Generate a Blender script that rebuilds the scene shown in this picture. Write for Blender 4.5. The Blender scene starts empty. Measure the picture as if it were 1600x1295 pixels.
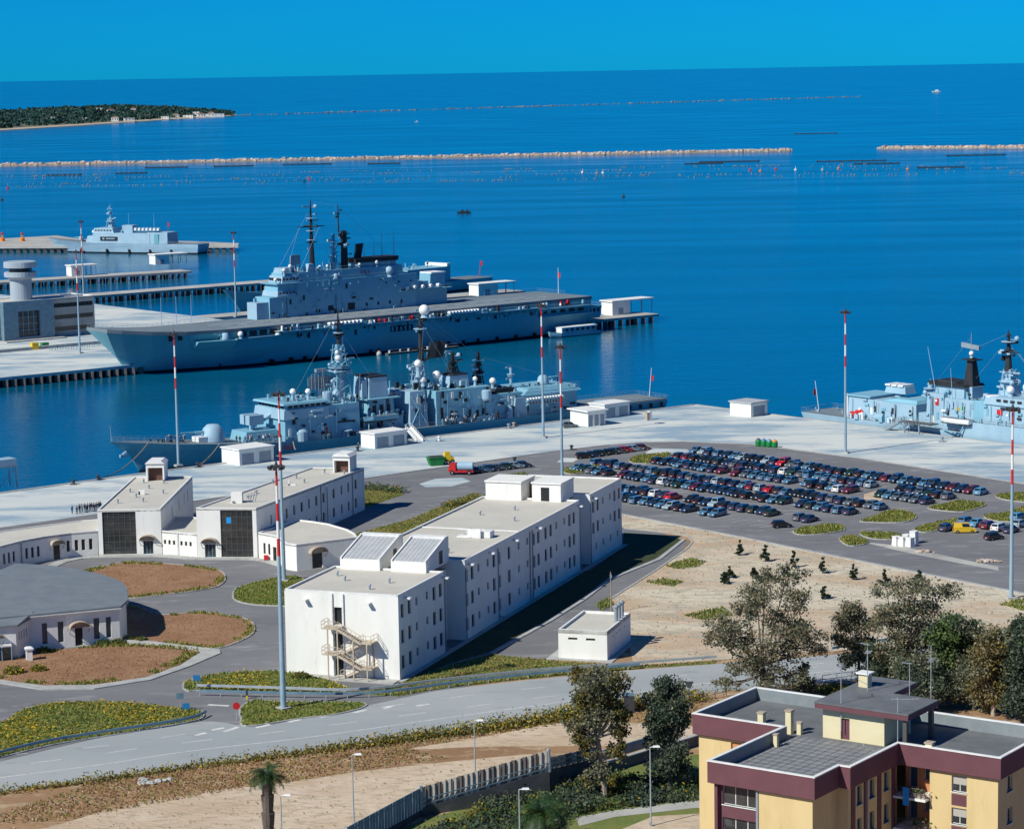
import bpy, bmesh, math, random
import numpy as np
from mathutils import Vector, Matrix
from mathutils.geometry import tessellate_polygon
random.seed(7); RNG = np.random.default_rng(7)
sc = bpy.context.scene
col = sc.collection
# ------------------------------------------------------------------ camera
CAM_H = 88.0; F_PX = 4000.0; PITCH = math.atan((647.5-110.0)/F_PX); ROLL = math.atan(0.0181)
cam_d = bpy.data.cameras.new('camera'); cam = bpy.data.objects.new('camera', cam_d); col.objects.link(cam)
cam_d.sensor_fit = 'HORIZONTAL'; cam_d.sensor_width = 36; cam_d.lens = F_PX/1600*36
cam_d.clip_start = 5; cam_d.clip_end = 200000
cam.matrix_world = Matrix.Translation((0,0,CAM_H)) @ Matrix.Rotation(math.pi/2-PITCH,4,'X') @ Matrix.Rotation(-ROLL,4,'Z')
sc.camera = cam
# ------------------------------------------------------------------ sky, sun, exposure
SUN_EL = math.radians(41); SUN_AZ = (-0.80,-0.60)
w = bpy.data.worlds.new('World'); sc.world = w; w.use_nodes = True
nt = w.node_tree; nt.nodes.clear()
sky = nt.nodes.new('ShaderNodeTexSky'); sky.sky_type = 'NISHITA'; sky.sun_disc = False
sky.sun_elevation = SUN_EL; sky.sun_rotation = math.atan2(SUN_AZ[0],SUN_AZ[1]) % (2*math.pi)
sky.altitude = 100; sky.air_density = 0.6; sky.dust_density = 0.15; sky.ozone_density = 3.0
tint = nt.nodes.new('ShaderNodeMix'); tint.data_type = 'RGBA'; tint.blend_type = 'MULTIPLY'; tint.inputs[0].default_value = 1
tint.inputs[7].default_value = (0.008,0.50,1.0,1)   # deep polarised blue of the slide film
bg = nt.nodes.new('ShaderNodeBackground'); bg.inputs[1].default_value = 0.093
out = nt.nodes.new('ShaderNodeOutputWorld')
nt.links.new(sky.outputs[0], tint.inputs[6]); nt.links.new(tint.outputs[2], bg.inputs[0]); nt.links.new(bg.outputs[0], out.inputs[0])
sun_d = bpy.data.lights.new('sun','SUN'); sun_d.energy = 5.0; sun_d.angle = math.radians(0.5); sun_d.color = (1.0,0.98,0.875)
sun = bpy.data.objects.new('sun', sun_d); col.objects.link(sun)
sd = Vector((SUN_AZ[0]*math.cos(SUN_EL), SUN_AZ[1]*math.cos(SUN_EL), math.sin(SUN_EL)))
sun.rotation_euler = sd.to_track_quat('Z','Y').to_euler(); sun.location = (0,0,300)
sc.view_settings.view_transform = 'Standard'; sc.view_settings.look = 'None'
sc.view_settings.exposure = 0; sc.view_settings.gamma = 1; sc.view_settings.use_curve_mapping = False
sc.render.engine = 'CYCLES'
# ------------------------------------------------------------------ survey: sight line of the camera met with the level z
_c, _s, _cr, _sr = math.cos(PITCH), math.sin(PITCH), math.cos(ROLL), math.sin(ROLL)
LAND = 2.5
def G(px, py, z=LAND):
    xi, yi = px-800.0, 647.5-py
    xr, yu = xi*_cr+yi*_sr, -xi*_sr+yi*_cr
    d = (xr/F_PX, _c+_s*yu/F_PX, -_s+_c*yu/F_PX)
    t = (z-CAM_H)/d[2]
    return (d[0]*t, d[1]*t)
def GP(pts, z=LAND): return [G(a,b,z) for a,b in pts]
# ------------------------------------------------------------------ materials
MATS = {}
def mat(name, c1, c2=None, c3=None, scale=0.5, rough=0.8, metal=0.0, spec=0.3, bump=0.0, bscale=None, lo=0.4, hi=0.62, island=0.0, coat=0.0, stretch=(1,1,1), c3lo=0.55, c3hi=0.7, c3scale=6.0, transl=0.0):
    m = bpy.data.materials.new(name); m.use_nodes = True; n = m.node_tree.nodes; L = m.node_tree.links
    b = n['Principled BSDF']
    b.inputs['Roughness'].default_value = rough; b.inputs['Metallic'].default_value = metal
    b.inputs['Specular IOR Level'].default_value = spec; b.inputs['Coat Weight'].default_value = coat
    b.inputs['Base Color'].default_value = (*c1,1)
    if c2 is not None or bump:
        geo = n.new('ShaderNodeNewGeometry'); mp = n.new('ShaderNodeMapping'); mp.inputs['Scale'].default_value = stretch
        L.new(geo.outputs['Position'], mp.inputs['Vector'])
    if c2 is not None:
        nz = n.new('ShaderNodeTexNoise'); nz.inputs['Scale'].default_value = scale; nz.inputs['Detail'].default_value = 8; nz.inputs['Roughness'].default_value = 0.62
        L.new(mp.outputs[0], nz.inputs['Vector'])
        r = n.new('ShaderNodeMapRange'); r.inputs[1].default_value = lo; r.inputs[2].default_value = hi
        L.new(nz.outputs[0], r.inputs[0])
        mx = n.new('ShaderNodeMix'); mx.data_type = 'RGBA'; mx.inputs[6].default_value = (*c1,1); mx.inputs[7].default_value = (*c2,1)
        L.new(r.outputs[0], mx.inputs[0]); last = mx.outputs[2]
        if c3 is not None:
            n3 = n.new('ShaderNodeTexNoise'); n3.inputs['Scale'].default_value = scale*c3scale; n3.inputs['Detail'].default_value = 6; n3.inputs['Roughness'].default_value = 0.7
            L.new(mp.outputs[0], n3.inputs['Vector'])
            r3 = n.new('ShaderNodeMapRange'); r3.inputs[1].default_value = c3lo; r3.inputs[2].default_value = c3hi
            L.new(n3.outputs[0], r3.inputs[0])
            m3 = n.new('ShaderNodeMix'); m3.data_type = 'RGBA'; m3.inputs[7].default_value = (*c3,1)
            L.new(r3.outputs[0], m3.inputs[0]); L.new(last, m3.inputs[6]); last = m3.outputs[2]
        if island:
            mr = n.new('ShaderNodeMapRange'); mr.inputs[3].default_value = 1-island; mr.inputs[4].default_value = 1+island
            L.new(geo.outputs['Random Per Island'], mr.inputs[0])
            mm = n.new('ShaderNodeMix'); mm.data_type = 'RGBA'; mm.blend_type = 'MULTIPLY'; mm.inputs[0].default_value = 1
            L.new(last, mm.inputs[6]); L.new(mr.outputs[0], mm.inputs[7]); last = mm.outputs[2]
        L.new(last, b.inputs['Base Color'])
        if transl:
            tl=n.new('ShaderNodeBsdfTranslucent'); ms=n.new('ShaderNodeMixShader'); ms.inputs[0].default_value=transl
            L.new(last,tl.inputs[0]); L.new(b.outputs[0],ms.inputs[1]); L.new(tl.outputs[0],ms.inputs[2]); L.new(ms.outputs[0],n['Material Output'].inputs['Surface'])
    if bump:
        nb = n.new('ShaderNodeTexNoise'); nb.inputs['Scale'].default_value = bscale or scale*8; nb.inputs['Detail'].default_value = 6
        L.new(mp.outputs[0], nb.inputs['Vector'])
        bp = n.new('ShaderNodeBump'); bp.inputs['Strength'].default_value = 1.0; bp.inputs['Distance'].default_value = bump
        L.new(nb.outputs[0], bp.inputs['Height']); L.new(bp.outputs[0], b.inputs['Normal'])
    MATS[name] = m
    return m
# ------------------------------------------------------------------ mesh building
class MB:
    def __init__(s): s.v=[]; s.f=[]; s.mi=[]
    def add(s, vs, fs, mi=0):
        o=len(s.v); s.v.extend([tuple(map(float,v)) for v in vs]); s.f.extend([tuple(i+o for i in f) for f in fs]); s.mi.extend([mi]*len(fs)); return s
    def hexa(s, p, mi=0):   # 4 bottom ccw, 4 top ccw
        return s.add(p, [(3,2,1,0),(4,5,6,7),(0,1,5,4),(1,2,6,5),(2,3,7,6),(3,0,4,7)], mi)
    def box(s, x0,x1,y0,y1,z0,z1, mi=0):
        return s.hexa([(x0,y0,z0),(x1,y0,z0),(x1,y1,z0),(x0,y1,z0),(x0,y0,z1),(x1,y0,z1),(x1,y1,z1),(x0,y1,z1)], mi)
    def frus(s, b, t, z0, z1, mi=0):  # b,t=(x0,x1,y0,y1)
        return s.hexa([(b[0],b[2],z0),(b[1],b[2],z0),(b[1],b[3],z0),(b[0],b[3],z0),(t[0],t[2],z1),(t[1],t[2],z1),(t[1],t[3],z1),(t[0],t[3],z1)], mi)
    def prism(s, poly, z0, z1, mi=0, side=True, bottom=True):
        n=len(poly)
        if sum(poly[i][0]*poly[(i+1)%n][1]-poly[(i+1)%n][0]*poly[i][1] for i in range(n))<0: poly=poly[::-1]; z1=z1[::-1] if isinstance(z1,list) else z1
        zt=z1 if isinstance(z1,list) else [z1]*n; zb=z0 if isinstance(z0,list) else [z0]*n
        tri=tessellate_polygon([[Vector((p[0],p[1],0)) for p in poly]])
        def up(t):
            a,b,c=[poly[i] for i in t]
            return t if (b[0]-a[0])*(c[1]-a[1])-(b[1]-a[1])*(c[0]-a[0])>0 else (t[0],t[2],t[1])
        tri=[up(t) for t in tri]
        vs=[(p[0],p[1],zb[i]) for i,p in enumerate(poly)]+[(p[0],p[1],zt[i]) for i,p in enumerate(poly)]
        fs=[tuple(i+n for i in t) for t in tri]
        if bottom: fs+=[t[::-1] for t in tri]
        if side: fs+=[(i,(i+1)%n,(i+1)%n+n,i+n) for i in range(n)]
        return s.add(vs,fs,mi)
    def sheet(s, poly, z, mi=0):
        return s.prism(poly, z-0.5, z, mi, side=False, bottom=False)
    def tube(s, p0, p1, r0, r1=None, n=8, mi=0, caps=True):
        r1=r0 if r1 is None else r1
        p0=Vector(p0); p1=Vector(p1); d=(p1-p0)
        if d.length<1e-6: return s
        q=d.to_track_quat('Z','Y'); vs=[]
        for p,r in ((p0,r0),(p1,r1)):
            for k in range(n):
                a=2*math.pi*k/n; vs.append(p+q@Vector((r*math.cos(a),r*math.sin(a),0)))
        fs=[(k,(k+1)%n,(k+1)%n+n,k+n) for k in range(n)]
        if caps: fs+=[tuple(range(n))[::-1], tuple(range(n,2*n))]
        return s.add(vs,fs,mi)
    def path(s, pts, r, n=6, mi=0):
        for a,b in zip(pts,pts[1:]): s.tube(a,b,r,r,n,mi)
        return s
    def ball(s, c, r, nu=10, nv=7, mi=0, sq=(1,1,1), jit=0):
        vs=[(c[0],c[1],c[2]-r*sq[2])]
        for j in range(1,nv):
            a=math.pi*j/nv
            for i in range(nu):
                b=2*math.pi*i/nu; k=r*(1+random.uniform(-jit,jit))
                vs.append((c[0]+k*sq[0]*math.sin(a)*math.cos(b), c[1]+k*sq[1]*math.sin(a)*math.sin(b), c[2]-k*sq[2]*math.cos(a)))
        vs.append((c[0],c[1],c[2]+r*sq[2])); fs=[]
        for i in range(nu): fs.append((0,1+(i+1)%nu,1+i))
        for j in range(nv-2):
            for i in range(nu):
                a=1+j*nu+i; b=1+j*nu+(i+1)%nu; fs.append((a,b,b+nu,a+nu))
        t=len(vs)-1; o=1+(nv-2)*nu
        for i in range(nu): fs.append((o+i,o+(i+1)%nu,t))
        return s.add(vs,fs,mi)
    def lathe(s, c, prof, n=16, mi=0):
        vs=[(c[0]+r*math.cos(2*math.pi*k/n), c[1]+r*math.sin(2*math.pi*k/n), c[2]+z) for r,z in prof for k in range(n)]
        fs=[]
        for j in range(len(prof)-1):
            for k in range(n): fs.append((j*n+k, j*n+(k+1)%n, (j+1)*n+(k+1)%n, (j+1)*n+k))
        fs.append(tuple(range(n))[::-1]); o=(len(prof)-1)*n; fs.append(tuple(range(o,o+n)))
        return s.add(vs,fs,mi)
    def extrude(s, prof, y0, y1, mi=0, top=1.0):  # side silhouette in x,z swept across y
        n=len(prof)
        vs=[(x,y0,z) for x,z in prof]+[(x,y1,z) for x,z in prof]
        a=sum(prof[i][0]*prof[(i+1)%n][1]-prof[(i+1)%n][0]*prof[i][1] for i in range(n))
        tri=tessellate_polygon([[Vector((p[0],p[1],0)) for p in prof]])
        fs=[]
        for t in tri:
            A,B,C=[prof[i] for i in t]
            ccw=(B[0]-A[0])*(C[1]-A[1])-(B[1]-A[1])*(C[0]-A[0])>0
            t1=t if ccw else t[::-1]
            fs.append(tuple(t1)); fs.append(tuple(i+n for i in t1[::-1]))
        for i in range(n):
            j=(i+1)%n; fs.append((i,i+n,j+n,j) if a>0 else (i,j,j+n,i+n))
        return s.add(vs,fs,mi)
    def mesh(s, name, mats, smooth=False):
        me=bpy.data.meshes.new(name); me.from_pydata(s.v,[],s.f)
        for m in (mats if isinstance(mats,(list,tuple)) else [mats]): me.materials.append(MATS[m] if isinstance(m,str) else m)
        if any(s.mi): me.polygons.foreach_set('material_index', s.mi)
        if smooth: me.polygons.foreach_set('use_smooth',[True]*len(me.polygons))
        me.update(); return me
    def build(s, name, mats, parent=None, loc=(0,0,0), smooth=False):
        return put(name, s.mesh(name,mats,smooth), parent, loc)
def put(name, me, parent=None, loc=(0,0,0), rot=(0,0,0), scale=(1,1,1)):
    o=bpy.data.objects.new(name, me); col.objects.link(o)
    o.location=loc; o.rotation_euler=rot; o.scale=scale
    if parent is not None: o.parent=parent
    return o
def thing(name, label, cat, loc=(0,0,0), rz=0.0, group=None):
    o=bpy.data.objects.new(name,None); col.objects.link(o); o.empty_display_size=0.5
    o.location=loc; o.rotation_euler=(0,0,rz); return tag(o,label,cat,group)
def tag(o, label, cat, group=None):
    o['label']=label; o['category']=cat
    if group: o['group']=group
    return o
def struct(o): o['kind']='structure'; return o
def stuff(o): o['kind']='stuff'; return o
def kids(o): return [c for c in bpy.data.objects if c.parent==o]
def clone_tree(root, loc, rz, label=None, group=None, tree=None):
    r=root.copy(); col.objects.link(r); r.location=loc; r.rotation_euler=(0,0,rz)
    if label: r['label']=label
    if group: r['group']=group
    for ch,gs in tree:
        c=ch.copy(); col.objects.link(c); c.parent=r
        for g in gs:
            d=g.copy(); col.objects.link(d); d.parent=c
    return r
def tree_of(root): return [(c,kids(c)) for c in kids(root)]
def spline(pts, n=6, closed=True):
    P=[Vector((p[0],p[1])) for p in pts]; m=len(P); res=[]
    for i in range(m if closed else m-1):
        g=lambda k: P[k%m] if closed else P[max(0,min(m-1,k))]
        p0,p1,p2,p3=g(i-1),g(i),g(i+1),g(i+2)
        for k in range(n):
            t=k/n
            q=0.5*((2*p1)+(p2-p0)*t+(2*p0-5*p1+4*p2-p3)*t*t+(3*p1-p0-3*p2+p3)*t**3)
            res.append((q.x,q.y))
    if not closed: res.append(tuple(P[-1]))
    return res
def inpoly(X, Y, poly):
    r=np.zeros(len(X),bool); n=len(poly); j=n-1
    for i in range(n):
        xi,yi=poly[i]; xj,yj=poly[j]
        c=((yi>Y)!=(yj>Y)) & (X<(xj-xi)*(Y-yi)/((yj-yi) or 1e-9)+xi)
        r^=c; j=i
    return r
def scatter(poly, n):
    P=np.array(poly); lo,hi=P.min(0),P.max(0); R=[]; c=0
    while c<n:
        X=RNG.uniform(lo[0],hi[0],n*3); Y=RNG.uniform(lo[1],hi[1],n*3); k=inpoly(X,Y,poly)
        R.append(np.stack([X[k],Y[k]],1)); c+=k.sum()
        if len(R)>60: break
    return np.concatenate(R)[:n]
def quads(name, V, mats, mi=None, parent=None, loc=(0,0,0)):   # V (n,4,3)
    n=len(V); me=bpy.data.meshes.new(name)
    me.vertices.add(n*4); me.vertices.foreach_set('co',np.ascontiguousarray(V,dtype=np.float32).ravel())
    me.loops.add(n*4); me.loops.foreach_set('vertex_index',np.arange(n*4,dtype=np.int32))
    me.polygons.add(n); me.polygons.foreach_set('loop_start',np.arange(0,n*4,4,dtype=np.int32))
    for m in mats: me.materials.append(MATS[m])
    if mi is not None: me.polygons.foreach_set('material_index',np.asarray(mi,dtype=np.int32))
    me.update(calc_edges=True); me.validate()
    return put(name,me,parent,loc)
def leafquads(C, size, flat=0.0):   # C (n,3) -> randomly turned leaf clumps
    n=len(C); a=RNG.normal(size=(n,3)); a/=np.linalg.norm(a,axis=1)[:,None]
    b=RNG.normal(size=(n,3)); b-= (a*b).sum(1)[:,None]*a; b/=np.linalg.norm(b,axis=1)[:,None]
    if flat: a[:,2]*=1-flat; b[:,2]*=1-flat
    sz=size*RNG.uniform(0.5,1.3,(n,1)); a=a*sz; b=b*sz*0.6
    return np.stack([C-a-b*0.3, C+b-a*0.1, C+a, C-b+a*0.1],1)
# ------------------------------------------------------------------ material library
mat('concrete_quay',(0.60,0.62,0.59),(0.44,0.50,0.52),(0.26,0.36,0.44),scale=0.03,rough=0.85,bump=0.02,bscale=2.0,lo=0.40,hi=0.60,c3lo=0.47,c3hi=0.60,c3scale=2.0,stretch=(0.6,1.8,1))
mat('concrete_old',(0.46,0.45,0.42),(0.36,0.35,0.33),(0.25,0.24,0.23),scale=0.08,rough=0.9,bump=0.02,bscale=2.0)
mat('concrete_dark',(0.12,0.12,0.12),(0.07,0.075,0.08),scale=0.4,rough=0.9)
mat('asphalt',(0.155,0.155,0.165),(0.20,0.20,0.21),(0.36,0.36,0.36),scale=0.045,rough=0.9,bump=0.01,bscale=8,lo=0.36,hi=0.64,c3lo=0.54,c3hi=0.80,c3scale=7,stretch=(0.5,1.5,1))
mat('asphalt_road',(0.32,0.345,0.355),(0.37,0.39,0.395),(0.27,0.29,0.305),scale=0.06,rough=0.9,bump=0.01,bscale=8,stretch=(0.35,1,1))
mat('pavement',(0.44,0.44,0.42),(0.35,0.35,0.34),scale=0.6,rough=0.9)
mat('road_paint',(0.72,0.72,0.70),(0.50,0.50,0.49),scale=1.4,rough=0.8)
mat('soil_brown',(0.27,0.14,0.08),(0.33,0.19,0.11),(0.19,0.13,0.055),scale=0.25,rough=0.95,bump=0.08,bscale=3)
mat('dry_field',(0.36,0.22,0.12),(0.27,0.155,0.08),(0.50,0.38,0.25),scale=0.1,rough=0.95,bump=0.1,bscale=2.5,c3lo=0.5,c3hi=0.66,c3scale=4,stretch=(0.5,1,1))
mat('sandy_field',(0.60,0.53,0.41),(0.50,0.36,0.24),(0.40,0.36,0.28),scale=0.06,rough=0.95,bump=0.2,bscale=1.2,lo=0.42,hi=0.58,c3lo=0.48,c3hi=0.62,c3scale=9,stretch=(0.55,1,1))
mat('pale_sand',(0.60,0.48,0.36),(0.52,0.39,0.27),(0.40,0.32,0.21),scale=0.12,rough=0.95,bump=0.15,bscale=1.5,lo=0.42,hi=0.58,c3lo=0.5,c3hi=0.64,c3scale=9,stretch=(0.5,1,1))
mat('grass',(0.12,0.165,0.04),(0.18,0.19,0.055),(0.25,0.20,0.075),scale=0.3,rough=0.95,bump=0.1,bscale=3)
mat('grass_shade',(0.035,0.05,0.02),(0.055,0.065,0.025),scale=0.4,rough=0.95,bump=0.1,bscale=3)  # dark copy of grass, the building's shadow put into the colour
mat('blade_green',(0.15,0.215,0.045),(0.23,0.255,0.06),scale=0.4,rough=0.8,island=0.25,transl=0.35)
mat('blade_olive',(0.33,0.285,0.075),(0.40,0.32,0.10),scale=0.4,rough=0.8,island=0.25,transl=0.35)
mat('blade_dry',(0.40,0.235,0.13),(0.34,0.19,0.10),scale=0.4,rough=0.9,island=0.1,transl=0.35)
mat('blade_straw',(0.58,0.47,0.32),(0.48,0.37,0.24),scale=0.4,rough=0.9,island=0.2,transl=0.35)
mat('flower_yellow',(0.62,0.42,0.02),(0.5,0.36,0.03),scale=1,rough=0.7,island=0.25,transl=0.35)
mat('leaf_euca',(0.19,0.205,0.13),(0.25,0.245,0.165),(0.31,0.265,0.18),scale=0.22,rough=0.6,spec=0.25,island=0.5,c3scale=3,transl=0.35)
mat('leaf_olive',(0.16,0.14,0.035),(0.24,0.18,0.045),(0.10,0.105,0.04),scale=0.3,rough=0.6,spec=0.25,island=0.5,c3scale=3,transl=0.35)
mat('leaf_dark',(0.065,0.098,0.068),(0.095,0.125,0.08),(0.125,0.145,0.09),scale=0.3,rough=0.6,spec=0.25,island=0.5,c3scale=3,transl=0.35)
mat('leaf_green',(0.08,0.145,0.045),(0.12,0.17,0.06),(0.16,0.165,0.07),scale=0.3,rough=0.6,spec=0.25,island=0.5,c3scale=3,transl=0.35)
mat('leaf_rust',(0.28,0.225,0.13),(0.23,0.19,0.115),(0.18,0.17,0.105),scale=0.3,rough=0.65,spec=0.2,island=0.45,c3scale=3,transl=0.35)
mat('leaf_pine',(0.022,0.045,0.024),(0.035,0.06,0.03),scale=0.8,rough=0.6,island=0.4,transl=0.35)
mat('leaf_palm',(0.03,0.075,0.025),(0.06,0.1,0.03),scale=0.8,rough=0.45,spec=0.4,island=0.4,transl=0.35)
mat('frond_dead',(0.22,0.15,0.07),(0.15,0.10,0.05),scale=0.8,rough=0.8,island=0.4)
mat('bark_pale',(0.40,0.33,0.26),(0.27,0.21,0.16),scale=1.5,rough=0.9,stretch=(1,1,0.3))
mat('bark_dark',(0.10,0.085,0.07),(0.16,0.13,0.105),scale=2,rough=0.9,bump=0.03,stretch=(1,1,0.3))
mat('white_wall',(0.80,0.79,0.75),(0.74,0.73,0.69),(0.60,0.58,0.54),scale=0.3,rough=0.85,bump=0.004,bscale=12,c3lo=0.58,c3hi=0.85,c3scale=4,stretch=(1,1,0.22))
mat('white_trim',(0.78,0.78,0.76),(0.68,0.68,0.67),scale=1.0,rough=0.7)
mat('roof_screed',(0.57,0.54,0.475),(0.51,0.485,0.43),(0.43,0.41,0.37),scale=0.15,rough=0.9,c3lo=0.57,c3hi=0.75)
mat('roof_grey',(0.16,0.185,0.21),(0.19,0.215,0.24),(0.32,0.335,0.35),scale=0.35,rough=0.75,c3lo=0.63,c3hi=0.72,c3scale=7)
mat('roof_metal',(0.40,0.42,0.44),(0.46,0.47,0.485),scale=0.7,rough=0.6,stretch=(1,1,1))
mat('membrane',(0.125,0.135,0.145),(0.165,0.172,0.182),(0.23,0.235,0.24),scale=0.35,rough=0.75,c3lo=0.6,c3hi=0.75)
mat('membrane_panel',(0.18,0.185,0.20),(0.22,0.225,0.235),scale=0.8,rough=0.65)
mat('parapet_lining',(0.20,0.23,0.25),(0.24,0.27,0.285),scale=0.7,rough=0.6)
mat('maroon',(0.15,0.062,0.075),(0.13,0.054,0.066),scale=0.5,rough=0.75)
mat('yellow_wall',(0.66,0.51,0.26),(0.60,0.455,0.225),(0.50,0.375,0.18),scale=0.5,c3lo=0.58,c3hi=0.85,c3scale=3,stretch=(1,1,0.25),rough=0.85,bump=0.005,bscale=20)
mat('cream_wall',(0.70,0.62,0.40),(0.66,0.58,0.37),scale=0.5,rough=0.85)
mat('orange_wall',(0.58,0.26,0.11),(0.53,0.23,0.10),scale=0.5,rough=0.85)
mat('glass_dark',(0.012,0.016,0.02),rough=0.12,spec=0.6)
mat('glass_blue',(0.02,0.07,0.10),rough=0.1,spec=0.7)
mat('glass_pane',(0.02,0.026,0.03),(0.05,0.05,0.05),(0.10,0.11,0.11),scale=0.35,rough=0.12,spec=0.6,c3lo=0.55,c3hi=0.72,c3scale=3,stretch=(0.4,0.4,1))
mat('door_dark',(0.02,0.022,0.025),rough=0.5)
mat('blind',(0.42,0.40,0.36),rough=0.7)
mat('blue_notice',(0.02,0.30,0.70),rough=0.4)
mat('frame_dark',(0.09,0.085,0.08),rough=0.5)
mat('frame_brown',(0.12,0.06,0.045),rough=0.6)
mat('frame_blue',(0.16,0.32,0.45),rough=0.5)
mat('canopy',(0.44,0.36,0.29),(0.36,0.29,0.23),scale=1,rough=0.8)
mat('steel_grey',(0.30,0.35,0.40),(0.26,0.31,0.36),scale=1,rough=0.5,metal=0.2)
mat('pole_blue',(0.28,0.40,0.48),(0.24,0.35,0.43),scale=0.5,rough=0.55)
mat('pole_red',(0.60,0.03,0.03),(0.5,0.03,0.03),scale=1,rough=0.55)
mat('pole_white',(0.75,0.75,0.74),rough=0.55)
mat('lamp_dark',(0.05,0.052,0.058),rough=0.5)
mat('rail_blue',(0.13,0.24,0.32),(0.20,0.30,0.37),scale=0.8,rough=0.55,metal=0.3)
mat('rail_pale',(0.45,0.50,0.53),(0.38,0.42,0.45),scale=0.8,rough=0.5,metal=0.3)
mat('stair_cream',(0.55,0.46,0.36),(0.48,0.40,0.31),scale=1.5,rough=0.7)
mat('ship_grey',(0.21,0.44,0.56),(0.18,0.39,0.50),(0.145,0.33,0.43),scale=0.12,rough=0.55,spec=0.35,c3lo=0.58,c3hi=0.8,stretch=(1,1,0.5))
mat('ship_hull',(0.16,0.42,0.50),(0.135,0.37,0.445),(0.105,0.30,0.365),scale=0.07,rough=0.55,spec=0.35,c3lo=0.6,c3hi=0.8,stretch=(1,1,0.35))
mat('ship_light',(0.32,0.475,0.585),(0.275,0.42,0.525),scale=0.2,rough=0.55)
mat('ship_deck',(0.15,0.19,0.22),(0.18,0.22,0.25),(0.22,0.25,0.275),scale=0.12,rough=0.85,c3lo=0.57,c3hi=0.75)
mat('tower_grey',(0.36,0.42,0.48),(0.31,0.37,0.43),scale=0.3,rough=0.85,stretch=(1,1,0.3))
mat('ship_black',(0.018,0.022,0.028),(0.03,0.035,0.04),scale=0.5,rough=0.7)
mat('boot_top',(0.012,0.014,0.018),rough=0.7)
mat('white_paint',(0.80,0.81,0.80),(0.72,0.73,0.73),scale=1.2,rough=0.5)
mat('red_paint',(0.60,0.02,0.025),(0.5,0.02,0.02),scale=1.2,rough=0.5)
mat('red_number',(0.50,0.02,0.05),rough=0.6)
mat('orange_paint',(0.75,0.22,0.02),rough=0.5)
mat('yellow_paint',(0.75,0.50,0.03),(0.65,0.42,0.03),scale=1,rough=0.45)
mat('green_paint',(0.015,0.22,0.06),(0.012,0.17,0.05),scale=1,rough=0.5)
mat('blue_paint',(0.03,0.20,0.45),rough=0.5)
mat('rope',(0.30,0.26,0.20),rough=0.9)
mat('rubber',(0.014,0.014,0.015),rough=0.8)
mat('rock',(0.42,0.33,0.27),(0.50,0.42,0.36),(0.25,0.19,0.15),scale=0.25,rough=0.9,island=0.35)
mat('float_dark',(0.03,0.035,0.04),rough=0.7)
mat('float_pale',(0.45,0.45,0.43),rough=0.6)
mat('float_dull',(0.12,0.17,0.20),(0.24,0.27,0.28),scale=0.05,rough=0.7)
mat('wood_crown_haze',(0.018,0.06,0.052),(0.028,0.075,0.06),(0.04,0.085,0.065),scale=0.02,rough=0.9,island=0.5,c3scale=3)  # crowns tinted blue-green to paint in the distance haze
mat('headland_soil',(0.13,0.13,0.09),(0.20,0.18,0.13),scale=0.01,rough=0.95)
mat('beach',(0.50,0.43,0.33),(0.42,0.36,0.28),scale=0.02,rough=0.95)
mat('roof_tile_far',(0.45,0.22,0.14),rough=0.9)
mat('skin',(0.55,0.33,0.23),rough=0.6)
mat('cloth_navy',(0.015,0.02,0.04),rough=0.9)
mat('cloth_white',(0.7,0.7,0.7),rough=0.9)
mat('cloth_blue',(0.04,0.10,0.25),rough=0.9)
mat('hair_dark',(0.02,0.015,0.012),rough=0.8)
# open water: swell relief fades into small chop, colour varies in long wind streaks
m = bpy.data.materials.new('water'); m.use_nodes=True; n=m.node_tree.nodes; L=m.node_tree.links; b=n['Principled BSDF']
geo=n.new('ShaderNodeNewGeometry'); mp=n.new('ShaderNodeMapping'); mp.inputs['Scale'].default_value=(0.004,0.02,1); mp.inputs['Rotation'].default_value=(0,0,0.12)
L.new(geo.outputs['Position'],mp.inputs['Vector'])
st=n.new('ShaderNodeTexNoise'); st.inputs['Scale'].default_value=1.0; st.inputs['Detail'].default_value=7; st.inputs['Roughness'].default_value=0.6; st.inputs['Distortion'].default_value=0.4
L.new(mp.outputs[0],st.inputs['Vector'])
r=n.new('ShaderNodeMapRange'); r.inputs[1].default_value=0.3; r.inputs[2].default_value=0.7; L.new(st.outputs[0],r.inputs[0])
mx=n.new('ShaderNodeMix'); mx.data_type='RGBA'; mx.inputs[6].default_value=(0.0004,0.090,0.180,1); mx.inputs[7].default_value=(0.0008,0.118,0.225,1)
L.new(r.outputs[0],mx.inputs[0]); L.new(mx.outputs[2],b.inputs['Base Color'])
r2=n.new('ShaderNodeMapRange'); r2.inputs[1].default_value=0.35; r2.inputs[2].default_value=0.68; r2.inputs[3].default_value=0.10; r2.inputs[4].default_value=0.22; L.new(st.outputs[0],r2.inputs[0]); L.new(r2.outputs[0],b.inputs['Roughness'])
b.inputs['IOR'].default_value=1.42
mp2=n.new('ShaderNodeMapping'); mp2.inputs['Scale'].default_value=(0.16,0.30,0.3); mp2.inputs['Rotation'].default_value=(0,0,0.35); L.new(geo.outputs['Position'],mp2.inputs['Vector'])
wv=n.new('ShaderNodeTexNoise'); wv.inputs['Scale'].default_value=1.0; wv.inputs['Detail'].default_value=5; wv.inputs['Roughness'].default_value=0.6; L.new(mp2.outputs[0],wv.inputs['Vector'])
bp=n.new('ShaderNodeBump'); bp.inputs['Distance'].default_value=0.22; bp.inputs['Strength'].default_value=1; L.new(wv.outputs[0],bp.inputs['Height']); L.new(bp.outputs[0],b.inputs['Normal'])
MATS['water']=m
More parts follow.
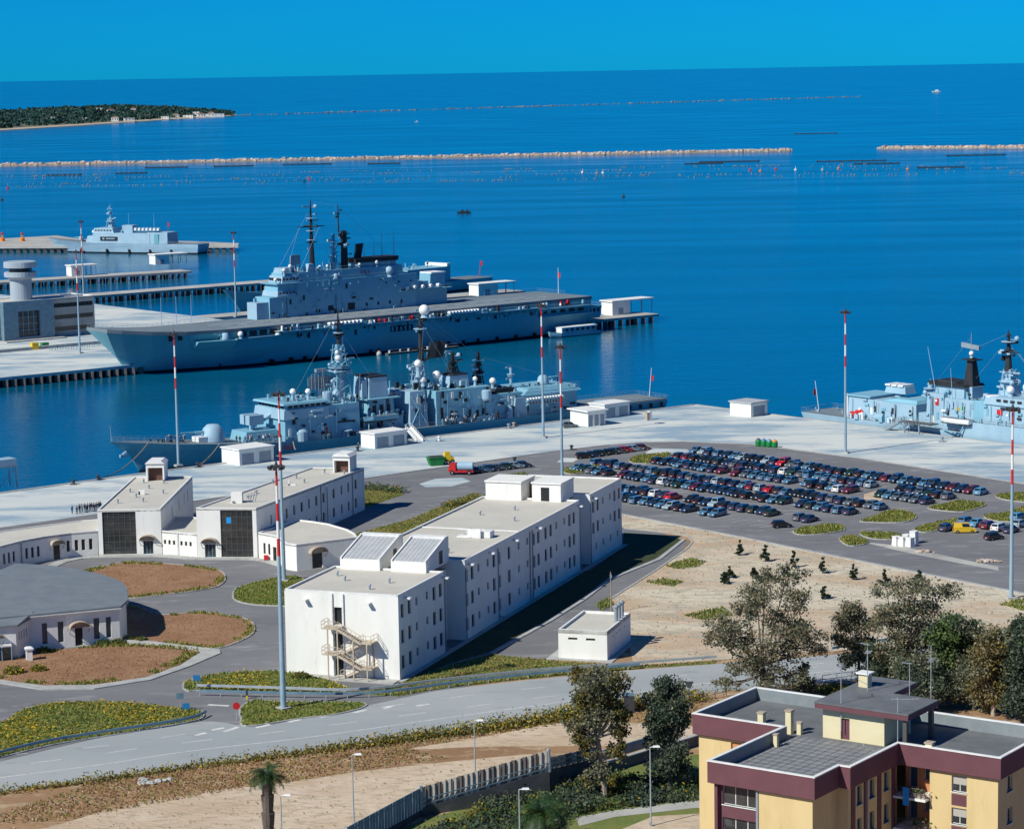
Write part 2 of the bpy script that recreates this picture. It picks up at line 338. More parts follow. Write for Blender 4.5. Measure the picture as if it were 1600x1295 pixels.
# ------------------------------------------------------------------ SETTING: sea, headland, land, roads, lawns
def ground(name, poly, z, m):
    return struct(MB().sheet(poly,z).build(name,m))
S=100000
struct(MB().add([(-S,-2000,0),(S,-2000,0),(S,S,0),(-S,S,0)],[(0,1,2,3)]).build('sea','water'))
U=(math.cos(math.radians(-50.2)),math.sin(math.radians(-50.2)))   # along the car rows
COR=G(1085,632)
def LOT(e,n): return (COR[0]+U[0]*e-U[1]*n, COR[1]+U[1]*e+U[0]*n)
def LOTP(p): return [LOT(*q) for q in p]
quay_left=GP([(-420,826),(0,770),(210,741)])+GP([(675,682),(1085,632)])
quay_right=[LOT(140,0),LOT(420,-3)]
coast=quay_left+quay_right+[(600,-300),(-600,-300)]
b=MB().prism(coast,-3.0,LAND); struct(b.build('ground',['dry_field']))
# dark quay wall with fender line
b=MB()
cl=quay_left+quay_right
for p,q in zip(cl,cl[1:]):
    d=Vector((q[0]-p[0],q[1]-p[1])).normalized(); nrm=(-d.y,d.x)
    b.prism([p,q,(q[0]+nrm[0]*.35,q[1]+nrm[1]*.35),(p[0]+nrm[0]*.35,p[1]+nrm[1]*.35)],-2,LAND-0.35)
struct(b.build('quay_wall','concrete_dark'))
road_top=GP([(-420,876),(0,824),(79,813),(155,802),(302,783),(374,773),(567,748),(640,737),(734,724),(859,706),(952,695),(1010,691),(1068,690)])+[LOT(60,-39.4),LOT(93,-38.4),LOT(139,-41),LOT(420,-44)]
ground('quay_apron', quay_left+quay_right+road_top[::-1], LAND+.01,'concrete_quay')
# pale coping edge of the quay
b=MB()
for p,q in zip(cl,cl[1:]):
    d=Vector((q[0]-p[0],q[1]-p[1])).normalized(); nrm=(d.y*0.9,-d.x*0.9)
    b.prism([p,q,(q[0]+nrm[0],q[1]+nrm[1]),(p[0]+nrm[0],p[1]+nrm[1])],LAND-.3,LAND+.16)
struct(b.build('quay_coping','pavement'))
curb=[LOT(100,-122.6),LOT(139.7,-124),LOT(172,-125.8),LOT(206,-127.4),LOT(420,-138)]
lowline=GP([(-420,1262),(0,1200),(150,1160),(320,1130),(380,1140),(565,1108),(640,1092),(740,1070),(860,1035),(900,1000),(1030,900),(1076,848)])
ground('asphalt_yard', road_top+curb[::-1]+lowline[::-1], LAND+.015,'asphalt')
# sandy field right of the buildings
sand=[LOT(100,-122.9),LOT(139.7,-124.3),LOT(172,-126.1),LOT(206,-127.7),LOT(420,-138.3)]+GP([(1900,985),(1600,1003),(1330,1015),(1120,1031),(990,1040),(985,1015),(952,937),(1025,891),(1074,857),(1082,847),(1076,838),(1040,832),(976,826)])
ground('sandy_field', sand, LAND+.03,'sandy_field')
# pale kerbs along the lot
def strip(name, pts, wd, z, m, h=None, parent=None):
    b=MB()
    for i,(p,q) in enumerate(zip(pts,pts[1:])):
        d=Vector((q[0]-p[0],q[1]-p[1]))
        if d.length<1e-4: continue
        d.normalize(); nx,ny=-d.y*wd/2,d.x*wd/2
        pl=[(p[0]-nx,p[1]-ny),(q[0]-nx,q[1]-ny),(q[0]+nx,q[1]+ny),(p[0]+nx,p[1]+ny)]
        if h: b.prism(pl,z,z+h,bottom=False)
        else: b.sheet(pl,z+(i%2)*0.002)
    o=b.build(name,m,parent); struct(o); return o
strip('lot_kerb', curb, 0.9, LAND+.01,'pavement',0.14)
strip('apron_kerb', [p for p in road_top[3:]], 0.5, LAND,'pavement',0.12)
# service path beside the long building
pathl=GP([(600,1085),(767,1021),(860,970),(915,935),(953,905),(1030,874),(1069,843)])
strip('path_kerb', pathl[1:], 0.7, LAND+.01,'pavement',0.15)
strip('path_edge', GP([(952,937),(1025,891),(1074,857),(1082,847),(1076,838),(1040,832),(976,826)]), 0.35, LAND+.01,'pavement',0.12)
# main road with markings
rt=spline(GP([(-420,1290),(-200,1240),(0,1190),(150,1154),(250,1136),(330,1127),(400,1136),(470,1122),(565,1104),(640,1088),(700,1077),(850,1060),(1000,1046),(1120,1037),(1300,1023),(1600,998),(1950,976)]),4,False)
rb=spline(GP([(1950,1022),(1600,1043),(1330,1063),(1200,1074),(1100,1083),(980,1097),(900,1110),(800,1128),(740,1138),(650,1151),(560,1162),(400,1183),(300,1197),(150,1217),(0,1237),(-200,1270),(-420,1310)]),4,False)
ground('main_road', rt+rb, LAND+.04,'asphalt_road')
def line(name, px, wd=0.22, z=LAND+.05, dash=None):
    pts=spline(GP(px),8,False); b=MB(); L=0
    for i,(p,q) in enumerate(zip(pts,pts[1:])):
        d=Vector((q[0]-p[0],q[1]-p[1])); l=d.length; d.normalize(); nx,ny=-d.y*wd/2,d.x*wd/2
        if dash is None: segs=[(0,l)]
        else:
            segs=[]; t=0
            while t<l:
                ph=(L+t)%sum(dash); on=ph<dash[0]; e=min(l,t+(dash[0]-ph if on else sum(dash)-ph)+1e-4)
                if on: segs.append((t,e))
                t=e
        for a,e in segs:
            A=(p[0]+d.x*a,p[1]+d.y*a); B=(p[0]+d.x*e,p[1]+d.y*e)
            b.sheet([(A[0]-nx,A[1]-ny),(B[0]-nx,B[1]-ny),(B[0]+nx,B[1]+ny),(A[0]+nx,A[1]+ny)],z)
        L+=l
    return struct(b.build(name,'road_paint'))
line('edge_line',[(-200,1245),(0,1215),(150,1195.5),(300,1173),(480,1152),(700,1121),(847,1101),(981,1084),(1109,1067),(1330,1046),(1600,1026),(1800,1012)])
line('lane_line',[(-200,1228),(0,1199),(150,1179),(240,1166),(420,1145),(600,1122),(780,1098),(950,1077),(1110,1058),(1400,1031),(1700,1008)],0.2,LAND+.05,(4,6))
line('lane_line',[(0,1180),(90,1173),(215,1158),(450,1122),(600,1104),(760,1083),(900,1069),(1060,1056),(1400,1026)],0.2,LAND+.05,(3.5,7))
b=MB()
for A,B in [((400,1137),(422,1132)),((451,1128),(470,1124)),((501,1121),(522,1116)),((551,1114),(573,1109)),((600,1107),(616,1102)),((650,1103),(671,1100)),((305,1149),(322,1145)),((330,1141),(350,1137)),((350,1143),(372,1136)),((325,1101),(358,1103))]:
    p,q=G(*A),G(*B); d=Vector((q[0]-p[0],q[1]-p[1])).normalized(); nx,ny=-d.y*.35,d.x*.35
    b.sheet([(p[0]-nx,p[1]-ny),(q[0]-nx,q[1]-ny),(q[0]+nx,q[1]+ny),(p[0]+nx,p[1]+ny)],LAND+.055)
struct(b.build('road_arrow','road_paint'))
# lawns and beds, each with a kerb
def bed(name, poly, m, kerb='pavement', h=0.14, kw=0.28):
    b=MB().prism(poly,LAND-.05,LAND+h); o=struct(b.build(name,m))
    if kerb: strip(name+'_kerb', poly+[poly[0]], kw, LAND-.04, kerb, h+.08)
    return poly
I1=bed('round_bed', spline(GP([(129,894),(164,885),(205,879),(279,883),(337,890),(352,902),(343,915),(317,922),(264,929),(205,935),(170,931),(140,910)])),'soil_brown')
I2=bed('lawn', spline(GP([(364,930),(372,919),(411,907),(440,902),(470,902),(480,925),(470,946),(434,947),(396,945),(370,939)]),4),'grass')
I3=bed('bed', spline(GP([(196,948),(252,961),(305,957),(352,961),(390,970),(397,986),(381,999),(343,1013),(310,1012),(235,1003),(190,999),(170,980)]),4),'soil_brown')
walk=GP([(190,1001),(235,1004),(317,1015),(343,1015),(345,1021),(293,1043),(235,1063),(147,1077),(65,1078),(0,1068),(-120,1045)])+GP([(-120,1040),(0,1063),(67,1072),(147,1071),(229,1059),(282,1040),(315,1019),(234,1008),(190,1005)])
struct(MB().prism(walk,LAND,LAND+.17).build('footpath','pavement'))
I4=bed('garden_bed', spline(GP([(-120,1000),(0,1030),(97,1015),(205,1008),(290,1013),(312,1019),(280,1039),(229,1058),(147,1070),(67,1071),(0,1062),(-120,1039)]),4),'soil_brown',None,0.12)
I5=bed('flower_bed', spline(GP([(29,1113),(73,1100),(132,1097),(205,1099),(258,1105),(305,1109),(318,1119),(293,1129),(176,1149),(88,1163),(0,1184),(-150,1222),(-240,1210),(-120,1160),(0,1130)]),4),'grass')
I6=bed('flower_strip', spline(GP([(287,1069),(308,1060),(352,1052),(440,1049),(500,1060),(545,1076),(525,1083),(440,1083),(320,1079),(293,1080)]),4),'grass')
I7=bed('verge', spline(GP([(376,1108),(396,1095),(444,1097),(559,1098),(567,1106),(522,1117),(470,1123),(386,1135),(377,1122)]),4),'grass')
I8=bed('building_lawn', GP([(545,1081),(620,1070),(700,1040),(767,1023),(870,1033),(990,1041),(1120,1033),(1115,1037),(1000,1044),(850,1058),(700,1074),(620,1088),(560,1084)]),'grass',None,0.06)
I9=bed('shaded_lawn', GP([(627,1068),(697,1024),(727,1003),(904,893),(922,891),(973,855),(975,832),(1038,836),(1065,843),(1025,872),(950,903),(912,932),(858,967),(766,1018),(700,1037),(640,1064)]),'grass_shade',None,0.03)
I10=bed('back_lawn', GP([(570,762),(625,766),(632,772),(575,792),(500,818),(440,806),(500,790)]),'grass',None,0.05)
I11=bed('back_lawn', GP([(548,836),(640,812),(735,772),(752,770),(735,785),(660,826),(590,842)]),'grass',None,0.05)
LOTB=[]
for p in ([(1346,814),(1366,808),(1384,800),(1406,798),(1431,806),(1425,813),(1400,817),(1350,816)],[(1450,794),(1478,788),(1500,783),(1537,787),(1535,792),(1505,800),(1470,798)],
          [(1430,826),(1465,817),(1500,811),(1510,813),(1488,820),(1462,830),(1440,832)],[(1344,835),(1362,832),(1406,836),(1396,843),(1362,842)],[(1312,842),(1334,838),(1357,846),(1350,851),(1326,853)],
          [(1240,830),(1269,823),(1308,820),(1320,827),(1310,831),(1283,835),(1250,836)],[(1556,775),(1600,771),(1650,778),(1640,786),(1580,783)],[(1538,806),(1573,802),(1600,793),(1660,800),(1650,815),(1560,815)],
          [(984,718),(1000,712),(1018,711),(1046,709),(1042,716),(1020,724),(990,724)],[(882,734),(905,729),(937,727),(925,735),(900,741),(884,740)],[(774,748),(790,744),(820,740),(818,744),(790,750)]):
    LOTB.append(bed('lot_island', spline(GP(p),3),'grass'))
ground('concrete_patch', GP([(655,756),(680,748),(722,746),(735,752),(705,760),(665,761)]), LAND+.022,'concrete_quay')
ground('concrete_patch', GP([(870,722),(880,715),(905,716),(895,722)]), LAND+.022,'concrete_quay')
ground('concrete_patch', GP([(1008,708),(1020,700),(1074,702),(1076,707),(1050,709)]), LAND+.022,'concrete_quay')
ground('rubble_strip', GP([(1345,846),(1400,852),(1450,862),(1500,873),(1560,885),(1560,891),(1500,880),(1440,868),(1390,857)]), LAND+.022,'concrete_old')
ground('rubble_strip', GP([(1350,772),(1372,766),(1392,770),(1376,782),(1350,780)]), LAND+.022,'pale_sand')
strip('forecourt', spline(GP([(-60,905),(60,890),(104,876),(154,870),(253,869),(309,873),(402,874),(445,885)]),6,False), 2.2, LAND+.0,'pavement',0.13)
# parking bay lines
b=MB()
for n0,n1,e0,e1 in [(-101.5,-96.5,62,135),(-54,-59,62,140),(-114.5,-109,96,140)]:
    e=e0
    while e<e1:
        p,q=LOT(e,n0),LOT(e,n1); b.sheet([(p[0]-.06,p[1]),(q[0]-.06,q[1]),(q[0]+.06,q[1]),(p[0]+.06,p[1])],LAND+.024); e+=2.5
struct(b.build('bay_lines','road_paint'))
b=MB()
p0,p1=G(575,830),G(690,783)
for k in range(12):
    t=k/11; x=p0[0]+(p1[0]-p0[0])*t; y=p0[1]+(p1[1]-p0[1])*t; b.sheet([(x,y),(x+4.2,y-1.2),(x+4.2,y-1.05),(x,y+.15)],LAND+.024)
struct(b.build('bay_lines','road_paint'))
# foreground field
ground('sand_patch', spline(GP([(640,1170),(760,1150),(880,1128),(1000,1130),(1090,1135),(1085,1160),(900,1165),(760,1166)]),4), LAND+.012,'pale_sand')
ground('sand_patch', spline(GP([(60,1295),(180,1262),(330,1235),(450,1222),(560,1205),(680,1192),(800,1180),(855,1178),(800,1195),(660,1240),(560,1290),(400,1350),(0,1400),(-300,1380),(-60,1300)]),4), LAND+.014,'pale_sand')
ground('garden_ground', GP([(655,1283),(860,1220),(1085,1178),(1200,1180),(1300,1400),(500,1500),(520,1345)]), LAND+.012,'grass')
ground('garden_path', GP([(900,1277),(960,1266),(1085,1250),(1150,1250),(1150,1262),(1085,1262),(960,1276),(905,1290)]), LAND+.03,'concrete_old')
ground('sand_patch', GP([(960,1300),(1020,1275),(1100,1270),(1120,1330),(980,1330)]), LAND+.026,'pale_sand')
# ------------------------------------------------------------------ far shore
shore=GP([(-420,232),(-200,219),(0,204.5),(60,200.5),(120,197),(180,193),(250,188),(330,183.3),(368,181)],0)
b=MB(); n=len(shore); rows=6; vs=[]
def hill(k,i): return [0.4,2,7,13,17,8][k]*(1.0 if i<6 else (0.75,0.35,0.1)[i-6] if i<9 else .1)
for k in range(rows):
    f=1+[0,.012,.05,.12,.24,.36][k]
    for i,p in enumerate(shore):
        ff=1+(f-1)*(1 if i<6 else (0.7,0.4,0.12)[i-6]); vs.append((p[0]*ff,p[1]*ff,hill(k,i)))
fs=[(k*n+i,k*n+i+1,(k+1)*n+i+1,(k+1)*n+i) for k in range(rows-1) for i in range(n-1)]
struct(b.add(vs,fs,0).build('headland','headland_soil'))
b=MB()
for i in range(n-1):
    p,q=shore[i],shore[i+1]; b.add([(p[0],p[1],.3),(q[0],q[1],.3),(q[0]*1.008,q[1]*1.008,2.6),(p[0]*1.008,p[1]*1.008,2.6)],[(0,1,2,3)])
struct(b.build('beach','beach'))
def on_headland(t, depth):   # t along shore 0..n-1, depth 0..1
    i=min(int(t),n-2); u=t-i; px=shore[i][0]*(1-u)+shore[i+1][0]*u; py=shore[i][1]*(1-u)+shore[i+1][1]*u
    damp=lambda i:(1 if i<6 else (0.7,0.4,0.12)[i-6]); dm=damp(i)*(1-u)+damp(i+1)*u
    F=[0,.012,.05,.12,.24,.36]; f=depth*.3
    k=max(j for j in range(5) if F[j]<=f); v=(f-F[k])/(F[k+1]-F[k])
    z=(hill(k,i)*(1-u)+hill(k,i+1)*u)*(1-v)+(hill(k+1,i)*(1-u)+hill(k+1,i+1)*u)*v
    return px*(1+f*dm),py*(1+f*dm),z
C=[]
for _ in range(1500):
    t=random.uniform(0,n-1.15)**1.0; d=random.uniform(.05,.85); x,y,z=on_headland(t,d); r=random.uniform(4.5,9.5)*(1 if t<6.5 else .7)
    c=RNG.normal(size=(20,3)); c/=np.linalg.norm(c,axis=1)[:,None]; c*=r*RNG.uniform(.55,1,(20,1)); c[:,0]*=1.5; c[:,2]=np.abs(c[:,2])*.9
    C.append(c+np.array([x,y,z+1]))
C=np.concatenate(C)
stuff(tag(quads('far_wood',leafquads(C,3.4),['wood_crown_haze']),'dark green wood covering the far headland across the bay','wood'))
# outer mole, low on the horizon side
def mole(name,label,p,q,wd,h,count,rs,m,cat='breakwater'):
    L=math.dist(p,q); a=math.atan2(q[1]-p[1],q[0]-p[0]); t=thing(name,label,cat,(p[0],p[1],0),a)
    core=MB(); core.prism([(0,-wd/2),(L,-wd/2),(L,wd/2),(0,wd/2)],-1,h*.45); core.build('core',m,t)
    b=MB()
    for _ in range(count):
        x=random.uniform(0,L); y=random.triangular(-wd/2,wd/2,0); r=random.choice([.5,.7,.9,1.1,1.3,1.9])*random.uniform(.7,1.1)*rs
        z=h*(1-abs(y)/(wd/2))*random.uniform(.5,1.0)
        b.ball((x,y,z),r,5,4,0,(1.2,1,.8),.3)
    stuff(b.build('rock',m,t)); return t
mole('breakwater','long rubble breakwater of pale reddish stones crossing the bay from the left edge',G(-420,268,0),G(1237,236.5,0),8,2.6,3600,1.15,'rock')
mole('breakwater','shorter rubble breakwater at the right edge beyond the open gap',G(1372,233,0),G(1900,229.5,0),8,2.5,1300,1.15,'rock')
mole('outer_mole','thin dark mole line running out from the tip of the headland',G(368,181,0),G(1345,151.5,0),5,.7,520,1.9,'float_dull','mole')
# ------------------------------------------------------------------ piers of the naval harbour
def pier(name,label,poly,deck=3.0,thick=0.9,piles=(),m='concrete_old'):
    t=thing(name,label,'pier',(poly[0][0],poly[0][1],0)); ox,oy=poly[0]
    lp=[(x-ox,y-oy) for x,y in poly]
    MB().prism(lp,deck-thick,deck).build('deck',m,t)
    pm=None
    for a,b_,k,r in piles:
        for i in range(k):
            u=(i+.5)/k; x=a[0]+(b_[0]-a[0])*u-ox; y=a[1]+(b_[1]-a[1])*u-oy
            if pm is None: pm=MB().prism([(-r,-r*.8),(r,-r*.8),(r,r*.8),(-r,r*.8)],-2.0,deck-thick-.002).mesh('pile','concrete_dark')
            put('pile',pm,t,(x,y,0))
    return t
def off(p,d,a,b_=0): return (p[0]+d[0]*a-d[1]*b_, p[1]+d[1]*a+d[0]*b_)
d31=(math.cos(math.radians(31.2)),math.sin(math.radians(31.2))); d38=(math.cos(math.radians(38)),math.sin(math.radians(38)))
P2=G(300,423.5,3); P3=(20,1150)
pier('pier','pier of pale concrete on dark piles with a white shed near its tip',[off(P2,d31,-130),P2,off(P2,d31,0,13),off(P2,d31,-130,13)],3.0,.9,[(off(P2,d31,-125,.8),off(P2,d31,-1.5,.8),44,.75),(off(P2,d31,-125,11.5),off(P2,d31,-1.5,11.5),26,.75)])
q3=G(440,439.7,3)
pier('pier','long pier on dark piles leading behind the aircraft carrier bridge',[off(q3,d38,-150),off(q3,d38,18),off(q3,d38,18,12),off(q3,d38,-150,12)],3.0,.9,[(off(q3,d38,-140,.8),off(q3,d38,16,.8),56,.8),(off(q3,d38,-140,10.5),off(q3,d38,16,10.5),30,.8)])
q3b=(6,992.2); r3b=(-106,903)
pier('pier','pier behind the carrier flight deck carrying a white roofed shed',[r3b,q3b,off(q3b,d38,0,12),off(r3b,d38,0,12)],3.0,.9,[(off(q3b,d38,-90,.8),off(q3b,d38,-1.5,.8),30,.8)])
e4=G(1030,490.5,3)
pier('pier','pier at the carrier stern with a white shed and open water beyond',[off(e4,d38,-105),e4,off(e4,d38,0,12),off(e4,d38,-105,12)],3.0,.9,[(off(e4,d38,-50,.8),off(e4,d38,-1.5,.8),14,.8),(off(e4,d38,-50,10.5),off(e4,d38,-1.5,10.5),10,.8)])
plat0=(-147.2+0,732.1); b4=off(e4,d38,-105)
pl=[(-420,520),plat0,b4,off(b4,d38,0,14),(-50,824),r3b,(-160,971.6),(-420,1260)]
pl0=off(plat0,d38,-6)
t=pier('quay_platform','broad pale quay platform on piles under the control tower',pl,3.0,.9,[(off(plat0,d38,-80,.6),off(plat0,d38,48,.6),46,.8)],'concrete_quay')
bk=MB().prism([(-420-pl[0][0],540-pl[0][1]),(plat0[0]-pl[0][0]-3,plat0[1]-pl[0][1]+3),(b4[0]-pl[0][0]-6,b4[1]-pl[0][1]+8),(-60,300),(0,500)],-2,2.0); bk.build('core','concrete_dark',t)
p1=[G(*p,3) for p in [(-90,386),(372,384.5),(373,380),(300,377),(130,374),(88,368),(0,373),(-90,377)]]
pier('pier','farthest pier with patrol ship alongside',p1,3.0,.9,[(G(-60,385.6,3),G(366,384.2,3),40,1.0)])
def pier_shed(px,py,label,d,ln=7,wd=6,h=4.2,roof=14):
    x,y=G(px,py,3); t=thing('pier_shed',label,'shed',(x,y,3.0),math.atan2(d[1],d[0]))
    MB().box(0,ln,0,wd,0,h).build('wall','white_wall',t)
    MB().box(-.4,ln+roof,-.5,wd+.5,h,h+.45).build('roof','white_trim',t)
    cm=MB().tube((0,0,0),(0,0,h),.14,.14,6).mesh('column','steel_grey')
    for a in (ln+roof*.5,ln+roof-.6):
        for c in (.3,wd-.3): put('column',cm,t,(a,c,0))
    MB().box(ln*.35,ln*.62,-.03,.02,0,2.4).build('door','steel_grey',t)
pier_shed(243,414,'white flat roofed shed near the tip of the second pier',d31,7,7,4.3,9)
pier_shed(112,432,'white shed partly hidden by lamp masts on the second pier',d31,6,6,4.3,6)
pier_shed(748,463,'white shed with overhanging roof behind the carrier flight deck',d38,9,6,4.3,9)
pier_shed(957,493,'white shed with open canopy at the carrier stern pier',d38,8,6,4.6,11)
# ------------------------------------------------------------------ BUILDINGS: walls with real openings, windows set into them
def wall_open(b, p, q, z0, z1, ops, depth=0.28, mi=0, z1b=None):
    """vertical wall p->q (outside on the right), ops=(s0,s1,za,zb) cut through with reveals; z1b = top at q"""
    L=math.dist(p,q); dx,dy=(q[0]-p[0])/L,(q[1]-p[1])/L; nx,ny=-dy*depth,dx*depth
    P=lambda s,z,i=0:(p[0]+dx*s+nx*i, p[1]+dy*s+ny*i, z)
    us=sorted({0,L,*[o[0] for o in ops],*[o[1] for o in ops]}); zs=sorted({z0,z1,*[o[2] for o in ops],*[o[3] for o in ops]})
    for a,c in zip(us,us[1:]):
        for e,f in zip(zs,zs[1:]):
            mu,mz=(a+c)/2,(e+f)/2
            if any(o[0]<mu<o[1] and o[2]<mz<o[3] for o in ops): continue
            fa=fc=f
            if z1b is not None and abs(f-z1)<1e-6: fa=z1+(z1b-z1)*a/L; fc=z1+(z1b-z1)*c/L
            b.add([P(a,e),P(c,e),P(c,fc),P(a,fa)],[(0,1,2,3)],mi)
    for a,c,e,f in ops:
        b.add([P(a,e),P(c,e),P(c,f),P(a,f),P(a,e,1),P(c,e,1),P(c,f,1),P(a,f,1)],[(0,4,5,1),(1,5,6,2),(2,6,7,3),(3,7,4,0)],mi)
WIN={}
def window(parent, p, q, s0, s1, z0, z1, frame='frame_brown', glass='glass_dark', depth=0.24, bars=1, name='window', sill=False, pane='pane'):
    L=math.dist(p,q); dx,dy=(q[0]-p[0])/L,(q[1]-p[1])/L
    w_,h_=round(s1-s0,2),round(z1-z0,2); key=(w_,h_,frame,glass,bars,sill)
    if key not in WIN:
        t=.06; b=MB()
        b.box(0,w_,-.03,.05,0,t); b.box(0,w_,-.03,.05,h_-t,h_); b.box(0,t,-.03,.05,t,h_-t); b.box(w_-t,w_,-.03,.05,t,h_-t)
        for i in range(bars):
            x=w_*(i+1)/(bars+1); b.box(x-.035,x+.035,-.02,.05,t,h_-t)
        if sill: b.box(-.06,w_+.06,-.34,0,-.07,0.0)
        g=MB().box(t,w_-t,.0,.03,t,h_-t)
        WIN[key]=(b.mesh(name,frame),g.mesh(pane,glass))
    fm,gm=WIN[key]
    x=p[0]+dx*s0-dy*depth; y=p[1]+dy*s0+dx*depth
    o=put(name,fm,parent,(x,y,z0),(0,0,math.atan2(dy,dx)))
    put(pane,gm,o,(0,0,0)); return o
def curtain(parent,p,q,s0,s1,z0,z1,nx,nz,notice=None):
    """glazed wall: dark mullion grid (part) with every pane its own sub-part"""
    L=math.dist(p,q); dx,dy=(q[0]-p[0])/L,(q[1]-p[1])/L; W=s1-s0; Hh=z1-z0
    b=MB()
    for i in range(nx+1): x=W*i/nx; b.box(max(0,x-.05),min(W,x+.05),-.06,.08,0,Hh)
    for j in range(nz+1): z=Hh*j/nz; b.box(0,W,-.045,.075,max(0,z-.045),min(Hh,z+.045))
    o=put('glass_wall',b.mesh('glass_wall','frame_dark'),parent,(p[0]+dx*s0-dy*.22,p[1]+dy*s0+dx*.22,z0),(0,0,math.atan2(dy,dx)))
    pm=MB().box(0,W/nx-.11,0,.03,0,Hh/nz-.1).mesh('pane','glass_pane'); pb=MB().box(0,W/nx-.11,-.02,.03,0,Hh/nz-.1).mesh('pane','blue_notice')
    for i in range(nx):
        for j in range(nz):
            k=put('pane', pb if notice==(i,j) else pm, o, (W*i/nx+.055,0,Hh*j/nz+.05),(random.uniform(-.006,.006),0,random.uniform(-.006,.006)))
            if notice==(i,j): k['label']='pane covered by a bright blue notice'
    return o
def canopy_arch(parent,p,q,sc_,w_,z0,zs,out=1.1):
    """segment-arched hood over a door"""
    L=math.dist(p,q); dx,dy=(q[0]-p[0])/L,(q[1]-p[1])/L
    pr=[]; n=9
    for k in range(n+1):
        a=math.pi*(k/n); pr.append((-math.cos(a)*w_/2, math.sin(a)*w_*.30))
    b=MB(); 
    for (xa,za),(xb,zb) in zip(pr,pr[1:]):
        b.hexa([(xa,-out,za),(xb,-out,zb),(xb,0,zb),(xa,0,za),(xa,-out,za+.12),(xb,-out,zb+.12),(xb,0,zb+.12),(xa,0,za+.12)])
    b.prism([(-w_/2,-.12),(w_/2,-.12),(w_/2,-.02),(-w_/2,-.02)],-.05,.0)
    vs=[(x,-.02,z) for x,z in pr]; b.add(vs,[tuple(range(len(vs)))])
    for sx in (-1,1): b.tube((sx*(w_/2-.1),-.02,-.9),(sx*(w_/2-.1),-out+.1,.05),.06,.06,5)
    o=put('door_canopy',b.mesh('door_canopy','canopy'),parent,(p[0]+dx*sc_,p[1]+dy*sc_,zs),(0,0,math.atan2(dy,dx))); return o
def slab_roof(parent, poly, z, m='roof_screed', over=0.0, th=0.25, name='roof', zs=None):
    return MB().prism(poly, [q-th for q in zs] if zs else z-th, zs if zs else z).build(name,m,parent)
def parapet(parent, poly, z, h=0.28, wd=0.3, m='white_trim', name='parapet', closed=True, zs=None):
    b=MB(); n=len(poly)
    area=sum(poly[i][0]*poly[(i+1)%n][1]-poly[(i+1)%n][0]*poly[i][1] for i in range(n)); s=1 if area>0 else -1
    for i in range(n if closed else n-1):
        p,q=poly[i],poly[(i+1)%n]; L=math.dist(p,q)
        if L<.05: continue
        d=((q[0]-p[0])/L,(q[1]-p[1])/L); nx,ny=-d[1]*wd*s,d[0]*wd*s
        za,zb=(zs[i],zs[(i+1)%n]) if zs else (z,z)
        b.prism([p,q,(q[0]+nx,q[1]+ny),(p[0]+nx,p[1]+ny)],[za-.01*(i%2),zb-.01*(i%2),zb-.01*(i%2),za-.01*(i%2)],[za+h+.003*i,zb+h+.003*i,zb+h+.003*i,za+h+.003*i])
    return b.build(name,m,parent)
def roof_vents(parent, spots, z):
    for x,y in spots: MB().tube((x,y,z-.1),(x,y,z+.55),.16,.16,7).ball((x,y,z+.6),.26,7,4,0,(1,1,.6)).build('roof_vent','steel_grey',parent)
# ---- three-storey barrack block -------------------------------------------------
BA=G(625,1063); BANG=math.radians(70.3)
t=thing('barrack_block','long white three storey block in three bays with fire stair on its gable','building',(BA[0],BA[1],LAND),BANG)
HT=12.1
zw=[(9.8,10.1),(6.1,6.4),(2.4,2.7)]
big=lambda c,z:(c-.6,c+.6,z-.97,z+.97); small=lambda c,z:(c-.4,c+.4,z-.58,z+.58)
def rows(bigs,smalls): return [big(c,z[0]) for z in zw for c in bigs]+[small(c,z[1]) for z in zw for c in smalls]
doors=[(8.65,10.0,.15,2.55),(8.65,10.0,3.75,6.25),(8.65,10.0,7.55,10.1)]
blocks=[(0,18,0,17.6,rows([1.5,4.2,13.9,16.5],[7,11.1])),
        (26.7,82.7,0,17.7,rows([27.4,29.9,39.6,42,46.6,58.6,60.9,64.6,67.2,77.1,79.5],[32.7,36.8,51.2,55.4,70.1,74.3])),
        (88.5,107,0,17.6,[big(c,z[0]) for z in zw[:2] for c in (90.3,92.9,102.8,105.5)]+[small(c,z[1]) for z in zw[:2] for c in (95.9,100.1)]+[small(c,2.7) for c in (91.8,95.9,100.2,104.4)])]
wb=MB()
for k,(x0,x1,y0,y1,ops) in enumerate(blocks):
    P=[(x0,y0),(x1,y0),(x1,y1),(x0,y1)]
    ops=[(a-x0,c-x0,e,f) for a,c,e,f in ops]
    wall_open(wb,P[0],P[1],0,HT,ops); wall_open(wb,P[1],P[2],0,HT,[])
    wall_open(wb,P[2],P[3],0,HT,[]); L=y1-y0
    fd=[(L-c,L-a,e,f) for a,c,e,f in doors] if k==0 else []
    wall_open(wb,P[3],P[0],0,HT,fd,.5)
    for o in ops: window(t,P[0],P[1],*o,frame='frame_brown' if (o[1]-o[0])>1 else 'frame_dark',bars=1 if (o[1]-o[0])>1 else 0)
    for o in fd: MB().box(o[0]+.04,o[1]-.04,0,.06,o[2]+.02,o[3]-.02).build('door','door_dark',t,(0,0,0)); d=bpy.data.objects[-1] if False else None
    slab_roof(t,[(x0+.02,y0+.02),(x1-.02,y0+.02),(x1-.02,y1-.02),(x0+.02,y1-.02)],HT-.05)
    parapet(t,P,HT,.25,.3)
for o in list(t.children):
    if o.name.startswith('door') : o.rotation_euler=(0,0,-math.pi/2); o.location=(0.4,17.6,0)
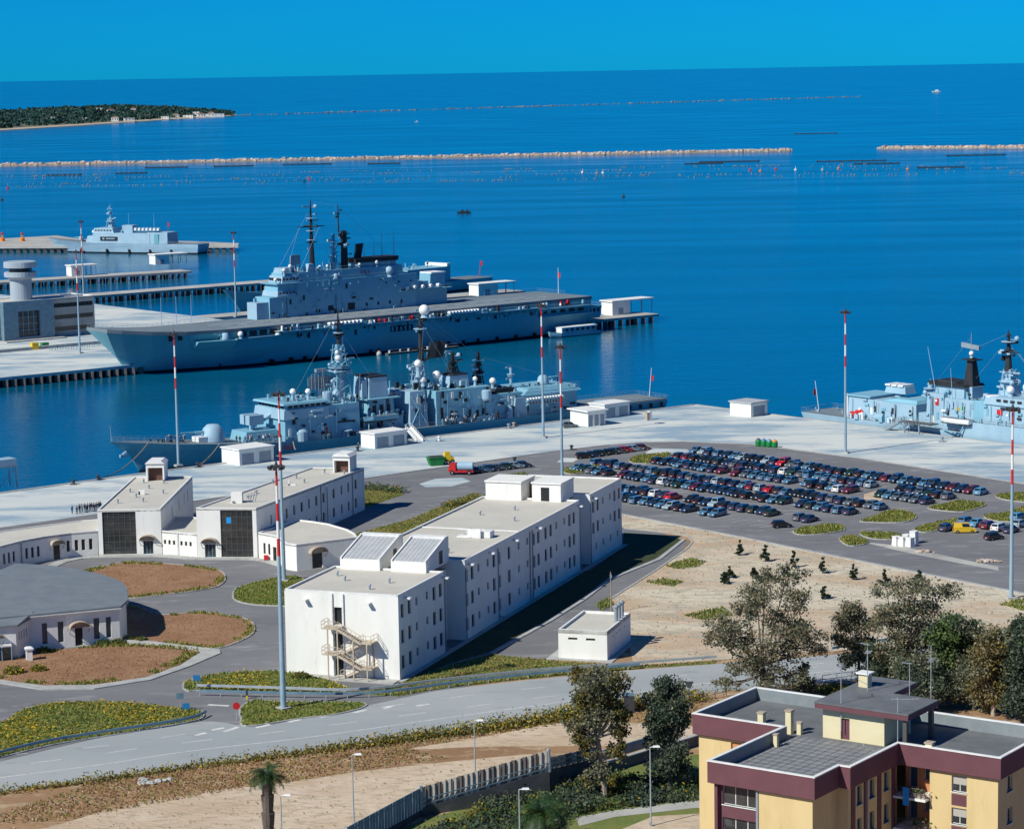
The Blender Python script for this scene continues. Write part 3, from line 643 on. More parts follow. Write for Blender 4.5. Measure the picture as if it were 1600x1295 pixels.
# necks between the bays
wall_open(wb,(18,3),(26.7,3),0,HT-1.2,[(3.2,4.6,.0,2.4)]); wall_open(wb,(26.7,16.6),(18,16.6),0,HT-1.2,[])
wall_open(wb,(82.7,3),(88.5,3),0,HT-.4,[(2.0,4.2,0,3.0)]); wall_open(wb,(88.5,16.6),(82.7,16.6),0,HT-.4,[])
wb.build('wall','white_wall',t)
MB().box(21.1,22.7,3.3,3.36,0,2.4).build('door','door_dark',t); MB().box(84.6,86.9,3.3,3.36,0,3.0).build('door','door_dark',t)
slab_roof(t,[(18.01,3.02),(26.69,3.02),(26.69,16.58),(18.01,16.58)],HT-1.2); slab_roof(t,[(82.71,3.02),(88.49,3.02),(88.49,16.58),(82.71,16.58)],HT-.4)
# slanted skylights over the first neck
for y0,y1 in ((9.9,16.3),(2.5,8.1)):
    b=MB(); pr=[(17.2,HT-.1),(26.6,HT-.1),(26.6,HT+4.0),(25.4,HT+4.0),(17.2,HT+1.5)]
    b.extrude([(26.62,HT-.1),(26.62,HT+3.55),(25.2,HT+3.55),(17.2,HT+1.45),(17.2,HT-.1)],y0,y1)
    sk=b.build('skylight','white_wall',t)
    rb=MB()
    n=8
    for i in range(n):
        a=y0+.3+(y1-y0-.6)*i/n; c=y0+.3+(y1-y0-.6)*(i+1)/n-.05
        f=lambda x:HT+1.45+(x-17.2)*2.1/8.0
        put('sheet',MB().hexa([(17.5,a,f(17.5)+.03),(25.1,a,f(25.1)+.03),(25.1,c,f(25.1)+.03),(17.5,c,f(17.5)+.03),(17.5,a,f(17.5)+.1),(25.1,a,f(25.1)+.1),(25.1,c,f(25.1)+.1),(17.5,c,f(17.5)+.1)]).mesh('sheet','roof_metal'),sk)
    pb=MB()
    for yy in (y0,y1-.25): pb.hexa([(17.2,yy,HT+1.46),(25.2,yy,HT+3.56),(25.2,yy+.25,HT+3.56),(17.2,yy+.25,HT+1.46),(17.2,yy,HT+1.75),(25.2,yy,HT+3.9),(25.2,yy+.25,HT+3.9),(17.2,yy+.25,HT+1.75)])
    pb.box(25.2,26.62,y0,y1,HT+3.56,HT+3.92); put('edge',pb.mesh('edge','white_trim'),sk)
    put('skylight_door',MB().box(22.6,24.0,y0-.03,y0+.02,HT+.2,HT+2.2).mesh('skylight_door','door_dark'),sk)
# roof houses before the far bay
for y0,y1,x1,dr in ((10.1,16.6,88.4,False),(2.9,8.1,88.4,True)):
    b=MB().box(81.3,x1,y0,y1,HT-.1,HT+3.0).box(81.1,x1,y0-.15,y1+.15,HT+3.003,HT+3.25)
    h_=b.build('roof_house','white_wall',t)
    if dr: put('roof_door',MB().box(81.26,81.32,5.0,6.5,HT+.05,HT+2.4).mesh('roof_door','door_dark'),h_)
MB().box(85.5,86.5,8.3,9.9,HT-.3,HT+2.4).build('roof_door','frame_brown',t)
b=MB().box(45.5,47.3,6.0,8.4,HT,HT+.25).box(45.6,45.75,4.4,6.6,HT,HT+1.5).box(45.6,47.2,6.55,6.7,HT,HT+1.4).box(46.2,48.2,3.0,4.6,HT,HT+1.0).box(46.0,46.2,6.7,8.4,HT+1.2,HT+1.4)
b.build('roof_hatch','white_trim',t)
MB().box(53.0,53.25,.2,17.5,HT-.06,HT+.06).build('roof_joint','white_trim',t)
roof_vents(t,[(4,6),(9,5),(9,12),(33,5),(37,13),(62,4.5),(66,12),(95,8),(12,14.5),(31,9),(72,8)],HT)
b=MB()
for x in (18.0,26.9,41.3,56.4,57.7,82.6,88.6):
    pt=MB().tube((x,-.12,0),(x,-.12,HT-.6),.09,.09,6); pt.build('drainpipe','steel_grey',t)
MB().path([(41.3,-.12,.9),(42.5,-.2,.3),(43.6,-.4,.1)],.09).build('drainpipe','steel_grey',t)
fl=MB().box(-.32,.32,-1.0,.0,.0,.22).mesh('wall_floodlight','white_trim')
for x in (2.4,17.4,28.2,37.4,48.6,60.0,81.5,89.8): put('wall_floodlight',fl,t,(x,-.001,HT-.75))
for y in (14.2,4.4): put('wall_floodlight',fl,t,(-.001,y,HT-1.2),(0,0,-math.pi/2))
MB().box(-.25,-.002,10.05,10.3,0,HT).box(-.25,-.002,8.35,8.6,6,HT).build('pilaster','white_trim',t)
MB().box(-2.6,-.005,.0,13.0,-.05,.14).build('base_slab','pavement',t); MB().box(-.6,108,-.9,-.005,-.06,.1).build('base_apron','pavement',t)
# fire stair on the gable
fs=thing('fire_stair','cream steel fire stair with three landings on the white gable wall','fire stair',(BA[0],BA[1],LAND),BANG)
X0,X1=-2.4,-1.3; X2,X3=-1.25,-.15
def flight(xa,xb,ya,za,yb,zb,rail_x):
    n=11; f=MB()
    f.hexa([(xa,ya,za-.34),(xa,yb,zb-.34),(xa+.06,yb,zb-.34),(xa+.06,ya,za-.34),(xa,ya,za),(xa,yb,zb),(xa+.06,yb,zb),(xa+.06,ya,za)][::1])
    f.hexa([(xb-.06,ya,za-.34),(xb-.06,yb,zb-.34),(xb,yb,zb-.34),(xb,ya,za-.34),(xb-.06,ya,za),(xb-.06,yb,zb),(xb,yb,zb),(xb,ya,za)])
    o=f.build('stair_flight','stair_cream',fs)
    tr=MB().box(xa+.06,xb-.06,-.17,.17,-.03,.03).mesh('tread','stair_cream')
    for i in range(n):
        u=(i+.5)/n; put('tread',tr,o,(0,ya+(yb-ya)*u,za+(zb-za)*u-.1))
    r=MB()
    for hh in (.5,1.05): r.tube((rail_x,ya,za+hh),(rail_x,yb,zb+hh),.045,.045,5)
    for i in range(6):
        u=i/5; y=ya+(yb-ya)*u; z=za+(zb-za)*u; r.tube((rail_x,y,z-.1),(rail_x,y,z+1.05),.035,.035,5)
    put('handrail',r.mesh('handrail','stair_cream'),o)
def landing(y0,y1,z,xa=X0,xb=X3,rails=()):
    o=MB().box(xa,xb,y0,y1,z-.16,z).build('landing','stair_cream',fs)
    r=MB()
    for (a,b_) in rails:
        for hh in (.5,1.05): r.tube((*a,z+hh),(*b_,z+hh),.045,.045,5)
        L=math.dist(a,b_); k=max(2,int(L/.9))
        for i in range(k+1): r.tube((a[0]+(b_[0]-a[0])*i/k,a[1]+(b_[1]-a[1])*i/k,z),(a[0]+(b_[0]-a[0])*i/k,a[1]+(b_[1]-a[1])*i/k,z+1.05),.035,.035,5)
    put('guard_rail',r.mesh('guard_rail','stair_cream'),o)
landing(8.4,10.9,7.5,rails=[((X0,8.6),(X0,10.9)),((X0,10.9),(X3,10.9))]); landing(8.4,10.9,3.75,rails=[((X0,8.6),(X0,10.9)),((X0,10.9),(X3,10.9))])
landing(3.3,4.9,5.65,rails=[((X0,3.3),(X0,4.9)),((X0,3.3),(X3,3.3))]); landing(3.3,4.9,1.95,rails=[((X0,3.3),(X0,4.9)),((X0,3.3),(X3,3.3))])
flight(X0,X1,8.4,7.5,4.9,5.65,X0); flight(X2,X3,4.9,5.65,8.4,3.75,X2); flight(X0,X1,8.4,3.75,4.9,1.95,X0); flight(X2,X3,4.9,1.95,8.6,.14,X2)
for x,y,z in ((X0,10.0,7.4),(X0,6.1,6.2),(X0,4.0,5.5),(X3-.1,4.0,5.5),(X0,8.5,7.4)): MB().box(x,x+.16,y-.08,y+.08,.0,z).build('stair_post','stair_cream',fs)
MB().ball((-3.0,7.9,.45),.75,7,5,0,(1,1.3,.6),.2).build('junk_heap','lamp_dark') if False else None
# ---- glazed gable buildings -----------------------------------------------------
def local(o,pts): return [(p[0]-o[0],p[1]-o[1]) for p in pts]
O=(-75.06,455.26)
t=thing('glazed_hall','white hall with dark glass gable and flat roof nearest the quay corner','building',(*O,LAND))
P=local(O,[(-75.06,455.26),(-63.68,455.3),(-62.4,492.2),(-73.9,493.0)]); h=8.2
wb=MB(); wall_open(wb,P[0],P[1],0,h,[(.8,6.85,.15,h-.12),(8.05,9.85,.1,2.55)],.4)
wall_open(wb,P[1],P[2],0,h,[(12,12.6,4.6,6.8),(20,20.6,4.6,6.8),(26,26.7,4.6,6.8),(30,30.7,4.6,6.8)]); wall_open(wb,P[2],P[3],0,h,[]); wall_open(wb,P[3],P[0],0,h,[])
wb.build('wall','white_wall',t); slab_roof(t,P,h-.04); parapet(t,P,h,.2,.3)
curtain(t,P[0],P[1],.8,6.85,.15,h-.12,6,7); window(t,P[0],P[1],8.05,9.85,.1,2.55,'frame_blue','glass_pane',bars=2,name='door'); canopy_arch(t,P[0],P[1],8.95,3.0,0,2.7)
for a in (12,20,26,30): window(t,P[1],P[2],a,a+.6+(.1 if a>22 else 0),4.6,6.8,bars=0)
roof_vents(t,[(2.5,8),(5,14),(3,20),(6,24),(8,30),(4,31),(9.5,18),(7,9)],h)
MB().box(5.0,6.2,17,17.3,h,h+.9).box(5,5.3,17,18,h,h+.6).build('roof_hatch','white_trim',t)
# little roof hoods (stair heads) behind the halls
def hood(x,y,z,rz,label):
    t=thing('stair_head',label,'stair head',(x,y,z),rz)
    MB().extrude([(-3.1,0),(3.1,0),(3.1,3.0),(1.2,3.9),(-3.1,3.0)],0,4.4).build('wall','white_wall',t) if False else None
    b=MB(); b.box(0,.3,0,4.2,0,3.4).box(3.2,3.5,0,4.2,0,3.4); b.box(.3,3.2,3.9,4.2,0,3.4); b.box(.3,3.2,0,.25,2.6,3.4)
    b.build('wall','white_wall',t)
    MB().hexa([(-.2,-.3,3.4),(3.7,-.3,3.4),(3.7,4.4,3.4),(-.2,4.4,3.4),(.5,-.3,3.95),(3.0,-.3,3.95),(3.0,4.4,3.95),(.5,4.4,3.95)]).build('roof','white_trim',t)
    MB().box(.3,3.2,1.2,1.25,.0,2.6).build('door','frame_brown',t)
x,y=G(236,748,LAND); hood(-70.8,488.2,LAND+8.2,math.radians(-2),'white stair head with dark opening on the back of the hall roof')
hood(-35.2,494.6,LAND+8.0,math.radians(-15),'white stair head at the far end of the long glazed hall roof')
O=(-56.76,451.34)
t=thing('glazed_hall','long white hall with dark glass gable bearing a blue notice','building',(*O,LAND))
P=local(O,[(-56.76,451.34),(-45.92,450.05),(-29.37,499.23),(-39.9,501.3)]); hs=[8.9,8.9,8.15,8.15]
wb=MB(); L0=math.dist(P[0],P[1]); L1=math.dist(P[1],P[2])
wall_open(wb,P[0],P[1],0,8.9,[(4.35,10.2,.15,8.6),(1.35,3.35,.1,2.5)],.4)
ops=[]
for s,w_ in [(6.5,.6),(13.5,.9),(17,.9),(20.5,1.1),(24,.8),(27.5,1.1),(31,1.1),(36,1.1),(40,.8),(43.5,.9),(47.3,1.1)]:
    ops.append((s-w_/2,s+w_/2,4.9,6.7))
for s,w_ in [(24,.8),(27.5,.9),(31,1.1),(36,1.1),(40,.8),(43.5,.9),(47.3,1.1)]: ops.append((s-w_/2,s+w_/2,1.2,3.0))
wall_open(wb,P[1],P[2],0,8.9,ops,.28,0,8.15); wall_open(wb,P[2],P[3],0,8.15,[]); wall_open(wb,P[3],P[0],0,8.15,[],.28,0,8.9)
wb.build('wall','white_wall',t)
for o in ops: window(t,P[1],P[2],*o,bars=1 if o[1]-o[0]>.95 else 0)
curtain(t,P[0],P[1],4.35,10.2,.15,8.6,6,7,notice=(1,5)); window(t,P[0],P[1],1.35,3.35,.1,2.5,'frame_blue','glass_pane',bars=2,name='door'); canopy_arch(t,P[0],P[1],2.35,3.0,0,2.7)
slab_roof(t,P,0,zs=[q-.05 for q in hs]); parapet(t,P,0,.2,.3,zs=hs)
def rz(y): return 8.9-.75*y/50
roof_vents(t,[(6,6),(8,12),(9,18),(13,24),(17,30),(15,36),(20,42),(22,46),(11,30),(24,40)],8.45)
MB().box(5.6,7.6,6.2,7.8,8.6,10.6).box(7.6,7.7,6.5,7.5,9.0,10.3).build('roof_cabin','white_wall',t)
b=MB()
for k in range(4): b.tube((8.6+.4*k,6.6+.3*k,8.7),(8.9+.5*k,6.4+.2*k,10.4+.2*k),.06,.06,5)
b.tube((8.6,6.4,9.8),(10.6,7.2,10.2),.06,.06,5); b.build('aerial_rack','steel_grey',t)
MB().box(14.2,14.5,27,28.2,8.4,9.3).box(14.2,15.6,27,27.3,8.4,8.75).build('roof_hatch','white_trim',t)
MB().tube((L1*0+P[1][0]+.333*31.7,P[1][1]+.945*31.7-.1,0),(P[1][0]+.333*31.7+.0,P[1][1]+.945*31.7-.1,8.2),.1).build('drainpipe','steel_grey',t)
for s in (29.5,45.4):
    x=P[1][0]+(P[2][0]-P[1][0])*s/L1+.12; y=P[1][1]+(P[2][1]-P[1][1])*s/L1-.05; MB().tube((x,y,0),(x,y,8.2),.1).build('drainpipe','steel_grey',t)
# link between the two halls
O=(-63.68,455.3)
t=thing('link_block','low white link with six tiny windows between the two glazed halls','building',(*O,LAND))
P=local(O,[(-63.55,455.2),(-56.85,451.5),(-55.2,456.5),(-53.6,461),(-60,470),(-63.2,470)]); h=4.2
wb=MB(); ops=[(s,s+.5,1.95,2.75) for s in (.35,1.35,2.35,4.0,5.0,6.0)]
wall_open(wb,P[0],P[1],0,h,ops)
for i in range(1,6): wall_open(wb,P[i],P[(i+1)%6],0,h,[])
wb.build('wall','white_wall',t); slab_roof(t,P,h-.03); parapet(t,P,h,.16,.25)
for o in ops: window(t,P[0],P[1],*o,bars=0)
MB().box(3.05,3.3,-1.95,-1.7,0,h).build('pilaster','white_trim',t)
# curved low wing at left
O=(-75.9,455.5)
t=thing('curved_wing','low white wing with curved front and flat pale roof left of the glass gables','building',(*O,LAND))
fr=[(-98.0,425.5),(-93.6,434.5),(-90.2,441.5),(-87.4,446.6),(-83.9,450.6),(-79.6,453.6),(-75.2,455.3)]; bk=[(-74.2,468.5),(-80.0,466.5),(-87.3,461.2),(-93.2,456.5),(-99.5,448),(-106,435)]
P=local(O,fr+bk); h=4.4; wb=MB()
for i in range(6):
    L=math.dist(P[i],P[i+1]); ops=[]
    if i==5: ops=[(.5,1.15,1.2,3.2),(1.75,2.4,1.2,3.2),(3.1,3.75,1.2,3.2)]
    elif i==4: ops=[(1.6,2.9,.1,2.7),(4.2,4.85,1.2,3.2)]
    elif i in (1,2,3): ops=[(.9,1.5,1.1,3.0),(2.2,2.8,1.1,3.0),(3.5,4.1,1.1,3.0)]
    wall_open(wb,P[i],P[i+1],0,h,ops)
    for o in ops: window(t,P[i],P[i+1],*o,frame='frame_brown',name='door' if o[2]<.5 else 'window',bars=1 if o[2]<.5 else 0)
    if i==4: canopy_arch(t,P[i],P[i+1],2.2,2.6,0,2.85)
for i in range(6,len(P)): wall_open(wb,P[i],P[(i+1)%len(P)],0,h,[])
wb.build('wall','white_wall',t); slab_roof(t,P,h-.02); parapet(t,P,h,.14,.3)
x,y=P[3]; MB().tube((x+.1,y-.12,0),(x+.1,y-.12,h),.09).build('drainpipe','steel_grey',t)
# fan shaped hall behind the round bed (pale roof)
O=(-45.7,449.6)
t=thing('fan_hall','low white fan shaped hall with pale roof between long hall and barrack block','building',(*O,LAND))
P=local(O,[(-45.6,449.6),(-42.0,446.0),(-39.7,438.6),(-37.8,437.0),(-27.6,443.2),(-28.2,447),(-29.8,451.2),(-33.6,457.2),(-36.6,460),(-39.8,462.3),(-42.5,456)]); h=4.4; n=len(P); wb=MB()
ops0=[(1.3,1.9,1.0,3.0),(2.6,3.2,1.0,3.0),(3.9,4.9,.1,2.6)]; ops2=[(.9,1.4,1.7,2.5)]; ops1=[(4.4,4.9,2.0,2.9),(5.3,5.8,2.0,2.9)]; ops3=[(3.0,5.0,.1,2.8)]
allo={0:ops0,1:ops1,3:ops3}
for i in range(n): wall_open(wb,P[i],P[(i+1)%n],0,h if i not in (0,10) else h,allo.get(i,[]),.3)
wb.build('wall','white_wall',t); slab_roof(t,P,h+.15); parapet(t,P,h,.34,.3)
for i,os_ in allo.items():
    for o in os_: window(t,P[i],P[i+1],*o,bars=0,name='door' if o[2]<.5 else 'window')
canopy_arch(t,P[3],P[4],4.0,3.4,0,2.9)
MB().box(1.2,1.9,-2.6,-2.0,0.2,1.0).build('wall_hydrant','red_paint',t)
# quarter round hall with dark grey roof, lower left
O=(-60.5,383.3)
t=thing('round_hall','white quarter round hall with speckled blue grey roof and arched door hood','building',(*O,LAND))
P=local(O,[(-92,370.6),(-60.5,383.3),(-60.1,388.0),(-61.5,396.7),(-63.4,402.6),(-67.5,408.6),(-73.4,414.4),(-77.5,416.8),(-82.9,418.9),(-86.5,405),(-100,378)]); h=5.4; n=len(P); wb=MB()
L=math.dist(P[0],P[1]); sx=lambda x:(x+92)/31.9*L
ops=[(L-11.9,L-11.1,.9,4.1),(L-9.5,L-8.6,.9,4.1),(L-4.0,L-3.1,.9,4.1),(L-2.1,L-1.3,.9,4.1),(L-6.9,L-5.7,.1,2.9)]
for i in range(n): wall_open(wb,P[i],P[(i+1)%n],0,h,ops if i==0 else [],.3)
wb.build('wall','white_wall',t)
for o in ops: window(t,P[0],P[1],*o,frame='frame_dark',glass='door_dark' if o[2]<.5 else 'glass_blue',bars=0,name='door' if o[2]<.5 else 'window')
canopy_arch(t,P[0],P[1],L-6.3,3.1,0,3.0,1.3)
ov=[]
cx,cy=sum(p[0] for p in P)/n,sum(p[1] for p in P)/n
ov=[(p[0]+(p[0]-cx)*.025,p[1]+(p[1]-cy)*.025) for p in P]
MB().prism(ov,h+.003,h+.3).build('roof','roof_grey',t)
MB().prism([(p[0]+(p[0]-cx)*.03,p[1]+(p[1]-cy)*.03) for p in P],h-.12,h).build('eaves','white_trim',t)
b=MB(); ang=[math.pi*k/8 for k in range(9)]
b.path([(-19.5+1.0*math.cos(a),-14.2+.8*math.cos(a),h+.3+1.3*math.sin(a)) for a in ang],.09,6); b.path([(-19.5+.4*k,-14.9+1.3*k,h+.42) for k in range(5)],.1,5); b.build('roof_pipe','canopy',t)
MB().tube((-6.95,-5.3,2.9),(-6.95,-5.3,h),.06,.06,5).build('drainpipe','steel_grey',t)
# small annex at the left edge
O=(-74.4,373.4)
t=thing('annex','small white annex with lean-to roof and glazed porch at the left edge','building',(*O,LAND))
P=local(O,[(-83,370.9),(-74.4,373.4),(-73.2,379.5),(-82,379.5)]); h=4.9; wb=MB()
o1=[(1.0,1.35,2.6,3.8),(2.0,2.35,2.6,3.8),(3.0,3.35,2.6,3.8),(4.0,4.35,2.6,3.8)]; o0=[(5.6,6.6,2.2,3.2)]
for i,oo in enumerate((o0,o1,[],[])): wall_open(wb,P[i],P[(i+1)%4],0,h,oo)
wb.build('wall','white_wall',t)
for o in o1: window(t,P[1],P[2],*o,bars=0)
window(t,P[0],P[1],*o0[0],bars=0); canopy_arch(t,P[0],P[1],6.1,2.2,0,3.3,.7)
MB().prism([(P[0][0]-.3,P[0][1]-.4),(P[1][0]+.4,P[1][1]-.4),(P[2][0]+.4,P[2][1]+.3),(P[3][0],P[3][1]+.3)],[h+.004]*4,[h+.3,h+.3,h+.9,h+.9]).build('roof','roof_grey',t)
pd=(-.961,-.277); b=MB()
def porch(s,z): return (P[1][0]+pd[0]*s+.277*1.3,P[1][1]+pd[1]*s-.961*1.3)
pw=[porch(6.5,0),porch(.8,0)]
MB().prism([(pw[0][0],pw[0][1]),(pw[1][0],pw[1][1]),(P[1][0]+pd[0]*.8+.01,P[1][1]+pd[1]*.8-.03),(P[1][0]+pd[0]*6.5,P[1][1]+pd[1]*6.5-.03)],2.2,2.4).build('porch_roof','white_trim',t)
pp=MB().box(-.06,.06,-.06,.06,0,2.2).mesh('porch_post','frame_blue'); gp=MB().box(.08,1.3,-.02,.02,.5,2.1).mesh('porch_pane','glass_pane')
for k in range(5):
    q=porch(.86+1.4*k,0); put('porch_post',pp,t,(q[0],q[1],0)); 
    if k<4: put('porch_pane',gp,t,(porch(.86+1.4*(k+1),0)[0],porch(.86+1.4*(k+1),0)[1],0),(0,0,.28))
x,y=G(46,1032); g=thing('gate_pillar','white square gate pillar with a flat cap beside the annex','pillar',(x,y,LAND),.28)
MB().box(-.45,.45,-.45,.45,0,1.75).build('shaft','white_wall',g); MB().box(-.62,.62,-.62,.62,1.75,1.95).frus((-.62,.62,-.62,.62),(-.3,.3,-.3,.3),1.953,2.15).build('cap','white_trim',g)
# transformer hut
O=G(949,1032.5); a=math.radians(72.5)
t=thing('transformer_hut','small white flat roofed hut with three metal flues by the service path','hut',(O[0],O[1],LAND),a)
P=[(0,0),(13.4,0),(13.4,7.4),(0,7.4)]; h=4.4; wb=MB()
o0=[(4.2,5.6,2.9,3.25),(1.5,2.9,2.9,3.25)]; o1=[(3.0,3.4,2.9,3.2),(5.0,5.4,2.9,3.2),(7.0,7.4,2.9,3.2),(9.6,10.0,2.9,3.2)]
wall_open(wb,P[0],P[1],0,h,o1); wall_open(wb,P[1],P[2],0,h,[]); wall_open(wb,P[2],P[3],0,h,[]); wall_open(wb,P[3],P[0],0,h,o0)
wb.build('wall','white_wall',t); slab_roof(t,P,h-.35); parapet(t,P,h-.35,.36,.3)
for o in o1: window(t,P[0],P[1],*o,bars=0,frame='frame_dark')
for o in o0: window(t,P[3],P[0],*o,bars=1,frame='frame_brown',name='vent_slot')
for x in (7.2,8.9,10.6): MB().tube((x,.55,h-.2),(x,.55,h+2.0),.28,.28,10).lathe((x,.55,h+2.0),[(.42,0),(.42,.25),(.1,.5)],10).build('flue','steel_grey',t)
MB().prism([(-1.1,-1.0),(14.4,-1.0),(14.4,9.0),(-1.1,9.0)],0.02,.14).build('base_slab','pavement',t)
# quay sheds
def quay_shed(px,py,ang,label,ln,wd,h=3.3,over=.25,doors=2,flat='white_trim'):
    x,y=G(px,py); t=thing('quay_shed',label,'shed',(x,y,LAND),math.radians(ang))
    ops=[(ln*(k+.15)/doors,ln*(k+.85)/doors,.08,h*.78) for k in range(doors)]
    wb=MB(); P=[(0,0),(ln,0),(ln,wd),(0,wd)]
    wall_open(wb,P[0],P[1],0,h,ops,.15)
    for i in (1,2,3): wall_open(wb,P[i],P[(i+1)%4],0,h,[])
    wb.build('wall','white_wall',t)
    for o in ops:
        MB().box(o[0]+.02,o[1]-.02,.1,.14,o[2],o[3]).build('door','steel_grey' if doors<4 else 'white_trim',t)
    MB().box(-over,ln+over,-over,wd+over,h+.003,h+.3).build('roof',flat,t); return t
quay_shed(374.5,727.5,40,'white shed on the quay left of the destroyer gun deck',9.2,7.0)
quay_shed(586,701.5,41,'white shed on the quay beside the white gangway',9.4,5.2)
quay_shed(919,667,35,'small grey and white kiosk on the quay under the tall lamp mast',5.2,7.2,3.6,.6,3)
quay_shed(945,654.5,42,'white shed behind the kiosk near the destroyer stern',8.6,5.5)
quay_shed(1173.5,652,44,'plain white shed standing alone near the quay corner',6.2,6.8,3.3,.3,1,'roof_metal')
# ---- harbour control building ---------------------------------------------------
O=(-139.3,855.5); a=math.radians(38.5)
t=thing('control_building','pale concrete harbour office with window bands and dark blue entrance portal','building',(O[0],O[1],3.0),a)
P=[(-62,0),(0,0),(0,15),(-62,15)]; h=12.6; wb=MB(); ops=[]
for z in (1.0,4.9,8.8): ops+=[(62-15.5,62-.6,z+.9,z+2.3),(62-60,62-37,z+.9,z+2.3)]
wall_open(wb,P[0],P[1],0,h,ops,.35)
for i in (1,2,3): wall_open(wb,P[i],P[(i+1)%4],0,h,[])
wb.build('wall','concrete_old',t); slab_roof(t,P,h-.1); parapet(t,P,h-.1,.35,.4)
for o in ops:
    nb=int((o[1]-o[0])/1.5); window(t,P[0],P[1],*o,frame='frame_dark',bars=nb,name='window_band',pane='pane')
pb=MB(); pz=h+.3; wall_open(pb,(-35,-2.5),(-16.5,-2.5),0,pz,[(5.3,13.2,1.2,9.6)],1.0); pb.box(-35,-34.7,-2.49,0,0,pz).box(-16.8,-16.5,-2.49,0,0,pz).box(-34.69,-16.81,-2.3,-.01,pz-.3,pz)
pb.build('entrance_portal','rail_blue',t)
e=MB()
for k in range(5): e.box(-29.6+1.95*k,-29.4+1.95*k,-1.62,-1.4,1.2,9.6)
for z in (3.2,5.3,7.4): e.box(-29.6,-21.9,-1.6,-1.42,z,z+.15)
g=e.build('entrance_glazing','frame_blue',t); put('pane',MB().box(-29.69,-21.81,-1.42,-1.38,1.21,9.59).mesh('pane','glass_pane'),g)
MB().box(-36,-14,-6,-.4,-.02,.35).build('entrance_step','pavement',t)
MB().box(-9.5,-2.5,3,6,h,h+.7).build('roof_box','white_trim',t)
tx,ty=-22.5,8.5
tw=MB().lathe((tx,ty,h-.3),[(3.6,0),(3.6,10.2)],24).build('tower_shaft','tower_grey',t,smooth=False)
MB().lathe((tx,ty,h+6.6),[(3.6,0),(5.0,1.0),(5.3,1.0),(5.3,2.5),(4.0,2.6)],28).build('tower_gallery','tower_grey',t)
cab=MB().lathe((tx,ty,h+9.2),[(3.9,0),(3.9,1.5)],20).build('tower_cab','glass_dark',t)
MB().lathe((tx,ty,h+10.5),[(4.4,0),(5.4,.15),(5.4,1.9),(5.0,2.1)],28).build('tower_roof','tower_grey',t)
# ------------------------------------------------------------------ SHIPS (local x runs from bow or stern along the hull, +y is the far side)
def text_mesh(s, size, m, depth=.02):
    c=bpy.data.curves.new('number','FONT'); c.body=s; c.size=size; c.extrude=depth
    o=bpy.data.objects.new('number',c); col.objects.link(o)
    dg=bpy.context.evaluated_depsgraph_get(); me=bpy.data.meshes.new_from_object(o.evaluated_get(dg)); me.name='number'
    bpy.data.objects.remove(o); me.materials.clear(); me.materials.append(MATS[m]); return me
def loft_hull(t, st, zdeck, y0=0, name='hull', m='ship_hull', deckm='ship_deck', boot=.7, keel=-2.0):
    """st: (x_wl,y_wl,x_kn,y_kn,z_kn,x_dk,y_dk)"""
    for side,nm in ((0,name),):
        b=MB(); ring=[]; bt=MB(); br=[]
        for (xw,yw,xk,yk,zk,xd,yd) in st:
            f=boot/max(zk,.1); xb=xw+(xk-xw)*f; yb=yw+(yk-yw)*f
            ring.append([(xb,yb,boot),(xk,yk,zk),(xd,yd,zdeck(xd))]); br.append([(xw,max(.05,yw*(.92 if keel<-1 else .4)),keel),(xb,yb,boot-.002)])
        for R,B in ((ring,b),(br,bt)):
            k=len(R[0]); vs=[]; fs=[]; n=len(R)
            for r in R: vs+= [(x,y0-y,z) for x,y,z in r]+[(x,y0+y,z) for x,y,z in r]
            for i in range(n-1):
                for j in range(k-1):
                    a=i*2*k+j; c=(i+1)*2*k+j; fs.append((a,c,c+1,a+1)); a+=k; c+=k; fs.append((a,a+1,c+1,c))
            for i,rev in ((0,1),(n-1,0)):
                for j in range(k-1):
                    a=i*2*k+j; q=(a,a+1,a+1+k,a+k); fs.append(q if not rev else q[::-1])
            B.add(vs,fs)
        h=b.build(nm,m,t); bt.build('boot_stripe','boot_top',t)
        port=[(s[5],y0-s[6]) for s in st]; star=[(s[5],y0+s[6]) for s in st]; poly=port+star[::-1]
        # deck as strips so that sheer is kept
        d=MB(); n=len(st); vs=[(x,y,zdeck(x)-.02) for x,y in port]+[(x,y,zdeck(x)-.02) for x,y in star]
        d.add(vs,[(i,i+1,n+i+1,n+i) for i in range(n-1)]); d.build('deck',deckm,t)
    return h
def blk(t,x0,x1,y0,y1,z0,z1,m='ship_grey',name='superstructure',tx=0.0,ty=0.0,tx1=None):
    tx1=tx if tx1 is None else tx1
    return MB().frus((x0,x1,y0,y1),(x0+tx,x1-tx1,y0+ty,y1-ty),z0,z1).build(name,m,t)
def ports(t,x0,x1,y,z,n,w_=.6,h_=.5,m='ship_black',name='porthole'):
    me=MB().box(-w_/2,w_/2,-.04,.06,-h_/2,h_/2).mesh(name,m)
    for i in range(n): put(name,me,t,(x0+(x1-x0)*(i/(n-1) if n>1 else 0),y,z))
def rail(t,pts,h=1.0,name='guard_rail',m='steel_grey',step=2.0,r=.03):
    b=MB()
    for a,c in zip(pts,pts[1:]):
        a=Vector(a);c=Vector(c);L=(c-a).length;k=max(1,int(L/step))
        for hh in (h*.5,h): b.tube(a+Vector((0,0,hh)),c+Vector((0,0,hh)),r,r,4,0,False)
        for i in range(k+1): p=a+(c-a)*(i/k); b.tube(p,p+Vector((0,0,h)),r,r,4,0,False)
    return b.build(name,m,t)
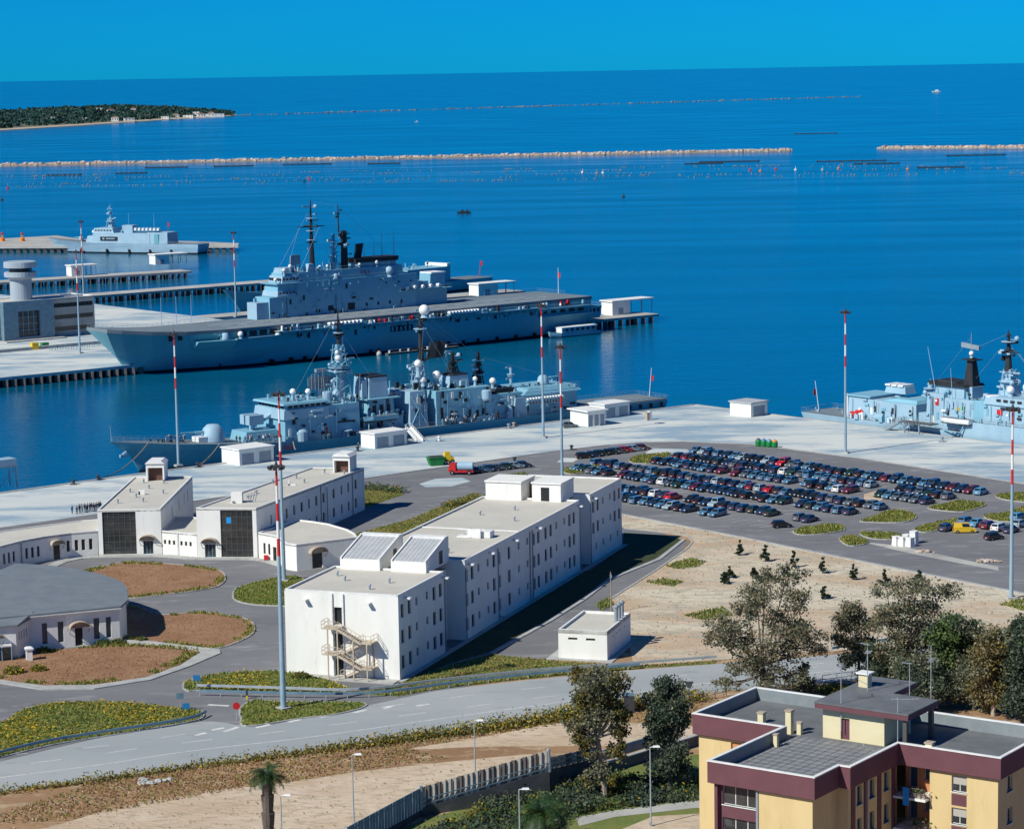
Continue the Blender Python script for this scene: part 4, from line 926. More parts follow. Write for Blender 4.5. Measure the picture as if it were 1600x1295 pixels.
def mast(t,x,y,z0,z1,r0,r1,m='ship_black',yards=(),gear=6,name='mast',seed=1,legs=False,pole=True):
    rr=random.Random(seed); b=MB()
    if legs:
        for sx,sy in ((-1,-1),(1,-1),(1,1),(-1,1)): b.tube((x+sx*r0,y+sy*r0,z0),(x+sx*r1,y+sy*r1,z1),.16,.1,5)
        k=max(3,int((z1-z0)/1.8))
        for i in range(k):
            u=i/k; v=(i+1)/k; ra=r0+(r1-r0)*u; rb=r0+(r1-r0)*v; za=z0+(z1-z0)*u; zb=z0+(z1-z0)*v
            for (sa,sb),(sc_,sd_) in (((-1,-1),(1,-1)),((1,-1),(1,1)),((1,1),(-1,1)),((-1,1),(-1,-1))): b.tube((x+sa*ra,y+sb*ra,za),(x+sc_*rb,y+sd_*rb,zb),.09,.09,4)
        b.frus((x-r0*.6,x+r0*.6,y-r0*.6,y+r0*.6),(x-r1*.6,x+r1*.6,y-r1*.6,y+r1*.6),z0,z1)
    else:
        b.tube((x,y,z0),(x,y,z1),r0,r1,8)
    o=b.build(name,m,t)
    for z,ln in yards:
        put('yard',MB().tube((x-ln,y,z),(x,y,z),.12,.3,6).tube((x,y,z),(x+ln,y,z),.3,.12,6).tube((x,y-ln*.7,z+.1),(x,y+ln*.7,z+.1),.22,.22,6).tube((x,y,z+1.3),(x+ln*.6,y,z),.05,.05,4).tube((x,y,z+1.3),(x-ln*.6,y,z),.05,.05,4).mesh('yard',m),o)
    for i in range(gear):
        z=z0+(z1-z0)*rr.uniform(.15,.95); a=rr.uniform(0,6.28); d=r0+rr.uniform(.3,1.0); px,py=x+math.cos(a)*d,y+math.sin(a)*d; s=rr.uniform(.25,.55)
        k=rr.choice(['box','ball','bar','plat'])
        g=MB()
        g.tube((x,y,z),(px,py,z),.09,.09,4)
        if k=='box': g.box(px-s,px+s,py-s*.7,py+s*.7,z-s*.6,z+s*.8)
        elif k=='ball': g.ball((px,py,z+s*.6),s*1.2,8,6)
        elif k=='bar': g.box(px-s*2.4,px+s*2.4,py-.12,py+.12,z+.2,z+.55).tube((px,py,z),(px,py,z+.3),.12)
        else: g.lathe((x,y,z),[(r0+s*1.6,0),(r0+s*1.6,.15)],10)
        put('radar' if k in('ball','bar') else 'antenna',g.mesh('radar',rr.choice([m,'ship_light','ship_light'])),o)
    return o
def dome(t,x,y,z,r,h=1.2,m='white_paint',name='radome'):
    o=MB().ball((x,y,z+h+r*.8),r,12,8).build(name,m,t,smooth=True)
    put('pedestal',MB().lathe((x,y,z),[(r*.75,0),(r*.5,h*.6),(r*.55,h)],10).mesh('pedestal','ship_light'),o); return o
def turret(t,x,y,z,r,h,bl,dirx=-1,el=.12,m='ship_light',name='gun_turret'):
    o=MB().lathe((x,y,z),[(r*1.05,0),(r*1.05,.4),(r,h*.35),(r*.85,h*.75),(r*.5,h*.97),(r*.1,h)],18).build(name,m,t,smooth=True)
    put('barrel',MB().tube((x+dirx*r*.5,y,z+h*.6),(x+dirx*(r+bl),y,z+h*.6+bl*el),.22,.13,8).tube((x+dirx*r*.5,y,z+h*.6),(x+dirx*(r+bl*.35),y,z+h*.6+bl*.35*el),.36,.3,8).mesh('barrel','ship_grey'),o); return o
def raft_row(t,x0,x1,y,z,n,r=.42,m='white_paint'):
    me=MB().tube((0,-.75,0),(0,.75,0),r,r,8).mesh('life_raft',m)
    for i in range(n): put('life_raft',me,t,(x0+(x1-x0)*i/max(1,n-1),y,z))
    MB().box(min(x0,x1)-.6,max(x0,x1)+.6,y-.8,y+.8,z-r-.25,z-r-.02).build('raft_rack','ship_grey',t)
def clutter(t,x0,x1,y0,y1,z,n,seed,smax=.8,ms=('ship_grey','ship_light','ship_black')):
    rr=random.Random(seed)
    for i in range(n):
        x,y=rr.uniform(x0,x1),rr.uniform(y0,y1); s=rr.uniform(.2,smax); h=rr.uniform(.4,1.7)*smax*1.3; k=rr.random(); b=MB()
        if k<.4: b.frus((x-s,x+s,y-s*.7,y+s*.7),(x-s*.85,x+s*.85,y-s*.6,y+s*.6),z,z+h); nm='deck_locker'
        elif k<.7: b.lathe((x,y,z),[(s*.5,0),(s*.5,h),(s*.65,h),(s*.65,h+.25)],9); nm='ventilator'
        else: b.tube((x,y,z),(x,y,z+h*1.4),.1,.08,5).box(x-s*.6,x+s*.6,y-.15,y+.15,z+h*.8,z+h*1.2); nm='deck_fitting'
        b.build(nm,rr.choice(ms),t)
# ---- aircraft carrier ------------------------------------------------------------
t=thing('aircraft_carrier','grey aircraft carrier with ski-jump bow and tall island numbered 551','warship',(-114.54,760.24,0),math.radians(39)); CV=t
def zcv(x): return 12.2+(2.4*((26-x)/36)**2 if x<26 else 0)
st=[(.4,.15,-4.2,.5,6.0,-10,5.6),(3,.8,-1.5,2.0,6,-6,7.2),(10,2.6,6,5.2,6,3,9.2),(20,5.4,17,8.6,6,14,11.0),(32,8.6,31,11.4,6,30,12.6),(60,11.2,60,12.7,6,60,13.0),(120,11.5,120,12.8,6,120,13),(150,11,150,12.4,6,150,12.6),(171,9.6,173,11,6,173,12.0)]
loft_hull(t,st,lambda x:zcv(x)-1.0)
dk=MB(); port=[(-10,-6),(-6,-7.6),(3,-9.6),(14,-11.4),(30,-13),(60,-13.3),(120,-13.3),(150,-12.9),(173,-12.2)]; star=[(-10,6),(-6,7.6),(3,9.8),(14,11.6),(30,13),(60,15),(120,16.5),(150,17),(173,17)]
n=len(port); vs=[(x,y,zcv(x)) for x,y in port]+[(x,y,zcv(x)) for x,y in star]+[(x,y,zcv(x)-1.0) for x,y in port]+[(x,y,zcv(x)-1.0) for x,y in star]
fs=[(i,i+1,n+i+1,n+i) for i in range(n-1)]; fs+=[(i+2*n,i+1+2*n,i+1,i) for i in range(n-1)]+[(n+i,n+i+1,3*n+i+1,3*n+i) for i in range(n-1)]+[(0,n,3*n,2*n),(n-1,3*n-1,4*n-1,2*n-1)]
dk.add(vs,fs).build('flight_deck','ship_deck',t)
b=MB()
for x0,x1,y in ((20,165,-2.5),(30,160,-8.5),(30,160,2.2)):
    k=int((x1-x0)/6)
    for i in range(k):
        if y==-2.5 or i%1==0: b.box(x0+i*6,x0+i*6+(3.2 if y==-2.5 else 5.6),y-.18,y+.18,12.2,12.212)
b.build('deck_marking','pole_white',t)
# quarterdeck and stern gallery
b=MB(); b.frus((170,178,-10.5,10.5),(170,178.5,-11,11),4.5,8.6); b.build('quarterdeck','ship_hull',t)
ports(t,171.5,177,-10.9,7.3,4,1.0,1.1,name='stern_opening_shade'); ports(t,152,168,-12.4,8.2,5,2.2,1.0,name='gallery_opening_shade')  # uncut hull, black panels paint the shade inside the openings
blk(t,148,171,-14.0,-11.8,9.2,9.6,name='gallery'); blk(t,150,172,-13.6,-11.4,6.6,6.9,name='gallery')
rail(t,[(148,-14,9.6),(171,-14,9.6)]); rail(t,[(170,-11,8.6),(178.4,-11,8.6),(178.4,11,8.6)])
# openings as black panels of painted shade, gun sponson and galleries on the near side
ports(t,8.8,15.6,-10.4,10.9,3,1.5,1.9,name='hull_opening_shade'); 
b=MB(); b.hexa([(17,-10.4,7.0),(29,-12.2,6.2),(29,-10,6.2),(17,-8,7.0),(17,-13,9.2),(29,-16,9.2),(29,-10,9.2),(17,-8,9.2)]); b.build('sponson','ship_hull',t)
turret(t,26,-13.6,9.2,1.35,2.2,2.5,-1,.3); dome(t,31.5,-13.6,9.2,.9,.6)
ports(t,33,44,-12.75,10.4,4,2.6,1.5,name='hull_opening_shade'); blk(t,30,46,-14,-12.4,9.0,9.25,name='gallery')
o=MB().lathe((45,-13.6,9.3),[(.9,0),(.9,.3),(.4,.5),(1.2,1.2)],10).build('satellite_dish','white_paint',t)
blk(t,46,148,-14.6,-12.9,9.9,10.2,name='gallery'); rail(t,[(46,-14.6,10.2),(148,-14.6,10.2)],1.1,step=3)
raft_row(t,64,76,-14.2,11.2,9,.5); raft_row(t,111,122.5,-14.2,11.2,10,.5)
rr=random.Random(4)
for i in range(46):
    x=rr.uniform(46,168); c=rr.choice(['red_paint','white_paint','white_paint','ship_black','ship_black','ship_light','ship_light','cloth_navy','orange_paint' if i%9==0 else 'ship_grey']); s=rr.uniform(.25,.6)
    if 62<x<78 or 109<x<124: continue
    MB().frus((x-s,x+s,-14.4,-13.5),(x-s*.8,x+s*.8,-14.3,-13.6),10.2,10.2+rr.uniform(.7,1.9)).build('deck_locker',c,t)
MB().box(88.2,97,-12.98,-12.7,6.7,8.5).build('side_door','ship_black',t)
for i in range(5): MB().box(88.6+1.7*i,89.2+1.7*i,-13.02,-12.96,6.9,8.3).build('door_rib','ship_grey',t)
ports(t,100,146,-12.95,8.3,4,.9,1.0); ports(t,54,82,-12.95,8.6,3,.8,.9)
for i,x in enumerate((26,44,51,56,60,81,84,112,118,124,132,140,148)): MB().box(x-.3,x+.3,-12.5 if x>30 else -10,-10.4,-.3,1.7).build('fender','rubber',t)
b=MB().path([(3.2,-3.4,9.0),(3.5,-3.3,6.0)],.22,6); b.hexa([(2.2,-3.4,5.2),(4.9,-3.6,5.2),(4.9,-3.2,5.2),(2.2,-3.0,5.2),(2.4,-3.4,5.9),(4.7,-3.6,5.9),(4.7,-3.2,5.9),(2.4,-3.0,5.9)]); b.build('anchor','ship_light',t)
b=MB(); 
for x,y in ((18,9.5),(24,10.5),(30,11.5)): b.tube((x,y,zcv(x)),(x,y,zcv(x)+9),.12,.07,6)
b.build('whip_antenna','ship_light',t)
rail(t,[(-9.9,-5.8,zcv(-9.9)),(-9.9,5.8,zcv(-9.9))],1.0); rail(t,[(-9.9,5.8,14.6),(14,11.5,12.4),(48,14,12.2)],1.0); rail(t,[(150,17,12.2),(173,16.9,12.2),(173,2,12.2)],1.1)
MB().tube((172,4,12.2),(172,4,21.0),.14,.08,6).build('ensign_staff','white_paint',t)
MB().box(172.05,172.1,3.0,3.9,17.6,19.4).build('ensign','red_paint',t)
# island
isl=blk(t,54.7,112,5,13,12.2,18.8,name='island')
blk(t,50.2,54.8,5.6,11,12.2,17.4,'ship_light'); blk(t,57.6,113,4.9,12.6,18.8,23.0,ty=.15,tx=.5,name='superstructure'); blk(t,57.3,64.2,4.4,13.2,18.9,20.6,'ship_light',name='bridge',tx=.4,ty=.3)
blk(t,60.0,107.5,5.6,12.0,23.0,26.0,ty=.2,tx=.3); blk(t,59.4,66.0,4.8,12.6,22.9,25.2,'ship_light',name='bridge',tx=.5,ty=.3); blk(t,60.4,65.4,6,11.4,25.2,27.6,'ship_light',tx=.4,ty=.4)
MB().box(57.0,66.8,4.0,13.6,22.75,23.02).build('bridge_wing','ship_grey',t)
ports(t,60.2,65.2,4.72,24.2,5,.75,.6,name='bridge_window'); ports(t,58.4,63.6,4.4,20.0,5,.7,.5,name='bridge_window')
b=MB()
for i in range(6): b.box(59.3,59.42,5.4+1.15*i,6.2+1.15*i,23.8,24.6)
b.build('bridge_window','ship_black',t)
blk(t,112,125.5,6,13,12.2,17.2,name='superstructure'); MB().box(105,126.5,4.2,13.5,17.3,17.6).build('gallery','ship_grey',t); blk(t,119,125.4,6.6,12.5,17.6,22.2,'ship_grey',tx=.3); MB().box(119.5,125.6,6.4,12.7,22.2,22.6).build('roof_edge','white_paint',t)
blk(t,110,118,6.2,12,17.6,20.0); raft_row(t,108,121,4.6,18.5,5,.55)
rail(t,[(66,4.9,23.0),(107,4.9,23.0)]); rail(t,[(105,4.2,17.6),(126.4,4.2,17.6)]); rail(t,[(60,5.7,26),(107,5.7,26)])
ports(t,78,78,4.95,14.0,1,2.2,1.6,name='island_door'); ports(t,86,86,4.95,14.0,1,2.8,2.2,name='island_door'); ports(t,72.5,73.5,4.95,13.4,2,.6,1.0); ports(t,92,106,4.95,14.2,4,.7,1.1); ports(t,87,87,4.95,16.8,1,1.6,.7)
ports(t,100,110,4.85,20.6,3,.6,.5); ports(t,76,79,4.85,20.2,4,.4,.35,'white_paint')
put('pennant_number',text_mesh('551',2.9,'red_number'),t,(90.1,5.66,23.15),(math.pi/2,0,0))
turret(t,80.5,5.6,23.0,.9,1.8,1.2,-1,.2); dome(t,101.5,5.2,22.4,1.35,1.0,'ship_light'); dome(t,82,6.2,23,.7,.8)
dome(t,60.8,5.5,25.2,.62,1.4); dome(t,63.8,6.5,26.4,.6,1.2); dome(t,57.8,6,23.2,.6,.6); dome(t,97,6.0,26,.7,.8); dome(t,75.5,7,26,.55,.7); dome(t,78,6.4,26,.5,.9); dome(t,90.2,6.0,26,.6,.6); dome(t,103.5,6.4,20,.5,.4)
clutter(t,61,107,6,11.5,26.0,54,11,.8); clutter(t,58,112,4.5,5.0,12.2,26,15,.6); clutter(t,64,112,5.0,5.5,18.8,18,16,.5); clutter(t,46,148,-14.4,-13.4,10.2,60,17,.55,('ship_light','ship_grey','ship_black','white_paint')); clutter(t,106,126,5,12,17.6,14,12,.8); clutter(t,50.5,58,5,12,17.4,5,13,.6); clutter(t,66,106,4.9,5.6,18.9,5,14,.3)
mast(t,73.6,8.5,26,48.4,1.0,.16,'ship_black',((40,5.2),(35,2.2)),10,seed=2); mast(t,82.0,8.5,26,37.3,.8,.3,'ship_grey',((33,1.8),(30,2.0)),7,seed=3,legs=True)
mast(t,86.4,8.8,26,38.0,1.25,.95,'ship_black',((37,2.4),),7,seed=5); mast(t,84.4,8.8,37.5,46.6,.3,.12,'ship_black',((43.5,.9),),3,seed=6)
MB().tube((84.4,8.8,36.5),(86.4,8.8,36.5),.5,.5,6).build('mast_bracket','ship_black',t)
b=MB(); b.hexa([(69.9-5.6,7,28.2),(69.9-.6,8.6,28.2),(69.9-.6,9.0,28.2),(69.9-5.6,7.4,28.2),(69.9-5.4,7,31.4),(69.9-.8,8.6,31.4),(69.9-.8,9.0,31.4),(69.9-5.4,7.4,31.4)]).tube((66.8,8,26),(66.8,8,28.2),.5,.4,8); b.build('search_radar','steel_grey',t)
b=MB(); b.hexa([(89.6,7.6,28.6),(93.0,8.8,28.6),(93.0,9.4,28.6),(89.6,8.2,28.6),(90.2,7.2,33.6),(93.8,8.4,33.6),(93.8,9.0,33.6),(90.2,7.8,33.6)]).tube((91.6,8.6,26),(91.6,8.6,29.5),.8,.6,8); b.build('search_radar','ship_black',t)
blk(t,89.6,105.2,6.4,12.0,26.0,27.6,name='funnel'); MB().frus((89,105.8,6.0,12.4),(88.6,106,5.8,12.6),27.6,29.0).build('funnel_cap','ship_black',t)
b=MB()
for x in (92.5,96.4,99.6,104.4): b.tube((x,6.4,28.9),(x,6.4,36.9 if x>97 else 34),.13,.06,5)
b.build('whip_antenna','ship_black',t)
blk(t,70.0,73,5.9,8,26,28.4,'ship_light',tx=.6,name='mast_foot')
clutter(t,150,172,-10,16,12.2,0,1); 
# raft moored along the carrier and the launch at her quarter
def wp(t,x,y,z=0):
    a=t.rotation_euler[2]; return (t.location[0]+x*math.cos(a)-y*math.sin(a), t.location[1]+x*math.sin(a)+y*math.cos(a), t.location[2]+z)
f=thing('floating_stage','low floating work stage with pale drums beside the carrier waterline','raft',wp(CV,84,-15.5),CV.rotation_euler[2])
MB().box(0,28,-1.6,1.6,-.2,.55).build('float','concrete_dark',f)
for i in range(11): MB().lathe((1+2.5*i,(-.9,.8,.1)[i%3],.55),[(.34,0),(.34,.8)],9).build('drum',('white_paint','rubber','float_pale')[i%3],f)
rail(f,[(0,-1.5,.55),(28,-1.5,.55)],1.0)
d=thing('spherical_float','orange white round float at the end of the work stage','float',wp(CV,81.6,-15.3),0); MB().ball((0,0,.4),1.0,12,8).build('float_ball','float_pale',d,smooth=True); MB().lathe((0,0,1.2),[(.3,0),(.15,.5)],8).build('float_cap','orange_paint',d)
f=thing('harbour_launch','long grey passenger launch with white awning lying under the carrier stern','boat',wp(CV,150.5,-16.2),CV.rotation_euler[2])
loft_hull(f,[(.8,.1,.3,.3,.8,0,.4),(4,1.6,4,1.9,.8,4,2.0),(15,2.1,15,2.3,.8,15,2.3),(21,1.9,21,2.1,.8,21,2.1)],lambda x:1.6-.02*x+ (.5*(1-x/4) if x<4 else 0),m='ship_grey',boot=.25)
blk(f,4.5,19.5,-1.7,1.7,1.3,3.0,'ship_grey',name='cabin'); MB().box(4.2,19.8,-1.9,1.9,3.0,3.22).build('awning','white_paint',f)
ports(f,6.5,18,-1.72,2.3,6,1.2,.8,name='window'); MB().box(4.3,4.5,-1.7,1.7,1.4,3.0).build('cabin_front','white_paint',f)
# ---- near destroyer ---------------------------------------------------------------
t=thing('destroyer','blue grey destroyer along the near quay with gun turret, two masts and helicopter deck','warship',(-83.91,568.55,0),math.radians(35.5)); DD=t
def zdd(x): return 4.0+(3.7*((42-x)/49)**1.6 if x<42 else 0)
st=[(.2,.1,-2.5,.3,4.4,-7,.5),(5,.9,2.5,1.6,4.4,-2,2.0),(14,2.6,12,4.2,4.2,9,4.4),(26,4.6,25,5.9,3.6,24,6.2),(42,6.4,42,7.0,3.2,42,7.1),(75,7.0,75,7.3,3,75,7.4),(112,6.9,112,7.2,3,112,7.3),(146,5.6,147,6.4,2.6,147.5,6.5)]
loft_hull(t,st,zdd,boot=.5)
rail(t,[(-6.6,-.4,zdd(-6.6)),(-2,-1.9,zdd(-2)),(9,-4.3,zdd(9)),(24,-6.1,zdd(24)),(42,-7,4.0),(75,-7.3,4.0),(112,-7.2,4.0)],1.05,step=2.0); rail(t,[(-6.6,.4,zdd(-6.6)),(9,4.3,zdd(9)),(24,6.1,zdd(24)),(42,7,4.0)],1.05)
MB().tube((-6.6,0,7.6),(-6.9,0,11.3),.07,.05,5).tube((-6.9,0,11.1),(-3,0,7.4),.03,.03,4).build('jackstaff','ship_light',t)
b=MB().tube((-3.6,-.9,5.0),(-4.6,-1.3,4.6),.4,.4,7).box(-5.4,-3.8,-1.7,-1.1,4.1,4.7); b.build('anchor','ship_light',t)
for i in range(8): b=None
turret(t,19,0,zdd(19)-.1,2.7,4.2,5.5,-1,.06,'ship_light'); blk(t,14.4,16.6,-1.6,1.6,zdd(15)-.05,zdd(15)+1.2,'white_paint',name='breakwater_locker')
blk(t,25.4,34.4,-3.8,3.8,4.3,6.9,tx=.5,ty=.4,name='deckhouse'); l=MB().box(27.4,31.2,-2.2,-.3,8.2,10.4).box(27.4,31.2,.3,2.2,8.2,10.4).tube((29.3,0,6.9),(29.3,0,9),.7,.6,10); l.build('missile_launcher','ship_light',t); b=MB().hexa([(32,-1,8.6),(34.2,-1,9.6),(34.2,1,9.6),(32,1,8.6),(32,-1,9.2),(34.2,-1,10.4),(34.2,1,10.4),(32,1,9.2)]); b.build('blast_shield','ship_light',t)
clutter(t,24.5,35,-5.5,-3.9,4.5,10,31,.6)
# bridge block
blk(t,34.2,54.6,-6.6,6.6,4.0,11.6,name='bridge_block',tx=.3,ty=.35,tx1=0); blk(t,33.8,46,-6.9,6.9,9.3,11.5,'ship_light',name='bridge_front',tx=.3,ty=.2,tx1=0); blk(t,34.6,45.6,-6.2,6.2,11.5,12.6,'ship_grey',name='wheelhouse',tx=.2,ty=.2); MB().frus((33.6,46.4,-7,7),(33.9,46.2,-6.8,6.8),12.6,13.0).build('wheelhouse_roof','ship_grey',t)
ports(t,36,45,-6.25,12.1,7,.95,.6,name='bridge_window'); b=MB()
for i in range(8): b.box(34.5,34.6,-5.5+1.45*i,-4.5+1.45*i,11.75,12.4)
b.build('bridge_window','ship_black',t)
ports(t,36.5,36.5,-6.75,10.6,1,.7,.6); ports(t,44.4,44.4,-6.6,5.2,1,1.0,1.0); MB().box(41,44.2,-7.6,-6.6,10.6,11.0).box(42,44,-7.4,-6.5,9.3,10.0).build('bridge_wing','ship_light',t)
MB().lathe((38.8,-6.2,4.0),[(1.5,0),(1.5,2.2),(1.1,2.7),(.1,2.9)],14).build('cable_drum','ship_light',t)
MB().box(48.5,53.2,-6.75,-6.3,7.3,7.6).build('side_shelf','ship_black',t); MB().box(45.2,45.6,-6.72,-6.5,5.0,6.6).build('fire_locker','red_paint',t); MB().lathe((50.8,-7.0,4.0),[(.5,0),(.4,1),(1.2,1.3),(1.2,1.5)],10).build('capstan','ship_light',t)
rail(t,[(34,-6.8,13),(46,-6.8,13)]); rail(t,[(46,-6.4,11.6),(54.5,-6.4,11.6)])
dome(t,39,-2.5,13,.75,1.5); dome(t,42.8,-3,13,.7,1.3); dome(t,36.2,-1,13,.35,.8); clutter(t,36,54,-5,5,12.2,40,21,.75); clutter(t,46,54.5,-6,-4.5,11.6,8,22,.5)
MB().lathe((47.6,-3.5,12),[(1.1,0),(1.1,2.3),(.9,2.5)],12).build('director_pedestal','ship_light',t); dome(t,50.4,-3.2,12,1.05,.7,'ship_light')
# big lattice search radar
b=MB(); cx,cz=48.6,16.4
b.tube((cx,1,12),(cx,1,14.5),.6,.4,8)
for k in range(9):
    u=-1+2*k/8; hh=math.sqrt(max(.05,1-u*u*.8))*2.3; b.tube((cx+u*3.4,1-.6*(1-u*u),cz-hh),(cx+u*3.4,1-.6*(1-u*u),cz+hh),.07,.07,4)
for k in range(9):
    v=-1+2*k/8; ww=math.sqrt(max(.05,1-v*v*.8))*3.4; b.tube((cx-ww,.9,cz+v*2.3),(cx+ww,.9,cz+v*2.3),.07,.07,4)
b.add([(cx-3,1.0,cz-1.7),(cx+3,1.0,cz-1.7),(cx+3.2,1.0,cz+1.2),(cx-3.2,1.0,cz+1.2)],[(0,1,2,3)]); b.box(cx-1.4,cx+1.4,.3,1.2,cz+2.2,cz+3.0); b.build('search_radar','steel_grey',t)
m_=mast(t,53.2,0,11.6,24.8,2.1,.9,'ship_grey',((20,2.6),(23.6,2.2)),16,seed=7,legs=True,name='foremast'); mast(t,53.3,0,24.6,33.0,.55,.12,'ship_black',((27,1.6),(29.6,1.2)),5,seed=8,name='topmast')
blk(t,51.3,54.2,-1.6,1.6,11.6,17.0,'ship_light',name='mast_foot',tx=.5,ty=.4); dome(t,51.5,-2.6,21,.75,.4); dome(t,51.2,-2.6,22.6,.5,.3)
MB().tube((46.8,-4,12.6),(46.2,-4,20),.1,.06,5).tube((55.5,-4.5,9),(56.2,-4.5,18),.12,.06,5).build('whip_antenna','rope',t)
# funnel 1
blk(t,58.2,66,-4.6,4.6,4.0,11.6,'ship_grey',name='funnel_base',tx=.5,ty=.5); fn=blk(t,59.2,64.6,-3.6,3.6,11.6,16.6,'ship_light',name='funnel',tx=.25,ty=.3); MB().box(59.35,64.45,-3.4,3.4,16.6,16.95).build('funnel_cap','ship_black',t); MB().box(57.6,59.0,-3,-2.4,12.2,16.2).lathe((58.3,-2.2,12),[(.8,0),(.8,4.2)],10).build('uptake','ship_light',t)
MB().box(57.5,67,-5.2,5.2,11.5,11.75).build('funnel_platform','ship_grey',t); rail(t,[(57.5,-5.2,11.75),(67,-5.2,11.75)]); ports(t,60,64,-4.45,9.2,3,.9,1.8,name='louvre')
# ship's boat on davits and the well between the funnels
bt=thing('ship_boat','grey ship boat slung in davits between the destroyer funnels','boat',wp(DD,55.6,-6.4,6.7),DD.rotation_euler[2])
loft_hull(bt,[(.4,.1,.2,.2,.6,0,.3),(2,.9,2,1.2,.6,2,1.25),(5,1.1,5,1.35,.6,5,1.4),(9,.7,9.2,1.0,.6,9.3,1.0)],lambda x:1.3,m='ship_grey',boot=.2,keel=-.15); clutter(bt,1,8,-.8,.8,1.3,9,5,.4)
MB().tube((57,-6.6,4),(57,-6.6,7.3),.14).tube((63.4,-6.6,4),(63.4,-6.6,7.3),.14).tube((57,-6.6,7.2),(57,-5.2,8.6),.14).build('davit','ship_light',t)
blk(t,56,68,-4.5,4.5,4.0,7.2,'ship_grey',name='deckhouse'); clutter(t,55.5,69,-6.5,-4.6,4.0,12,41,.7); clutter(t,64,70,-5,4,7.2,16,42,.9,('ship_light','ship_grey','ship_black','white_paint'))
# aft mast group
blk(t,69,74.3,-6,5.8,4.0,12.6,'ship_light',name='aft_tower',tx=.5,ty=.6); b=MB()
for a,c in (((69.6,5.0),(73.6,11.5)),((73.7,5.0),(69.8,11.5)),((71.6,4.2),(71.6,12.0))): b.tube((a[0],-6.0,a[1]),(c[0],-5.5,c[1]),.14,.14,4)
b.build('mast_brace','ship_grey',t)
mast(t,75.6,0,11.5,19,1.5,.8,'ship_light',((16,2.4),(18.5,1.8)),9,seed=14,legs=True,name='aft_mast'); mast(t,76.4,0,18.5,32.2,.8,.2,'ship_black',((22,1.8),(27.5,1.1),(29.5,.9)),7,seed=15,name='aft_topmast')
dome(t,73.2,-3.6,15.8,.95,2.4); dome(t,78.6,-3.4,13.6,1.05,1.3); dome(t,74.3,-3.9,13.4,.75,1.0); dome(t,76.6,-1.6,29.6,1.3,.8)
b=MB()
for k in (0,1): b.hexa([(77.6+2.3*k,-1.2,19.6),(79.5+2.3*k,-1.6,19.6),(79.6+2.3*k,-1.0,19.6),(77.7+2.3*k,-.6,19.6),(78.6+2.3*k,-1.2,23.6),(80.5+2.3*k,-1.6,23.6),(80.6+2.3*k,-1.0,23.6),(78.7+2.3*k,-.6,23.6)])
b.tube((76.5,-.5,19),(80,-.8,20.4),.3,.3,6); b.build('search_radar','ship_black',t)
# aft superstructure
blk(t,76.4,92.6,-6.4,6.4,4.0,12.2,name='aft_block',ty=.3); blk(t,82.8,88.6,-2.6,2.6,12.2,15.0,'ship_light',name='funnel',tx=.4,ty=.3,tx1=.2); MB().frus((83.1,88.5,-2.4,2.4),(83.4,88.3,-2.3,2.3),15.0,15.4).build('funnel_cap','ship_black',t)
mast(t,87.4,2.6,15.0,20.2,1.1,.15,'ship_black',((17.2,1.3),(16.2,1.5)),5,seed=17,legs=True,name='pole_mast'); mast(t,93.2,0,12,20.0,.9,.15,'ship_black',((15,1.7),(16.6,1.3)),6,seed=18,legs=True,name='pole_mast')
dome(t,95.6,-2.6,10.5,.85,1.6); dome(t,89.8,-3.4,12.2,.6,1.2); MB().lathe((90.8,-6.7,8.8),[(1.0,0),(1.25,.5),(1.25,2.4),(1.0,2.6)],14).build('director_tub','ship_light',t)
blk(t,92.6,102,-6.3,6.3,4.0,9.9,ty=.4); blk(t,94.4,101,-4.6,4.6,9.9,11.0,'ship_black',name='intake',tx=.5); mast(t,102.2,-1,10,15.3,.35,.3,'ship_light',(),4,seed=19,name='director_mast')
blk(t,102,118.2,-6.6,6.6,4.0,9.0,name='hangar'); MB().frus((101.5,119.5,-6.9,6.9),(104,118.6,-6.0,6.0),9.0,10.4).build('hangar_roof','ship_grey',t); turret(t,112,-1.0,10.4,1.45,2.4,3.2,1,.1); rail(t,[(102,-6.6,10.0),(119,-6.6,10.0)],1.1)
raft_row(t,102.8,113.2,-7.0,8.0,13,.34); raft_row(t,102.8,113.2,-7.0,7.1,13,.3,'float_pale'); clutter(t,114,119,-6.5,-5,9.2,6,61,.5,('red_paint','ship_light','ship_black'))
blk(t,98.6,102.6,-7.1,-6.5,4.0,8.6,'ship_light',name='side_screen',tx=.6,tx1=0); ports(t,79,91,-6.25,9.4,3,1.0,.7); ports(t,78,90,-6.38,6.2,4,.7,1.5,name='side_door')
clutter(t,77,100,-7.1,-6.5,4.0,34,62,.55,('ship_light','ship_grey','ship_black','white_paint','ship_light')); clutter(t,77,92,-5.5,5,12.2,34,63,.8); clutter(t,93,101,-5.5,5,9.9,16,64,.7); clutter(t,104,118,-5,5,10.2,14,65,.6); clutter(t,57,67,-4.8,4.8,11.7,14,66,.6); clutter(t,44,56,-7.0,-6.6,4.0,16,67,.5); clutter(t,2,14,-2,2,zdd(8),12,68,.5); clutter(t,69,75,-5,5,12.5,10,69,.8); MB().lathe((97.6,-6.9,4.0),[(.7,0),(.7,1.6),(.5,3),(.8,3.2)],10).build('ventilator','ship_light',t)
MB().prism([(118.3,-6.9),(147.2,-6.2),(147.2,6.2),(118.3,6.9)],4.0,4.25).build('helicopter_deck','ship_deck',t)
b=MB(); b.box(122,144,-.12,.12,4.25,4.262); b.lathe((133,0,4.249),[(3.6,0),(3.6,.012)],24); b.box(122,122.2,-5.5,5.5,4.25,4.262); b.build('deck_marking','ship_light',t)
